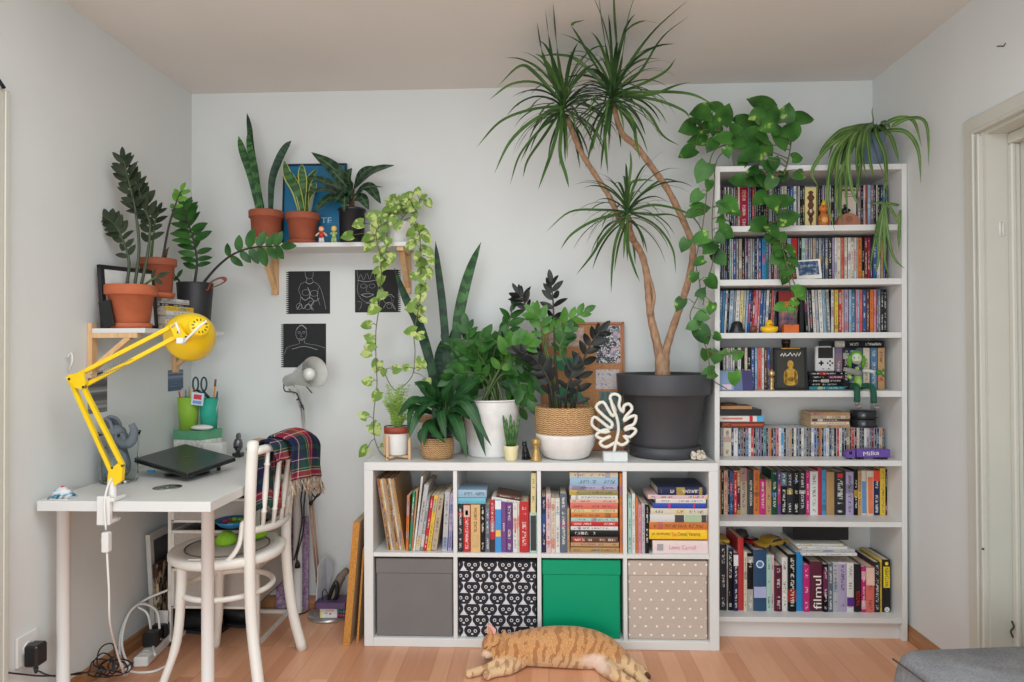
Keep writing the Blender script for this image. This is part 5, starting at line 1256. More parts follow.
def cup(cxp, pxw, pyt, Y, rgb, label, tall=None, alpha=.0):
    c = at(cxp, 420, Y); r = pxw / 2 / ppm(Y); h = at(cxp, pyt, Y).z - zg1
    g = N('tinted_plastic'); g.col(srgb(*rgb)); g.set(.25, 0, .5, **{'Transmission Weight': .35, 'IOR': 1.2})
    t = thing('pen_pot', label, 'pen pot', (c.x, Y, zg1)); m = M(); m.lathe([(0, .0005), (r * .8, .0005), (r, h), (r * .94, h), (r * .76, .004), (0, .004)], (c.x, Y, zg1), 20); obj('cup', m, g.mat, t); return c.x, r, h
x1_, r1_, h1_ = cup(188.5, 21, 397, -.2, (168, 214, 80), 'lime green pen pot full of pens')
x2_, r2_, h2_ = cup(209, 19, 398, -.175, (70, 196, 170), 'teal green pen pot holding scissors and a pencil')
def stick(px, py, x0, Y, mt, name, label, cat, rad=.0035, tip=None, r0=.6, R_=None):
    b = V((x0, Y, zg1 + .006)); e = at(px, py, Y)
    t = thing(name, label, cat, b, 'pens in the pots'); m = M(); m.tube([b, b.lerp(e, .94), e], [rad, rad, rad * .5], 8); obj('barrel', m, mt, t)
    if tip: m = M(); m.tube([b.lerp(e, .86), e + (e - b) * .004], rad * 1.15, 8); obj('cap', m, tip, t)
stick(215.6, 379.5, x2_ + .01, -.175, mat((214, 140, 62), .5), 'pencil', 'orange pencil standing tall in the teal pot', 'pencil', .0042, mat((110, 70, 50), .6))
stick(217.5, 391, x2_ + .018, -.17, mat((40, 60, 110), .4), 'pen', 'short navy pen at the rim of the teal pot', 'pen', .004)
stick(220, 394, x2_ + .02, -.18, mat((190, 180, 170), .4), 'pen', 'pale pen leaning outermost in the teal pot', 'pen', .003)
for i, (px, py, rgb, l) in enumerate(((179, 391, (176, 60, 60), 'dark red pen leaning towards the wall in the lime pot'), (182, 388, (210, 170, 150), 'pale pink pen in the lime pot'), (185.5, 389, (70, 130, 120), 'green pen in the lime pot'), (189, 386, (150, 150, 156), 'grey pen standing in the lime pot'), (191.5, 388, (220, 190, 60), 'yellow pen in the lime pot'), (194, 387, (110, 60, 60), 'brown pen nearest the scissors in the lime pot'))):
    stick(px, py, x1_ - .018 + i * .007, -.2 + (i % 2) * .012, mat(rgb, .4), 'pen', l, 'pen', .0038)
sc = thing('scissors', 'scissors with dark teal handles upright in the teal pot', 'scissors', (x2_ - .008, -.165, zg1 + .01)); teal = mat((28, 62, 72), .4)
for s, cxp in ((-1, 196), (1, 203.5)):
    m = M(); c = at(cxp, 384, -.165); m.tube([c + V((math.cos(q) * .013 + s * .002, 0, math.sin(q) * .031)) for q in [i * PI / 8 for i in range(16)]], .0042, 8, closed=True); m.tube([c + V((-s * .004, 0, -.028)), V((x2_ - .004, -.165, at(0, 398, -.165).z)), ], .0055, 8); obj('handle', m, teal, sc)
    m = M(); m.tube([V((x2_ - .004, -.165, at(0, 398, -.165).z)), V((x2_ - s * .006, -.165, zg1 + .008))], [.005, .0015], 6, flat=.3); obj('blade', m, STEEL, sc)
c = at(197.5, 399, -.24); t = thing('paper_tag', 'small white tag with a red block hanging at the pen pots', 'tag', c); T = Matrix.Translation(c) @ Matrix.Rotation(.12, 4, 'Y')
m = M(); m.box((-.028, 0, -.028), (.028, .0012, .028), 0, T=T); obj('card', m, mat((200, 216, 226), .5), t); m = M(); m.box((-.018, -.0006, -.002), (.018, .0002, .02), 0, T=T); obj('red_block', m, mat((204, 60, 70), .5), t); m = M(); m.box((-.02, -.0006, -.022), (.02, .0002, -.008), 0, T=T); obj('blue_block', m, mat((120, 150, 200), .5), t)
c = at(199.5, 426, -.245); m = M(); m.sphere((c.x, -.222, zg1 + .013), .05, 22, 12, sx=1.0, sy=.55, sz=.25); m.v = [V((p.x, p.y, max(p.z, zg1 + .0006))) for p in m.v]; solo('computer_mouse', m, WHITE2, 'white rounded computer mouse resting on the green box', 'mouse')
# helmet figure, straw bowl
c = atz(241, 456, DZ); c = V((c.x + .0, c.y - .03, DZ)); t = thing('helmet_figure', 'small grey crested warrior helmet on a dark block', 'figurine', c); mt = mat((112, 112, 116), .3, .7)
m = M(); m.box(c + V((-.02, -.02, .0006)), c + V((.02, .02, .02)), .002); obj('plinth', m, mat((46, 46, 50), .4), t)
m = M(); m.lathe([(.008, 0), (.012, .012), (.02, .024), (.021, .045), (.016, .062), (.006, .07), (0, .071)], c + V((0, 0, .02)), 20); obj('helmet', m, mt, t)
m = M(); m.box(c + V((-.012, -.0225, .046)), c + V((-.003, -.018, .052))); m.box(c + V((.003, -.0225, .046)), c + V((.012, -.018, .052))); m.box(c + V((-.0025, -.0215, .03)), c + V((.0025, -.017, .048))); obj('eye_slit', m, blk, t)
m = M(); m.prism([(.018, .075), (.026, .085), (.02, .1), (0, .106), (-.016, .098), (-.008, .09), (.006, .088)], -.003, .003, lambda u, v, d: c + V((d, u, v + .006))); m.prism([(-.006, .085), (-.004, .108), (.002, .112), (.006, .106), (.006, .085)], -.012, .012, lambda u, v, d: c + V((u, d, v))); obj('crest', m, mt, t)
c = atz(259.5, 461, DZ); m = M(); m.lathe([(0, 0), (.03, 0), (.05, .012), (.056, .05), (.05, .082), (.03, .098), (0, .103)], (c.x, c.y, DZ + .0006), 24); t = thing('wooden_ball', 'rounded tan wooden vessel behind the chair post on the desk', 'vessel', (c.x, c.y, DZ)); obj('vessel_body', m, wood((176, 134, 92), (204, 166, 122), .55, 'x', 14), t)
m = M(); m.lathe([(.0505, 0), (.058, .004), (.0575, .012), (.054, .014)], (c.x, c.y, DZ + .05), 24); obj('rim_band', m, mat((150, 106, 70), .6), t)

# ================================================================ bentwood chair
CH = mat((231, 227, 218), .38, var=.015, scale=7, name='white_lacquer')
ch = thing('bentwood_chair', 'white bentwood chair with a round seat and spindle back at the desk', 'chair', (-.46, -.62, 0))
sc_ = V((-.475, -.625, 0)); SR = .205; SZ = .468
m = M(); m.lathe([(SR - .045, -.022), (SR - .004, -.022), (SR + .006, -.012), (SR + .006, .006), (SR, .012), (SR - .02, .014), (SR - .04, .008), (0, .006), (0, -.006), (SR - .045, -.01), (SR - .045, -.022)], (sc_.x, sc_.y, SZ), 44); obj('seat', m, CH, ch)
m = M(); m.lathe([(SR - .05, .0085), (SR - .05, .013), (SR - .06, .016), (0, .018), (0, .008)], (sc_.x, sc_.y, SZ), 40); cu = obj('seat_pad', m, mat((178, 170, 160), .75, bump=.1, name='grey_felt_pad'), ch)
m = M(); m.tube([(sc_.x + (SR - .052) * math.cos(a), sc_.y + (SR - .052) * math.sin(a), SZ + .015) for a in [i * PI / 24 for i in range(48)]], .003, 6, closed=True); obj('piping', m, mat((104, 92, 84), .7), cu)
m = M(); m.tube([(sc_.x + .165 * math.cos(a), sc_.y + .165 * math.sin(a), .33) for a in [i * PI / 20 for i in range(40)]], .0105, 10, closed=True); obj('stretcher_ring', m, CH, ch)
def post(pts, rad, n=12): m = M(); m.tube(spline(pts, 6), rad, n); return m
feet = [(-.648, -.79), (-.615, -.435)]
for fx, fy in feet:
    d = (V((fx, fy)) - V((sc_.x, sc_.y))).normalized()
    top = V((sc_.x, sc_.y)) + d * .165
    obj('leg', post([(top.x, top.y, SZ - .018), (top.x + d.x * .004, top.y + d.y * .004, .34), (top.x + d.x * .02, top.y + d.y * .02, .16), (fx, fy, .0)], [.019] * 8 + [.0165] * 6 + [.0145] * 5), CH, ch)
NP = [atz(260, 697, 0), at(251.5, 620, -.772), at(249.5, 550, -.77), at(250.5, 490, -.775), at(253, 443, -.785)]
FP = [V((-.248, -.442, 0)), at(291.5, 605, -.45), at(286, 545, -.455), at(289, 490, -.455), at(301, 441, -.455)]
for P in (NP, FP):
    k = (len(P) - 1) * 6 + 1; obj('rear_post', post(P, [.0205] * k, 14), CH, ch)
m = M(); m.sphere(NP[-1], .0207, 14, 8, sz=.5); obj('post_cap', m, CH, ch)
def back(t, f): # point on the back, t across from near to far post, f height 0 lower rail .. 1 top rail
    lo = at(250, 531, -.772).lerp(at(288, 515, -.456), t) + V((.028 * math.sin(PI * t), 0, -.006 * math.sin(PI * t)))
    hi = at(253, 452, -.784).lerp(at(301, 446, -.456), t) + V((.03 * math.sin(PI * t), 0, .018 * math.sin(PI * t)))
    return lo.lerp(hi, f)
m = M(); m.tube([back(i / 12, 1) for i in range(13)], .0165, 12); obj('top_rail', m, CH, ch)
m = M(); m.tube([back(i / 12, 0) for i in range(13)], .0135, 12); obj('lower_rail', m, CH, ch)
for t_ in (.2, .4, .6, .8):
    pr = [(.0, .008), (.2, .0088), (.215, .0125), (.23, .0088), (.5, .0115), (.78, .0085), (.8, .0125), (.82, .0085), (1, .0075)]
    m = M(); m.tube([back(t_, f) for f, _ in pr], [r for _, r in pr], 10); obj('spindle', m, CH, ch)
m = M(); m.tube(spline([NP[2] + V((-.015, .012, .01)), at(243, 522, -.765), at(239, 545, -.775), at(226, 562, -.80), at(205, 572, -.80)], 6), .011, 10, flat=.8); obj('brace', m, CH, ch)
m = M(); m.tube(spline([FP[2] + V((-.015, -.005, .0)), FP[2] + V((-.06, .0, -.03)), V((-.36, -.44, SZ + .002)), V((-.44, -.415, SZ - .005))], 6), .010, 10, flat=.8); obj('brace', m, CH, ch)
# on the chair: blue bowl over a lime green crocheted cap
t = thing('crochet_cap', 'lime green crocheted cap lying on the chair seat', 'cap', (-.42, -.60, SZ + .019)); gc = at(226, 545, -.62)
m = M(); c = V((gc.x, -.62, SZ + .0195)); m.lathe([(0, 0), (.036, 0), (.04, .012), (.034, .03), (.02, .043), (0, .047)], c, 24); m.v = [p + V((math.sin(p.z * 400 + p.x * 300), math.cos(p.z * 390), math.sin(p.x * 500))) * .003 if p.z > c.z + .003 else p for p in m.v]
lime = mat((138, 190, 40), .85, var=.2, scale=300, bump=.5, bscale=300, name='lime_yarn'); obj('knit', m, lime, t)
m = M(); c2 = at(233, 531, -.6); m.lathe([(0, 0), (.02, .0), (.05, .014), (.07, .034), (.067, .034), (.047, .017), (.018, .004), (0, .004)], (c2.x, -.6, SZ + .075), 32); t = thing('blue_bowl', 'small blue bowl of green and red bits resting on the crocheted cap', 'bowl', (c2.x, -.6, SZ + .075)); obj('bowl_body', m, mat((30, 110, 160), .25), t)
for k in range(7):
    m = M(); a = k * 2.4; m.sphere((c2.x + .03 * math.cos(a), -.6 + .03 * math.sin(a), SZ + .1), .013, 10, 7, sz=.7); obj('filling', m, (lime, mat((170, 60, 90), .7), mat((60, 120, 80), .7))[k % 3], t)
m = M(); c3 = at(257, 528, -.55); m.sphere((c3.x, -.55, SZ + .04), .04, 14, 8, sz=.55); m.v = [V((p.x, p.y, max(p.z, SZ + .019))) for p in m.v]; solo('yarn_ball', m, lime, 'second smaller lime green knitted lump behind the chair spindles', 'yarn')
m = M(); p = atz(193, 560, SZ + .019); m.box(p + V((-.015, -.006, 0)), p + V((.03, .004, .004)), .001); solo('paper_scrap', m, WHITE2, 'white scrap of paper on the edge of the chair seat', 'paper')

# tartan blanket over the top rail
def m_tartan():
    n = N('tartan_wool'); uv = n.t.nodes.new('ShaderNodeUVMap'); sep = n.t.nodes.new('ShaderNodeSeparateXYZ'); n.l(uv.outputs[0], sep.inputs[0])
    nav, grn, red, wht_, yel, pur = (srgb(34, 38, 66), srgb(38, 74, 66), srgb(164, 34, 46), srgb(206, 198, 186), srgb(190, 160, 84), srgb(70, 44, 76))
    st = [(0, nav), (.2, pur), (.24, wht_), (.256, pur), (.3, grn), (.46, yel), (.475, grn), (.52, wht_), (.536, red), (.66, wht_), (.675, red), (.72, nav), (.9, grn)]
    def stripes(x, k, off): return n.ramp(n.math('FRACT', n.math('MULTIPLY_ADD', x, k, off)), st, 'CONSTANT')
    tw = n.math('GREATER_THAN', n.math('FRACT', n.math('MULTIPLY', n.math('ADD', sep.outputs[0], sep.outputs[1]), 160)), .5)
    c = n.mix(n.math('MULTIPLY_ADD', tw, .3, .35), stripes(sep.outputs[0], 1.7, .1), stripes(sep.outputs[1], 2.4, .32))
    n.col(c); n.bump(n.noise(n.coord('Object'), 500, 2), .25, .001); return n.set(.95, spec=.1)
tart = m_tartan()
def drape(t0, t1, down_in, down_out, bulge, lift, seed, nu=22, nv=34, skew=0):
    """cloth over the rail: inner fall (seat side), hump, outer fall"""
    vs = []; uv = []; r_ = random.Random(seed); ph = [r_.uniform(0, 6) for _ in range(4)]
    for i in range(nu + 1):
        s = i / nu; t = t0 + (t1 - t0) * s; top = back(t, 1)
        for j in range(nv + 1):
            f = j / nv; L_ = down_in + down_out + .12; q = f * L_
            if q < down_in:
                d = down_in - q; x = -.024 - .004 * math.sin(s * 9 + ph[0]) - .02 * (d / down_in) ** 2 * 0; z = -d * (1 + .06 * math.sin(s * 5 + ph[1])); x -= .006 * math.sin(s * 16 + ph[2]) * d / down_in
            elif q < down_in + .12:
                a = (q - down_in) / .12 * PI; x = -.024 * math.cos(a) * (1 if a < PI / 2 else 1 + bulge * 14) if a < PI / 2 else (.024 + bulge) * -math.cos(a); z = (.024 + lift * (.6 + .4 * math.sin(s * 3 + ph[3]))) * math.sin(a)
            else:
                d = q - down_in - .12; x = .024 + bulge + .012 * math.sin(s * 14 + ph[0]) * (d / down_out) + d * .08; z = -d
            vs.append(top + V((x, (f - .5) * skew, z))); uv.append((s * (t1 - t0) * .9, f))
    fs = [(i * (nv + 1) + j, i * (nv + 1) + j + 1, (i + 1) * (nv + 1) + j + 1, (i + 1) * (nv + 1) + j) for i in range(nu) for j in range(nv)]
    return vs, fs, uv, nv
bl = thing('tartan_blanket', 'dark tartan wool blanket with fringed ends folded over the chair back', 'blanket', back(.6, 1))
def thick(name, vs, fs, uv, th, mt, par):
    m = M(); m.add(vs, fs, True, uvs=uv); o = obj(name, m, mt, par); md = o.modifiers.new('thickness', 'SOLIDIFY'); md.thickness = th; md.offset = 1; return o
vs, fs, uv, nv = drape(.13, .5, .235, .05, .012, .012, 3); thick('under_fold', vs, fs, uv, .007, tart, bl)
vs, fs, uv, nv = drape(.26, 1.03, .12, .125, .05, .036, 5, skew=-.03); top_f = thick('upper_fold', vs, fs, uv, .008, tart, bl)
m = M(); r_ = random.Random(11)
for i in range(23):
    for k in range(3):
        p = vs[i * (nv + 1) + nv] + V((r_.uniform(-.003, .003), r_.uniform(-.008, .008), 0)); d = V((r_.uniform(-.012, .02), r_.uniform(-.012, .012), -r_.uniform(.045, .075)))
        m.tube([p, p + d * .5 + V((r_.uniform(-.004, .004), 0, 0)), p + d], [.0022, .002, .001], 5)
obj('fringe', m, mat((168, 150, 130), .95, var=.6, scale=60, name='mixed_wool'), top_f)

# ================================================================ silver reading lamp on a floor stand
SIL = mat((196, 194, 190), .3, .75, name='brushed_silver')
fl = thing('floor_lamp', 'silver floor lamp with a cone shade and round base by the wall', 'lamp', (-.248, -.09, 0))
bc_ = V((-.248, -.092, 0)); m = M(); m.lathe([(0, .0005), (.094, .0005), (.096, .006), (.094, .014), (.06, .018), (0, .019)], bc_, 40); obj('base', m, SIL, fl)
J1 = at(319, 588, -.085); J2 = at(311, 503, -.08); J3 = at(302, 405, -.08)
m = M(); m.tube([bc_ + V((-.02, .012, .015)), bc_ + V((-.02, .012, .06))], .016, 12); m.tube([bc_ + V((-.02, .012, .05)), J1], .007, 10); obj('base_socket', m, WHITE2, fl)
for dx in (-.0065, .0065):
    m = M(); m.tube([J1 + V((dx, 0, 0)), J2 + V((dx, 0, 0))], .0048, 8); obj('lower_arm', m, mat((176, 136, 112), .35, .4, name='wood_reflection_tube'), fl)  # silver arm, with the wood it reflects put into its colour
for dx in (-.0055, .0055):
    m = M(); m.tube([J2 + V((dx, 0, 0)), J3 + V((dx, 0, 0))], .0045, 8); obj('upper_arm', m, SIL, fl)
for J in (J1, J2): m = M(); m.sphere(J, .011, 12, 8); obj('joint', m, blk if J is J2 else SIL, fl)
sc0 = at(288, 381, -.10); sc1 = at(312, 373, -.2); axv = (sc1 - sc0).normalized(); T = Matrix.Translation(sc0) @ V((0, 0, 1)).rotation_difference(axv).to_matrix().to_4x4(); LL = (sc1 - sc0).length
shade = mat((205, 206, 200), .4, .25, name='silver_enamel')
m = M(); m.lathe([(0, -.012), (.02, -.012), (.027, -.004), (.027, LL * .35), (.036, LL * .45), (.056, LL * .8), (.069, LL * 1.12), (.071, LL * 1.13), (.0665, LL * 1.1), (.052, LL * .78), (.033, LL * .46), (0, LL * .4)], n=36, T=T); hd = obj('lamp_shade', m, shade, fl)
m = M(); m.lathe([(0, LL * .4), (.013, LL * .42), (.014, LL * .55), (.03, LL * .78), (.029, LL * .9), (.018, LL * 1.0), (0, LL * 1.03)], n=24, T=T); obj('bulb', m, mat((232, 232, 226), .2), hd)
m = M(); m.tube([sc0 + V((.01, -.02, .02)), at(298, 392, -.11), J3], .004, 8); m.tube([at(289, 389, -.1), at(297, 397, -.1), at(300, 408, -.1)], .0035, 8); obj('hinge', m, SIL, fl)
m = M(); m.tube(spline([sc0 + V((-.02, 0, -.012)), at(285, 391, -.1), at(296, 393, -.1), at(300, 402, -.09), J3 + V((.012, -.01, -.02))], 5), .0032, 8); m.tube([at(306, 386, -.15), at(312, 393, -.17)], .0028, 6); obj('lead', m, blk, fl)
m = M(); m.sphere(at(297.5, 399.5, -.1), .006, 10, 8); m.sphere(at(291, 379, -.115), .006, 10, 8); obj('wing_nut', m, blk, fl)
m = M()
m.tube(spline([at(311, 492, -.1), at(318, 486, -.11), at(321, 492, -.11), at(315, 497, -.11), at(310, 488, -.11), at(314, 482, -.11), at(320, 488, -.11), at(314, 500, -.1), at(309, 503, -.1)], 6), .0042, 8)
m.tube(spline([at(303, 484, -.1), at(301, 500, -.1), at(302, 520, -.1), at(298, 545, -.1), at(294, 560, -.1)], 6), .0038, 8)
m.tube(spline([at(306, 486, -.1), at(304, 505, -.1), at(303.5, 530, -.1), at(297, 556, -.1), at(298, 566, -.1)], 6), .0036, 8); m.lathe([(0, 0), (.014, .002), (.012, .02), (.005, .035), (0, .035)], at(297.5, 568, -.1), 10)
solo('cable_bundle', m, blk, 'black looped cable hanging on the lamp behind the blanket', 'cable')
# ================================================================ left wall shelf: frame, books, pots come with the plants
t = thing('picture_frame', 'black picture frame leaning behind the terracotta pot on the near shelf', 'picture frame', (XL + .05, -.68, LZ))
q0 = at(96.5, 327, -.735); q1 = at(131, 327, -.62)
P0 = V((-.905, -.735, LZ + .001)); P1 = V((-.815, -.525, LZ + .001)); ud = (P1 - P0).normalized(); nd = V((-ud.y, ud.x, 0)); fw = (P1 - P0).length
fh = at(96.5, 264.5, -.72).z - LZ; up_ = (V((0, 0, 1)) + nd * .1).normalized()
T = Matrix(((ud.x, nd.x, up_.x, P0.x), (ud.y, nd.y, up_.y, P0.y), (ud.z, nd.z, up_.z, P0.z), (0, 0, 0, 1)))
m = M()
for lo, hi in (((0, 0), (.017, fh)), ((fw - .017, 0), (fw, fh)), ((0, 0), (fw, .017)), ((0, fh - .017), (fw, fh))): m.box((lo[0], -.008, lo[1]), (hi[0], .012, hi[1]), .001, T=T)
obj('frame', m, blk, t); m = M(); m.box((.016, -.006, .016), (fw - .016, -.002, fh - .016), 0, T=T); obj('mount', m, mat((196, 194, 190), .5), t)
m = M(); m.box((.06, -.002, .03), (fw - .03, -.0005, fh - .05), 0, T=T); obj('picture', m, m_print((150, 138, 150), (190, 184, 184), (206, 200, 190), 5), t); m = M(); m.box((.065, -.0004, .05), (.095, .0004, fh - .03), 0, T=T); obj('violet_strip', m, mat((116, 96, 140), .5), t)
m = M(); a = at(97.5, 325, -.738); m.box((0, 0, 0), (.045, .006, .1), 0, T=Matrix.Translation(V((-.893, -.748, LZ + .001))) @ Matrix.Rotation(-.2, 4, 'Y')); solo('small_board', m, blk, 'small black card leaning in front of the black picture frame', 'card')
G = 'paperbacks stacked on the near wall shelf'; z = LZ + .0005
for k, (h, c, l) in enumerate(((.026, 'beige', 'lowest thick paperback under the rear terracotta pot'), (.02, 'white', 'second lowest white paperback in the shelf stack'), (.017, 'pale grey', 'pale grey paperback in the middle of the shelf stack'), (.017, 'white', 'white paperback just beneath the yellow one on the shelf'), (.021, 'yellow', 'yellow paperback in the stack under the rear terracotta pot'), (.011, 'charcoal', 'thin dark paperback above the yellow one on the shelf'), (.011, 'pale grey', 'thin pale paperback above the dark one on the shelf'), (.010, 'white', 'topmost white paperback carrying the rear terracotta pot'))):
    x1 = at(163.5 + (k * 5 % 4) * .6, 310, -.5).x if k < 5 else at(160, 300, -.5).x
    # spines face the room: length runs towards the wall corner
    T = frame((x1, -.50 + (k * 7 % 5) * .003, z), (0, 0, 1), (0, 1, 0), (-1, 0, 0)); T = Matrix.Translation(V((x1, -.5, z))) @ Matrix.Rotation(-.18, 4, 'Z') @ Matrix.Translation(V((-x1, .5, -z))) @ T
    o = book(h - .0004, .17, .115, T, c, l, G, lines=.8); z += h
SHELF_STACK = z

# ================================================================ under the desk
t = thing('drawer_unit', 'white wire-framed unit with pale mesh drawers under the desk', 'drawer unit', (-.62, -.28, 0))
x0, x1, y0, y1 = at(168, 540, -.42).x, -.455, -.42, -.07
WIRE = mat((226, 222, 212), .45, name='white_wire')
m = M()
for x in (x0, x1):
    for y in (y0, y1): m.box((x, y, 0), (x + .014, y + .014, .665))
    m.box((x, y0, 0), (x + .014, y1 + .014, .014)); m.box((x, y0, .65), (x + .014, y1 + .014, .665))
for z in (.65,): m.box((x0, y0, z), (x1 + .014, y0 + .014, z + .015)); m.box((x0, y1, z), (x1 + .014, y1 + .014, z + .015))
m.box((x0, y1, 0), (x1 + .014, y1 + .014, .014)); obj('frame', m, WIRE, t)
MESH = mat((176, 168, 160), .6, var=.08, scale=200, name='pale_plastic_mesh')
for z in (.16, .385, .52):
    m = M(); h = .15 if z < .3 else .085
    m.box((x0 + .02, y0 + .003, z), (x1 - .006, y0 + .008, z + h), .002); m.box((x0 + .02, y1 - .004, z), (x1 - .006, y1, z + h), .002); m.box((x0 + .02, y0 + .004, z), (x0 + .024, y1, z + h)); m.box((x1 - .01, y0 + .004, z), (x1 - .006, y1, z + h)); m.box((x0 + .02, y0 + .004, z), (x1 - .006, y1, z + .004)); d = obj('drawer', m, MESH, t)
    m = M(); m.box((x0 + .016, y0 - .004, z + h), (x1 - .002, y0 + .012, z + h + .013), .003); m.box((x0 + .016, y1 - .01, z + h), (x1 - .002, y1 + .002, z + h + .013)); m.box((x0 + .016, y0, z + h), (x0 + .028, y1, z + h + .013)); m.box((x1 - .014, y0, z + h), (x1 - .002, y1, z + h + .013)); m.box((x0 + .016, y0 - .002, z), (x0 + .026, y0 + .01, z + h)); m.box((x1 - .012, y0 - .002, z), (x1 - .002, y0 + .01, z + h)); m.box((x0 + .016, y0 - .002, z - .004), (x1 - .002, y0 + .01, z + .006)); obj('drawer_rim', m, WIRE, d)
    m = M(); m.box((x0 + .04, y0 + .03, z + .005), (x1 - .03, y1 - .03, z + h * .8), .02); obj('contents', m, mat((58, 54, 54), .8, var=.5, scale=25), d)
# pictures and boards standing on edge along the side wall
def lean_panel(name, label, cat, y0, y1, xbot, h, th, mt, lean=.1, zb=.0008, edge=None, z0=0.0):
    """panel against the side wall, its face to the room"""
    t = thing(name, label, cat, (xbot, (y0 + y1) / 2, 0)); T = Matrix.Translation(V((xbot, 0, zb))) @ Matrix.Rotation(-lean, 4, 'Y')
    m = M(); m.box((-th, y0, 0), (0, y1, h), .002, T=T); obj('panel', m, mt, t); return t, T
t, T = lean_panel('picture_frame', 'pale grey frame with dark glass standing on edge by the wall under the desk', 'picture frame', -.41, -.10, -.888, .46, .02, mat((200, 198, 192), .5), .06)
m = M(); m.box((0, -.385, .03), (.0015, -.125, .43), 0, T=T); obj('glass', m, mat((78, 74, 74), .15), t)
t, T = lean_panel('painting', 'brown and black painting with a ragged edge leaning under the desk', 'painting', -.425, -.10, -.855, .345, .018, mat((60, 34, 24), .7, var=.3, scale=8), .05)
n = N('flaking_paint'); n.col(n.ramp(n.noise(n.coord('Object', scale=(1, 1, .5)), 14, 5, .7), [(.42, srgb(62, 36, 24)), (.5, srgb(196, 178, 144)), (.56, srgb(34, 28, 26))])); n.set(.8)
m = M(); m.box((-.02, -.4285, .002), (.001, -.424, .34), 0, T=T); obj('ragged_edge', m, n.mat, t); m = M(); m.box((.0004, -.42, .004), (.0016, -.34, .34), 0, T=T); obj('light_strip', m, n.mat, t)
t = thing('poster', 'white card with red lettering standing under the desk before the painting', 'poster', (-.85, -.44, 0)); T = Matrix.Translation(V((-.872, -.447, .0008))) @ Matrix.Rotation(-.1, 4, 'X')
m = M(); m.box((0, 0, 0), (.05, .003, .15), 0, T=T); obj('panel', m, mat((206, 203, 200), .5), t); lettering(t, 'MENT', T @ V((.023, -.0008, .09)), (1, 0, 0), (0, 0, 1), .036, .016, INKR)
# shoes
for k, (px, py, yaw, l) in enumerate(((195, 630, -.15, 'black shoe nearest the desk leg under the drawers'), (224, 622, -.25, 'black shoe behind its pair under the drawers'))):
    c = atz(px, py, 0); t = thing('shoe', l, 'shoe', c, 'pair of black shoes'); T = Matrix.Translation(c) @ Matrix.Rotation(yaw + PI / 2, 4, 'Z')
    m = M(); m.tube([T @ V((0, y, z)) for y, z in ((-.13, .03), (-.1, .045), (-.03, .052), (.04, .04), (.1, .032), (.14, .022))], [.018, .036, .040, .042, .040, .022], 16, flat=.9); m.v = [V((p.x, p.y, max(p.z, .012))) for p in m.v]; obj('upper', m, mat((26, 26, 28), .55), t)
    m = M(); pr = [(-.04, -.14), (-.044, -.05), (-.04, .03), (-.047, .09), (-.03, .14), (0, .155), (.03, .14), (.047, .09), (.04, .03), (.044, -.05), (.04, -.14)]; m.prism([(u * .95, v) for u, v in pr], .0006, .014, lambda u, v, d: T @ V((u, v, d))); obj('sole', m, mat((38, 38, 40), .7), t)
    m = M(); m.lathe([(.022, 0), (.034, .002), (.034, .012), (.024, .014)], T @ V((0, -.07, .075)), 20, sy=1.3); obj('collar', m, mat((40, 40, 42), .7), t)
# power strip and adapters
a = atz(140, 668, 0); b = atz(168, 640, 0); d_ = (b - a).normalized(); s_ = V((-d_.y, d_.x, 0)); T = Matrix(((d_.x, s_.x, 0, a.x), (d_.y, s_.y, 0, a.y), (0, 0, 1, 0), (0, 0, 0, 1))); Ln = (b - a).length + .08
t = thing('power_strip', 'white multi-socket strip on the floor behind the chair leg', 'power strip', (a + b) / 2)
m = M(); m.box((0, -.028, .0006), (Ln, .028, .04), .006, T=T); obj('casing', m, WHITE2, t)
for k in range(4): m = M(); m.lathe([(.018, 0), (.019, .002), (.015, .002), (.014, 0)], (.05 + k * .055, 0, .04), 16, T=T); obj('socket', m, mat((206, 204, 198), .4), t)
for k, (u, l) in enumerate(((.105, 'black plug adapter nearer the cables on the power strip'), (.185, 'black plug adapter at the chair-leg end of the power strip'))):
    m = M(); m.box((u - .026, -.03, .0425), (u + .026, .03, .1), .006, T=T); t = thing('plug_adapter', l, 'adapter', T @ V((u, 0, .04)), 'black adapters'); obj('casing', m, blk, t)
    m = M(); m.lathe([(0, .0421), (.014, .0421), (.014, .0424), (0, .0424)], (u, 0, 0), 12, T=T); obj('plug_face', m, blk, t)
t = thing('plug_adapter', 'black square adapter in the wall socket beside the desk leg', 'adapter', so + V((.05, 0, -.03)), None)
m = M(); m.box((XL + .0165, so.y - .03, so.z - .052), (XL + .062, so.y + .022, so.z + .018), .006); obj('casing', m, blk, t); m = M(); m.tube([V((XL + .045, so.y - .01, so.z - .058)), V((XL + .045, so.y - .01, so.z - .075))], [.008, .005], 10); obj('strain_relief', m, blk, t)
m = M(); c0 = V((XL + .045, so.y - .01, so.z - .077)); W_ = lambda x, y, d: atx(x, y, XL + d)
m.tube(spline([c0, W_(38, 671, .045), W_(48, 675, .03), W_(62, 676, .024), W_(82, 672, .024)], 6), .0028, 6); m.tube(spline([W_(2, 672, .01), W_(20, 674, .014), W_(45, 676, .02), W_(82, 674, .024)], 6), .0028, 6)
R2 = random.Random(4); c0 = atz(116, 664, .0) + V((.03, 0, 0))
pts = [W_(82, 673, .026)]; R3 = random.Random(2)
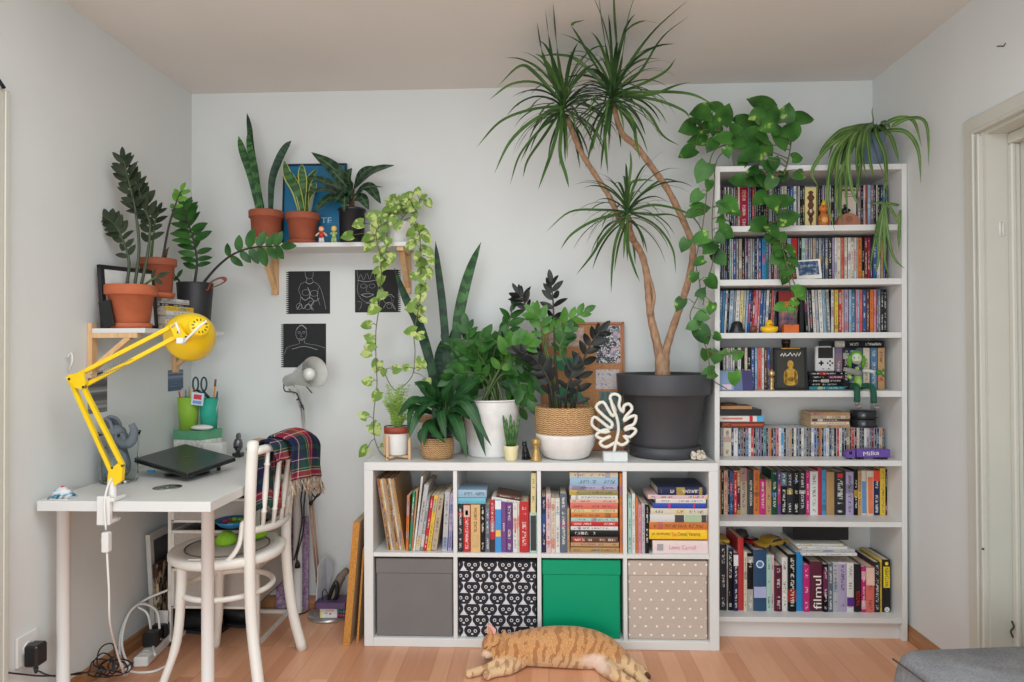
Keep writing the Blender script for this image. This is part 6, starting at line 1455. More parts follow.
for k, (cx_, cy_, rx, ry) in enumerate(((100, 668, 17, 9), (108, 660, 11, 16), (92, 671, 14, 6), (113, 668, 15, 8), (104, 664, 9, 11), (120, 666, 12, 7))):
    for i in range(8): a_ = k + i * .8; p = at(cx_ + rx * math.cos(a_), cy_ - ry * math.sin(a_), -.76 + .02 * (k % 3) + .015 * math.sin(a_)); pts.append(V((max(p.x, XL + .022), p.y, max(p.z, .005 + .002 * k))))
pts += [atz(150, 652, .006), atz(163, 640, .008)]
m.tube(spline(pts, 6), .0026, 6); solo('cable_tangle', m, blk, 'tangled black cables on the floor under the desk', 'cable')
m = M(); m.tube(spline([atz(160, 640, .06), at(157, 612, -.46), at(140, 604, -.5), at(127, 618, -.55), at(122, 645, -.6), atz(130, 670, .006)], 7), .0048, 8)
m.tube(spline([at(168, 590, -.45), at(145, 600, -.47), at(128, 615, -.52), at(120, 640, -.58), atz(124, 668, .006), atz(150, 672, .006), atz(170, 664, .006)], 7), .0048, 8)
m.tube(spline([atz(155, 655, .05), at(152, 640, -.5), at(148, 615, -.5), at(138, 607, -.5)], 6), .0045, 8)
solo('white_cable', m, WHITE2, 'white looped cables rising from the power strip', 'cable')
# strip-like bag behind the desk leg
m = M(); a = at(271, 612, -.09); b = at(304, 520, -.09); prf = [(a.x, .002), (b.x - .002, .002), (b.x, b.z - .05), (b.x - .002, b.z), (a.x, b.z)]
m.prism(prf, -.028, -.021); t = thing('gift_bag', 'purple patterned paper bag standing behind the rear desk leg', 'bag', base_of(m)); n = N('purple_print'); n.col(n.ramp(n.noise(n.coord('Object'), 60, 4, .7), [(.35, srgb(110, 84, 132)), (.5, srgb(160, 128, 160)), (.65, srgb(190, 170, 176))])); n.set(.6); obj('bag_body', m, n.mat, t)
m = M(); m.tube(spline([(a.x + .03, -.026, b.z), (a.x + .04, -.03, b.z + .05), (a.x + .07, -.03, b.z + .05), (a.x + .08, -.026, b.z)], 5), .002, 6); obj('bag_handle', m, WHITE2, t)

# ================================================================ between the lamp base and the cube shelf
CORKE = mat((188, 128, 54), .8, var=.25, scale=120, bump=.4, bscale=140, name='chipboard_edge')
def side_board(xb0, xb1, xt0, xt1, zt, yf, depth, label, face, name='board'):
    t = thing(name, label, 'board', ((xb0 + xb1) / 2, yf + depth / 2, 0)); m = M()
    m.add([(x, y, z) for y in (yf, yf + depth) for x, z in ((xb0, .0008), (xb1, .0008), (xt1, zt), (xt0, zt))], [(0, 1, 5, 4), (2, 3, 7, 6), (1, 2, 6, 5), (0, 4, 7, 3), (4, 5, 6, 7)], False); obj('panel', m, face, t)
    m = M(); m.add([(x, yf - .001, z) for x, z in ((xb0, .0008), (xb1, .0008), (xt1, zt), (xt0, zt))] + [(x, yf + .002, z) for x, z in ((xb0, .0008), (xb1, .0008), (xt1, zt), (xt0, zt))], [(0, 1, 2, 3), (7, 6, 5, 4), (0, 4, 5, 1), (1, 5, 6, 2), (2, 6, 7, 3), (3, 7, 4, 0)], False); obj('front_edge', m, CORKE, t, label='ragged orange-brown edge'); return t
BRD = mat((176, 150, 118), .8, var=.12, scale=40, name='hardboard')
side_board(-.0915, -.0625, -.0465, -.0185, .517, -.398, .33, 'thick board with a rough orange edge leaning on the cube shelf', BRD)
side_board(-.042, -.034, -.0135, -.006, .40, -.37, .3, 'thinner tan panel squeezed between the thick board and cube shelf', BRD, 'panel_sheet')
c = V((-.248, -.092, .0195))
t = thing('leaflet_tray', 'dark violet tray standing over the lamp base beside the boards', 'tray', (-.2, -.12, .09)); a = at(316, 607, -.17); b = at(346, 603, -.17)
m = M(); m.box((a.x, -.185, a.z - .002), (b.x, -.07, b.z), .001); m.box((a.x, -.187, a.z - .002), (b.x, -.183, b.z + .006)); m.box((a.x, -.187, a.z - .002), (a.x + .003, -.07, b.z + .006)); obj('tray_body', m, mat((92, 72, 108), .5), t); TZ = b.z
def block(px0, px1, py0, py1, Y, D, mt, name, label, cat, zb, rot=0):
    a = at(px0, py1, Y); b = at(px1, py0, Y); m = M(); T = Matrix.Translation(V(((a.x + b.x) / 2, Y, zb))) @ Matrix.Rotation(rot, 4, 'Z'); w = (b.x - a.x) / 2; h = b.z - zb; m.box((-w, 0, 0), (w, D, h), .001, T=T); t = thing(name, label, cat, base_of(m)); obj('box_body', m, mt, t); return t, T, w, h
t, T, w, h = block(320, 337, 608.5, 625.5, -.165, .05, mat((222, 220, 218), .5), 'small_box', 'small white printed box under the violet tray', 'box', .0195, .08)
for x0_, x1_, z0_, z1_, rgb in ((-.95, -.75, .1, .7, (226, 216, 70)), (-.3, .6, .7, .85, (230, 170, 150)), (.1, .3, .35, .5, (110, 60, 120)), (-.4, -.1, .45, .55, (150, 150, 160))):
    m = M(); m.box((x0_ * w, -.0008, z0_ * h), (x1_ * w, .0005, z1_ * h), 0, T=T); obj('printed_patch', m, mat(rgb, .5), t)
t, T, w, h = block(337.5, 347, 609, 624, -.16, .05, mat((40, 40, 44), .5), 'small_box', 'small black box lettered in teal and pink beside the white printed one', 'box', .0195)
for z0_, z1_, rgb in ((.58, .92, (60, 180, 160)), (.12, .46, (226, 50, 120))): 
    m = M()
    for k in range(3): m.tube([T @ V((-w * .8 + k * w * .55, -.001, z1_ * h)), T @ V((-w * .7 + k * w * .55, -.001, z0_ * h)), T @ V((-w * .5 + k * w * .55, -.001, (z0_ + z1_) / 2 * h)), T @ V((-w * .3 + k * w * .55, -.001, z0_ * h)), T @ V((-w * .2 + k * w * .55, -.001, z1_ * h))], .0022, 4)
    obj('colour_lettering', m, mat(rgb, .5), t)
t = thing('paper_folder', 'pale grey paper folder standing upright behind the violet tray', 'folder', (-.25, -.1, TZ)); m = M(); a = at(316.5, 604, -.14); b = at(325, 556, -.1); d2 = at(333, 578, -.06)
m.add([(a.x, -.15, TZ + .001), (a.x + .022, -.06, TZ + .001), (d2.x, -.055, b.z - .06), (b.x, -.10, b.z), (b.x - .018, -.148, b.z - .03), (a.x + .004, -.15, TZ + .001), (a.x + .026, -.06, TZ + .001), (d2.x + .004, -.055, b.z - .06), (b.x + .004, -.10, b.z), (b.x - .014, -.148, b.z - .03)], [(0, 1, 2, 3, 4), (9, 8, 7, 6, 5), (0, 5, 6, 1), (1, 6, 7, 2), (2, 7, 8, 3), (3, 8, 9, 4), (4, 9, 5, 0)], False); obj('folded_sheet', m, mat((190, 192, 198), .6), t)
t = thing('shoulder_bag', 'small black and grey bag slumped on the violet tray', 'bag', (-.13, -.11, TZ)); m = M(); pts = [at(331, 602, -.1), at(335, 590, -.1), at(341, 577, -.1), at(347, 570, -.1)]; m.tube(spline(pts, 4), [.03] * 5 + [.026] * 4 + [.02] * 4, 14, flat=.8); m.v = [V((p.x, p.y, max(p.z, TZ + .001))) for p in m.v]; obj('bag_body', m, mat((126, 112, 100), .8), t)
m = M(); m.tube(spline([at(328, 603, -.13), at(331, 592, -.135), at(336, 582, -.135), at(337, 594, -.135), at(333, 603, -.13)], 5), .009, 8); obj('strap', m, blk, t)
m = M(); m.tube(spline([at(323, 603, -.14), at(322.5, 592, -.14), at(326, 590, -.14), at(328, 598, -.14), at(327, 604, -.14)], 5), .0022, 6); solo('wire_loop', m, blk, 'thin black wire loop standing on the violet tray', 'wire')
m = M(); m.tube(spline([atz(296, 615, .004), atz(306, 612, .004), atz(314, 606, .004), at(318, 592, -.03), at(316, 580, -.02)], 6), .003, 6); solo('black_cable', m, blk, 'black cable running along the floor behind the lamp base', 'cable')

# ================================================================ grey upholstered footstool at the near corner
fz = .41
ft = thing('footstool', 'grey woven upholstered footstool at the near corner', 'footstool', atz(990, 676, 0) * 1)
c0 = atz(896, 646, fz); c1 = atz(1040, 640.5, fz)
GREYF = N('grey_weave'); f = GREYF.noise(GREYF.coord('Object', scale=(1, 1, .3)), 180, 3, .6); g = GREYF.noise(GREYF.coord('Object'), 14, 3)
GREYF.col(GREYF.mix(.45, GREYF.ramp(f, [(.3, srgb(104, 104, 106)), (.7, srgb(150, 150, 152))]), GREYF.ramp(g, [(.35, srgb(112, 112, 116)), (.65, srgb(146, 146, 148))]))); GREYF.bump(f, .3, .001); GREYF.set(.9, spec=.15)
ux = (c1 - c0); ux.z = 0; ux = ux.normalized(); uy = V((ux.y, -ux.x, 0))
T = Matrix(((ux.x, uy.x, 0, c0.x), (ux.y, uy.y, 0, c0.y), (0, 0, 1, 0), (0, 0, 0, 1)))
def puff(x0, x1, y0, y1, z0, z1, r, nseg=10, dome=.012):
    """soft cushion: rounded plan and edges"""
    m = M(); prof = [(0, 0)] ; K = 8
    rings = []
    for i in range(K + 1):
        a = PI * i / K; ins = r * (1 - math.sin(a)); zz = (z0 + z1) / 2 - math.cos(a) * (z1 - z0) / 2
        rings.append((ins, zz))
    pl_ = []
    for cx_, cy_, a0 in ((x1 - .05, y1 - .05, 0), (x0 + .05, y1 - .05, PI / 2), (x0 + .05, y0 + .05, PI), (x1 - .05, y0 + .05, 1.5 * PI)):
        for k in range(7): a = a0 + k * PI / 12; pl_.append((cx_ + .05 * math.cos(a), cy_ + .05 * math.sin(a)))
    mx, my = (x0 + x1) / 2, (y0 + y1) / 2; n_ = len(pl_); vs = []
    for ins, zz in rings:
        for x, y in pl_:
            vs.append(T @ V((x + (mx - x) / abs(mx - x + 1e-9) * ins * min(1, abs(mx - x) / .05), y + (my - y) / abs(my - y + 1e-9) * ins * min(1, abs(my - y) / .05), zz)))
    fs = [(i * n_ + j, i * n_ + (j + 1) % n_, (i + 1) * n_ + (j + 1) % n_, (i + 1) * n_ + j) for i in range(K) for j in range(n_)]
    b0 = len(vs); vs += [T @ V((mx, my, z1 + dome)), T @ V((mx, my, z0))]
    fs += [(K * n_ + j, K * n_ + (j + 1) % n_, b0) for j in range(n_)] + [((j + 1) % n_, j, b0 + 1) for j in range(n_)]
    m.add(vs, fs, True); return m
obj('cushion', puff(-.04, .54, 0, .5, .05, fz, .03, dome=.008), GREYF.mat, ft)
m = M(); m.tube([T @ V((-.036, .04, fz - .016)), T @ V((-.036, .45, fz - .016))], .0028, 6); obj('seam_piping', m, mat((88, 88, 90), .9), ft)
for x, y in ((.06, .06), (.48, .06), (.06, .44), (.48, .44)):
    m = M(); m.lathe([(0, .0), (.02, 0), (.024, .055), (0, .055)], (x, y, 0), 14, T=T); obj('leg', m, mat((50, 40, 34), .5), ft)
# ================================================================ plants
def m_leaf(c1, c2, rough=.38, rib=None, edge=None, scale=14, name='leaf', stripes=None, blotch=None):
    """leaf colour with soft mottling; optional pale mid-rib, margin, cross-bands or variegation that belong to the species"""
    n = N(name); co = n.coord('Object'); c = n.ramp(n.noise(co, scale, 3), [(.3, srgb(*c1)), (.7, srgb(*c2))])
    uv = n.t.nodes.new('ShaderNodeUVMap'); sep = n.t.nodes.new('ShaderNodeSeparateXYZ'); n.l(uv.outputs[0], sep.inputs[0]); u, v = sep.outputs[0], sep.outputs[1]
    du = n.math('ABSOLUTE', n.math('SUBTRACT', u, .5))
    if blotch:
        f = n.noise(n.coord('Object', scale=(1, 1, 1)), blotch[1], 3, .55); c = n.mix(n.ramp(f, [(blotch[2], (0, 0, 0, 1)), (blotch[2] + .06, (1, 1, 1, 1))]), c, srgb(*blotch[0]))
    if stripes:
        w = n.math('SINE', n.math('ADD', n.math('MULTIPLY', v, stripes[1]), n.math('MULTIPLY', n.noise(co, 26, 2), 9.0)))
        c = n.mix(n.math('MULTIPLY', n.math('GREATER_THAN', w, .15), .75), c, srgb(*stripes[0]))
    if rib: c = n.mix(n.math('MULTIPLY', n.math('LESS_THAN', du, rib[1]), .8), c, srgb(*rib[0]))
    if edge: c = n.mix(n.math('GREATER_THAN', du, edge[1]), c, srgb(*edge[0]))
    n.col(c); return n.set(rough + .08, spec=.25)
ZZG = m_leaf((26, 64, 28), (62, 112, 46), .3, name='zz_leaf'); ZZM = m_leaf((46, 98, 34), (88, 140, 54), .3, name='mid_zz_leaf'); ZZL = m_leaf((70, 126, 40), (110, 160, 62), .3, name='young_zz_leaf'); ZZB = m_leaf((18, 21, 20), (38, 42, 37), .28, name='raven_leaf'); ZZD = m_leaf((38, 48, 36), (58, 68, 48), .32, name='dark_zz_leaf')
STEMG = mat((74, 96, 48), .5, name='green_stem'); STEMK = mat((58, 70, 44), .5, name='olive_stem'); STEMD = mat((52, 44, 38), .5, name='dark_stem'); STEMR = mat((96, 60, 46), .5, name='reddish_stem'); STEMB = mat((92, 96, 60), .5, name='vine_stem')
TERRA = mat((184, 98, 62), .75, var=.09, scale=20, bump=.1, name='terracotta'); TERRA2 = mat((158, 82, 56), .75, var=.09, scale=20, bump=.1, name='dark_terracotta')
SOIL = mat((52, 40, 32), .95, var=.4, scale=120, bump=.6, name='potting_soil')
def sdir(deg, depth=0.0): a = math.radians(deg); return V((math.cos(a), depth, math.sin(a)))
def ribbon(m, pts, W, shape='strap', face=(0, -1, .25), fold=.12, k=5, twist=0.0):
    pts = spline(pts, k); n = len(pts); vs = []; uv = []; f0 = V(face)
    for i, p in enumerate(pts):
        t = i / (n - 1); tan = (pts[min(i + 1, n - 1)] - pts[max(i - 1, 0)]).normalized()
        f = Quaternion(tan, twist * t) @ f0 if twist else f0
        s = tan.cross(f); s = s.normalized() if s.length > .05 else tan.orthogonal().normalized(); nn = s.cross(tan)
        w = _lerp(LEAF[shape], t) * W * .5
        vs += [p - s * w + nn * w * fold, p, p + s * w + nn * w * fold]; uv += [(0., t), (.5, t), (1., t)]
    fs = []
    for i in range(n - 1): a = 3 * i; fs += [(a, a + 1, a + 4, a + 3), (a + 1, a + 2, a + 5, a + 4)]
    return m.add(vs, fs, True, uvs=uv)
def pot_profile(r0, r1, h, rim_h=0, rim_t=.006, th=.006):
    """outer wall from foot r0 to mouth r1 with an optional thicker rim band"""
    p = [(0, 0), (r0 * .96, 0), (r0, .004)]
    if rim_h: ra = r0 + (r1 - rim_t - r0) * (h - rim_h) / h; p += [(ra, h - rim_h), (r1 - .001, h - rim_h + .001), (r1, h - rim_h + .004), (r1, h - .003), (r1 - .003, h)]
    else: p += [(r1, h - .003), (r1 - .002, h)]
    return p + [(r1 - th - .002, h), (r1 - th - .006, h - .02), (0, h - .022)]
def potted(name, label, px, pyb, pyt, w0, w1, Y, zb, material, cat='plant', rim=0, saucer=None, sz=None, inner=True, n=32):
    """thing with its pot: foot/mouth widths in pixels at depth Y"""
    c = at(px, pyb, Y); k = ppm(Y); r0, r1 = w0 / 2 / k, w1 / 2 / k; zs = zb + .0006
    t = thing(name, label, cat, (c.x, Y, zb)); s_h = 0
    if saucer: s_h = .016; m = M(); m.lathe([(0, 0), (r0 * 1.12, 0), (r0 * 1.22, s_h + .004), (r0 * 1.16, s_h + .004), (r0 * 1.08, .006), (0, .006)], (c.x, Y, zs), n); obj('saucer', m, saucer, t)
    z0 = zs + (.0065 if saucer else 0); h = at(px, pyt, Y).z - z0
    if material: m = M(); m.lathe(pot_profile(r0, r1, h, rim), (c.x, Y, z0), n); obj('pot', m, material, t)
    m = M(); m.lathe([(0, .004), (r1 * .5, .006), (r1 - .007, 0), (0, -.004)], (c.x, Y, z0 + h - .021), 20); obj('soil', m, SOIL, t)
    return t, V((c.x, Y, z0 + h - .018)), r1
def zz_stalk(t, pts, n, L, leafm, stem, f0=.3, rad=.005, seed=1, wide=.42, spread=55, plane=None, tipleaf=True, drift=.25, rev=1.0):
    r_ = random.Random(seed); P = spline(pts, 8); N_ = len(P)
    m = M(); m.tube(P, [rad * (1.25 - .75 * i / (N_ - 1)) for i in range(N_)], 8); st = obj('stalk', m, stem, t)
    m = M(); pv = V(plane) if plane else V((0, -1, .15))
    for i in range(n):
        f = f0 + (1 - f0) * (i + .3) / n; x = f * (N_ - 1); a = min(int(x), N_ - 2); p = P[a].lerp(P[a + 1], x - a); tan = (P[a + 1] - P[a]).normalized()
        for s in (-1, 1):
            ax = Quaternion(tan, r_.gauss(0, drift)) @ pv; side = tan.cross(ax).normalized() * s; ang = math.radians(spread - 22 * (i / n) + r_.uniform(-9, 9))
            d = tan * math.cos(ang) + side * math.sin(ang) + V((0, r_.uniform(-.25, .1), 0)); sz = L * (1 - .25 * abs(2 * i / n - .9)) * r_.uniform(.85, 1.1)
            m.leaf(p + tan * (.004 * s), d, ax + V((r_.uniform(-.3, .3), 0, r_.uniform(-.1, .5))), sz, sz * wide, 'zz', droop=r_.uniform(.05, .5), fold=.18, n=6)
    if tipleaf: m.leaf(P[-1], (P[-1] - P[-3]).normalized(), pv, L * .8, L * .8 * wide, 'zz', droop=.2, fold=.2, n=6)
    return obj('foliage', m, leafm, st)
def PX(Y, *pp): return [at(q[0], q[1], Y + (q[2] if len(q) > 2 else 0)) for q in pp]

# ---- wall shelf above the desk
t, s, r = potted('potted_zz_plant', 'dark-leaved zz plant in a terracotta pot at the near end of its shelf', 131, 327, 285.5, 33, 49, -.665, LZ, TERRA, rim=.04, saucer=TERRA)
zz_stalk(t, [s + V((-.02, 0, 0))] + PX(-.665, (129, 262), (122, 238), (114, 224), (105, 218)), 9, .062, ZZD, STEMK, .28, seed=1, wide=.5)
zz_stalk(t, [s + V((.012, 0, 0))] + PX(-.665, (139, 250), (136, 214), (131, 190), (126.5, 172), (124, 160)), 9, .07, ZZD, STEMK, .42, seed=2, wide=.4)
zz_stalk(t, [s + V((.03, .01, 0))] + PX(-.65, (148, 252), (150, 224), (144, 208), (139, 192), (134, 178)), 11, .074, ZZD, STEMK, .25, seed=3, wide=.44)
zz_stalk(t, [s + V((.035, -.01, 0))] + PX(-.68, (151, 280), (157, 277)), 1, .06, ZZD, STEMG, .5, seed=4)
t, s, r = potted('potted_zz_plant', 'small zz plant with one tall stalk in the terracotta pot on the books', 157.5, 288, 259, 27, 36, -.47, SHELF_STACK, TERRA2, rim=.03, saucer=TERRA)
f = zz_stalk(t, [s + V((.02, 0, 0))] + PX(-.46, (164, 252), (168.5, 228), (175, 206), (181, 191)), 3, .052, ZZL, STEMD, .7, seed=5, wide=.5, spread=62)
m = M(); m.tube(PX(-.46, (165, 258), (167, 250), (169, 247)), [.006, .005, .001], 8); obj('new_shoot', m, STEMR, t)
zz_stalk(t, [s + V((-.03, 0, 0))] + PX(-.49, (153, 240), (155, 222), (158, 212)), 5, .055, ZZD, STEMG, .3, seed=6, wide=.45)
t, s, r = potted('potted_zz_plant', 'green zz plant with an arching stalk in a black pot with leather strap', 195, 328, 283, 28, 35, -.26, LZ, mat((40, 41, 44), .5, name='black_pot'))
zz_stalk(t, [s + V((-.005, 0, 0))] + PX(-.26, (197, 262), (193, 238), (187, 220), (183, 207)), 13, .092, ZZG, STEMD, .18, seed=7, wide=.40, spread=72, drift=.5)
zz_stalk(t, [s + V((.035, -.02, 0))] + PX(-.30, (216, 268, 0), (232, 255, -.02), (250, 248, -.04), (266, 246.5, -.06), (281, 246, -.08)), 6, .09, ZZG, STEMD, .34, seed=8, wide=.5, spread=74, plane=(0, -1, 0), drift=.12)
zz_stalk(t, [s + V((-.05, -.01, -.01))] + PX(-.27, (178, 279), (175, 276)), 1, .07, ZZG, STEMD, .3, seed=9)
m = M(); c = V((s.x + r * .8, -.29, s.z)); a_ = PX(-.31, (207, 290), (210, 283), (216, 279), (223, 277.5), (224.5, 281), (219, 284.5), (210, 288))
ribbon(m, a_, .022, 'strap', (0, -.5, 1), 0); m.tube([a_[0] + V((0, -.004, 0)), a_[0] + V((0, .002, 0))], .004, 8); o = obj('leather_strap', m, mat((132, 70, 48), .55, name='brown_leather'), t); md = o.modifiers.new('thickness', 'SOLIDIFY'); md.thickness = .003

# ---- shelf on the back wall
def sword(t, pts, W, material, twist=.4, face=(0, -1, .1), name='leaf'):
    m = M(); ribbon(m, pts, W, 'sword', face, .22, 6, twist); return obj(name, m, material, t)
SANS = m_leaf((42, 84, 44), (78, 122, 66), .4, stripes=((34, 60, 40), 60), name='snake_leaf'); SANSD = m_leaf((28, 56, 38), (50, 84, 54), .4, stripes=((30, 46, 38), 70), name='dark_snake_leaf'); SANSY = m_leaf((48, 86, 48), (80, 120, 66), .4, edge=((176, 176, 92), .4), stripes=((40, 70, 42), 40), name='edged_snake_leaf')
WS = -.105
m = M(); c = at(267, 242, WS); m.lathe([(0, .0006), (.062, .0006), (.066, .01), (.066, .034), (.06, .0365), (0, .0365)], (c.x, WS, WZ), 28); t = thing('pot_stand', 'low round pinkish clay stand under the taller snake plant', 'plant stand', (c.x, WS, WZ)); obj('stand_body', m, mat((204, 142, 106), .75, name='pale_clay'), t)
t, s, r = potted('potted_snake_plant', 'tall snake plant in a terracotta pot at the desk end of the shelf', 266.5, 234, 211.5, 28, 34.5, WS, WZ + .0366, TERRA2, rim=.034)
B = lambda dx: s + V((dx, 0, -.01))
sword(t, [B(-.03)] + PX(WS, (252, 178), (243, 152), (238.5, 136)), .038, SANS, .3); sword(t, [B(-.02)] + PX(WS - .02, (255.5, 172), (250, 146), (248.5, 130)), .036, SANS, -.3); sword(t, [B(-.01)] + PX(WS + .02, (252, 150), (249.5, 128), (247, 113)), .026, SANSD, .8); sword(t, [B(.02)] + PX(WS, (272, 182), (278, 162), (285, 148), (291.5, 140.5)), .036, SANSD, .5)
t, s, r = potted('potted_snake_plant', 'yellow-edged snake plant in a terracotta pot before the blue poster', 303, 242.5, 214, 25, 34, WS - .01, WZ, TERRA2, rim=.032, saucer=TERRA2)
for pts, W, tw in ((((297, 192), (288, 176), (284, 160)), .046, .4), (((298, 190), (294, 180), (290.5, 171)), .034, -.5), (((303, 186), (302, 174), (302, 163.5)), .04, .5), (((306, 190), (311, 178), (318, 168)), .042, -.5), (((302, 196), (300, 188), (296, 176)), .046, .3), (((307, 198), (312, 190), (316, 182)), .04, .6)):
    sword(t, [B(R.uniform(-.02, .02)) + V((0, R.uniform(-.02, .02), 0))] + PX(WS + R.uniform(-.03, .03), *pts), W, SANSY, tw)
t = thing('framed_poster', 'blue framed poster with a pale shape leaning behind the pots', 'poster', at(319, 242, -.05)); a = at(282.5, 242, -.03); b = at(347, 163.5, -.012)
w = b.x - a.x; h = b.z - WZ; T = Matrix.Translation(V((a.x, -.045, WZ + .001))) @ Matrix.Rotation(-.07, 4, 'X')
m = M(); m.box((.008, .002, .008), (w - .008, .008, h - .008), 0, T=T); obj('print', m, mat((22, 112, 154), .4, var=.05, scale=6), t)
m = M()
for lo, hi in (((0, 0), (.008, h)), ((w - .008, 0), (w, h)), ((0, 0), (w, .008)), ((0, h - .008), (w, h))): m.box((lo[0], -.004, lo[1]), (hi[0], .012, hi[1]), .001, T=T)
obj('frame', m, mat((24, 38, 52), .4), t)
m = M(); m.prism([(w * .12, h * .12), (w * .3, h * .12), (w * .42, h * .3), (w * .5, h * .62), (w * .44, h * .78), (w * .36, h * .7), (w * .3, h * .5), (w * .2, h * .4), (w * .13, h * .3)], .0008, .0025, lambda u, v, d: T @ V((u, d, v))); obj('pale_shape', m, mat((206, 214, 214), .5), t)
lettering(t, '\u00c8TE', T @ V((w * .66, .0012, h * .33)), (1, 0, 0), (0, 0, 1), w * .24, h * .09, mat((170, 200, 214), .5))
for k, (px, l, top, rgb, rgb2) in enumerate(((321.5, 'tiny red and white toy figure on the wall shelf', 226, (196, 50, 50), (226, 186, 140)), (334, 'tiny slim pale green toy figure on the wall shelf', 226, (160, 186, 110), (222, 190, 120)))):
    c = at(px, 242, WS - .06); h = at(px, top, WS - .06).z - WZ; t = thing('toy_figure', l, 'figurine', (c.x, WS - .06, WZ)); p = V((c.x, WS - .06, WZ + .0006)); q = .4 if k else 1
    m = M(); m.tube([p + V((0, 0, h * .32)), p + V((0, 0, h * .5)), p + V((0, 0, h * .68))], [.009, .012 if not k else .009, .007], 12); obj('torso', m, mat(rgb, .5), t)
    for sx in (-1, 1):
        m = M(); m.tube([p + V((sx * .005, 0, h * .34)), p + V((sx * .007, 0, .002))], [.006, .007], 8); obj('leg', m, mat((222, 216, 206) if not k else rgb, .5), t)
        m = M(); m.tube([p + V((sx * .01 , 0, h * .62)), p + V((sx * .02 * (q + .3), -.004, h * (.52 if k else .42)))], [.004, .0045], 8); obj('arm', m, mat(rgb2 if not k else rgb, .5), t)
    m = M(); m.sphere(p + V((0, 0, h * .82)), h * .16, 12, 8); hd = obj('head', m, mat(rgb2, .5), t); m = M(); m.sphere(p + V((0, .002, h * .88)), h * .16, 12, 8, sz=.8); obj('hair', m, mat((200, 90, 60) if not k else (226, 190, 80), .6), hd)
CAL = m_leaf((26, 44, 34), (46, 68, 46), .3, rib=((92, 122, 84), .05), stripes=((60, 88, 62), 34), name='calathea_leaf')
t, s, r = potted('potted_calathea', 'dark striped calathea in a black pot beside the blue poster', 352, 242, 209, 24, 28.5, WS + .01, WZ, mat((36, 37, 42), .35, name='black_pot_gloss'), rim=.012)
for k, (b, mid, tip, W, fc) in enumerate((((350, 196), (335, 170), (311, 152), .07, (.2, -1, .5)), ((353, 190), (372, 172), (395, 165), .06, (0, -1, .8)), ((351, 196), (330, 184), (307, 176), .06, (0, -1, .7)), ((350, 200), (328, 190), (305, 193), .058, (0, -.8, 1)), ((354, 196), (368, 187), (381, 204), .062, (.2, -1, .6)), ((354, 192), (368, 187), (384, 187), .02, (0, -1, 1)), ((350, 204), (330, 198), (312, 214), .055, (0, -1, .7)), ((350, 200), (345, 196), (344, 212), .052, (0, -1, .2)), ((352, 190), (348, 178), (352, 168), .05, (0, -1, .1)), ((354, 200), (362, 198), (369, 210), .05, (0, -1, .4)), ((354, 188), (362, 174), (374, 166), .056, (0, -1, .5)), ((352, 200), (340, 188), (322, 182), .055, (0, -1, .8)), ((353, 194), (341, 180), (330, 168), .05, (0, -1, .6)), ((353, 200), (345, 190), (333, 204), .05, (0, -1, .6)))):
    d = -.03 - .05 * (k % 3); P = [at(*b, WS), at(*mid, WS + d * .6), at(*tip, WS + d)]; m = M(); m.tube([s + V((R.uniform(-.012, .012), R.uniform(-.01, .01), -.005)), P[0]], [.004, .003], 6); stk_ = obj('leaf_stem', m, STEMR, t); m = M(); ribbon(m, P, W, 'lance', fc, .15, 6); obj('leaf', m, CAL, stk_)
GP = m_leaf((92, 126, 52), (126, 156, 72), .36, blotch=((182, 196, 120), 30, .5), name='golden_pothos_leaf')
t, s, r = potted('potted_pothos', 'pale variegated pothos trailing from a white pot on the wall shelf', 398.5, 244, 223, 23, 28, WS - .01, WZ, WHITE2)
def heart(m, px, py, L, ang, Y, W=.8, droop=.5, seed=0, tilt=None, shape='heart'):
    r_ = random.Random(seed * 31 + int(px * 7 + py)); d = sdir(ang, r_.uniform(-.35, .1)).normalized(); up = V((r_.uniform(-.5, .5), -1, r_.uniform(.1, .7)))
    p = at(px, py, Y); m.leaf(p - d * L * .5, d, up, L, L * W, shape, droop=droop * r_.uniform(.5, 1.3), fold=r_.uniform(.02, .22), n=7)
LS = [.92]
def vine(t, pts, leaves, material, Y, rad=.0022, stem=STEMB, petiole=True, seed=0, droop=.5, W=.9):
    P = spline(pts, 6); m = M(); m.tube(P, rad, 6)
    lm = M(); r_ = random.Random(seed)
    for (px, py, Lpx, ang, *dd) in leaves:
        yy = Y + (dd[0] if dd else r_.uniform(-.03, .02)); L = Lpx * LS[0] / ppm(yy); c = at(px, py, yy); d = sdir(ang)
        b = c - V((d.x, 0, d.z)) * L * .5; q = min(P, key=lambda e: (e - b).length)
        if petiole and (q - b).length < .16: m.tube([q, q.lerp(b, .5) + V((0, -.004, .008)), b], [rad * .8, rad * .7, rad * .7], 5)
        heart(lm, px, py, L, ang, yy, W, droop, seed)
    st = obj('vine', m, stem, t); return obj('foliage', lm, material, st)
Yv = -.228
top = [(388, 201, 10, 120), (393, 197, 11, 60), (399, 199, 12, 100), (405, 196, 11, 60), (411, 194, 10, 30), (418, 190, 10, 80), (424, 196, 9, 20), (429, 204, 11, -60), (386, 209, 11, 190), (393, 207, 12, 150), (401, 206, 12, 60), (408, 203, 12, 20), (414, 202, 12, 10), (419, 206, 9, -30), (396, 212, 11, 210), (404, 211, 10, -20), (411, 209, 10, -10), (390, 214, 10, 230), (415, 213, 8, -50), (383, 214, 10, 200)]
vine(t, [s, s + V((.01, -.02, .02)), at(408, 212, -.13), at(420, 203, -.14)], top, GP, -.13, seed=1)
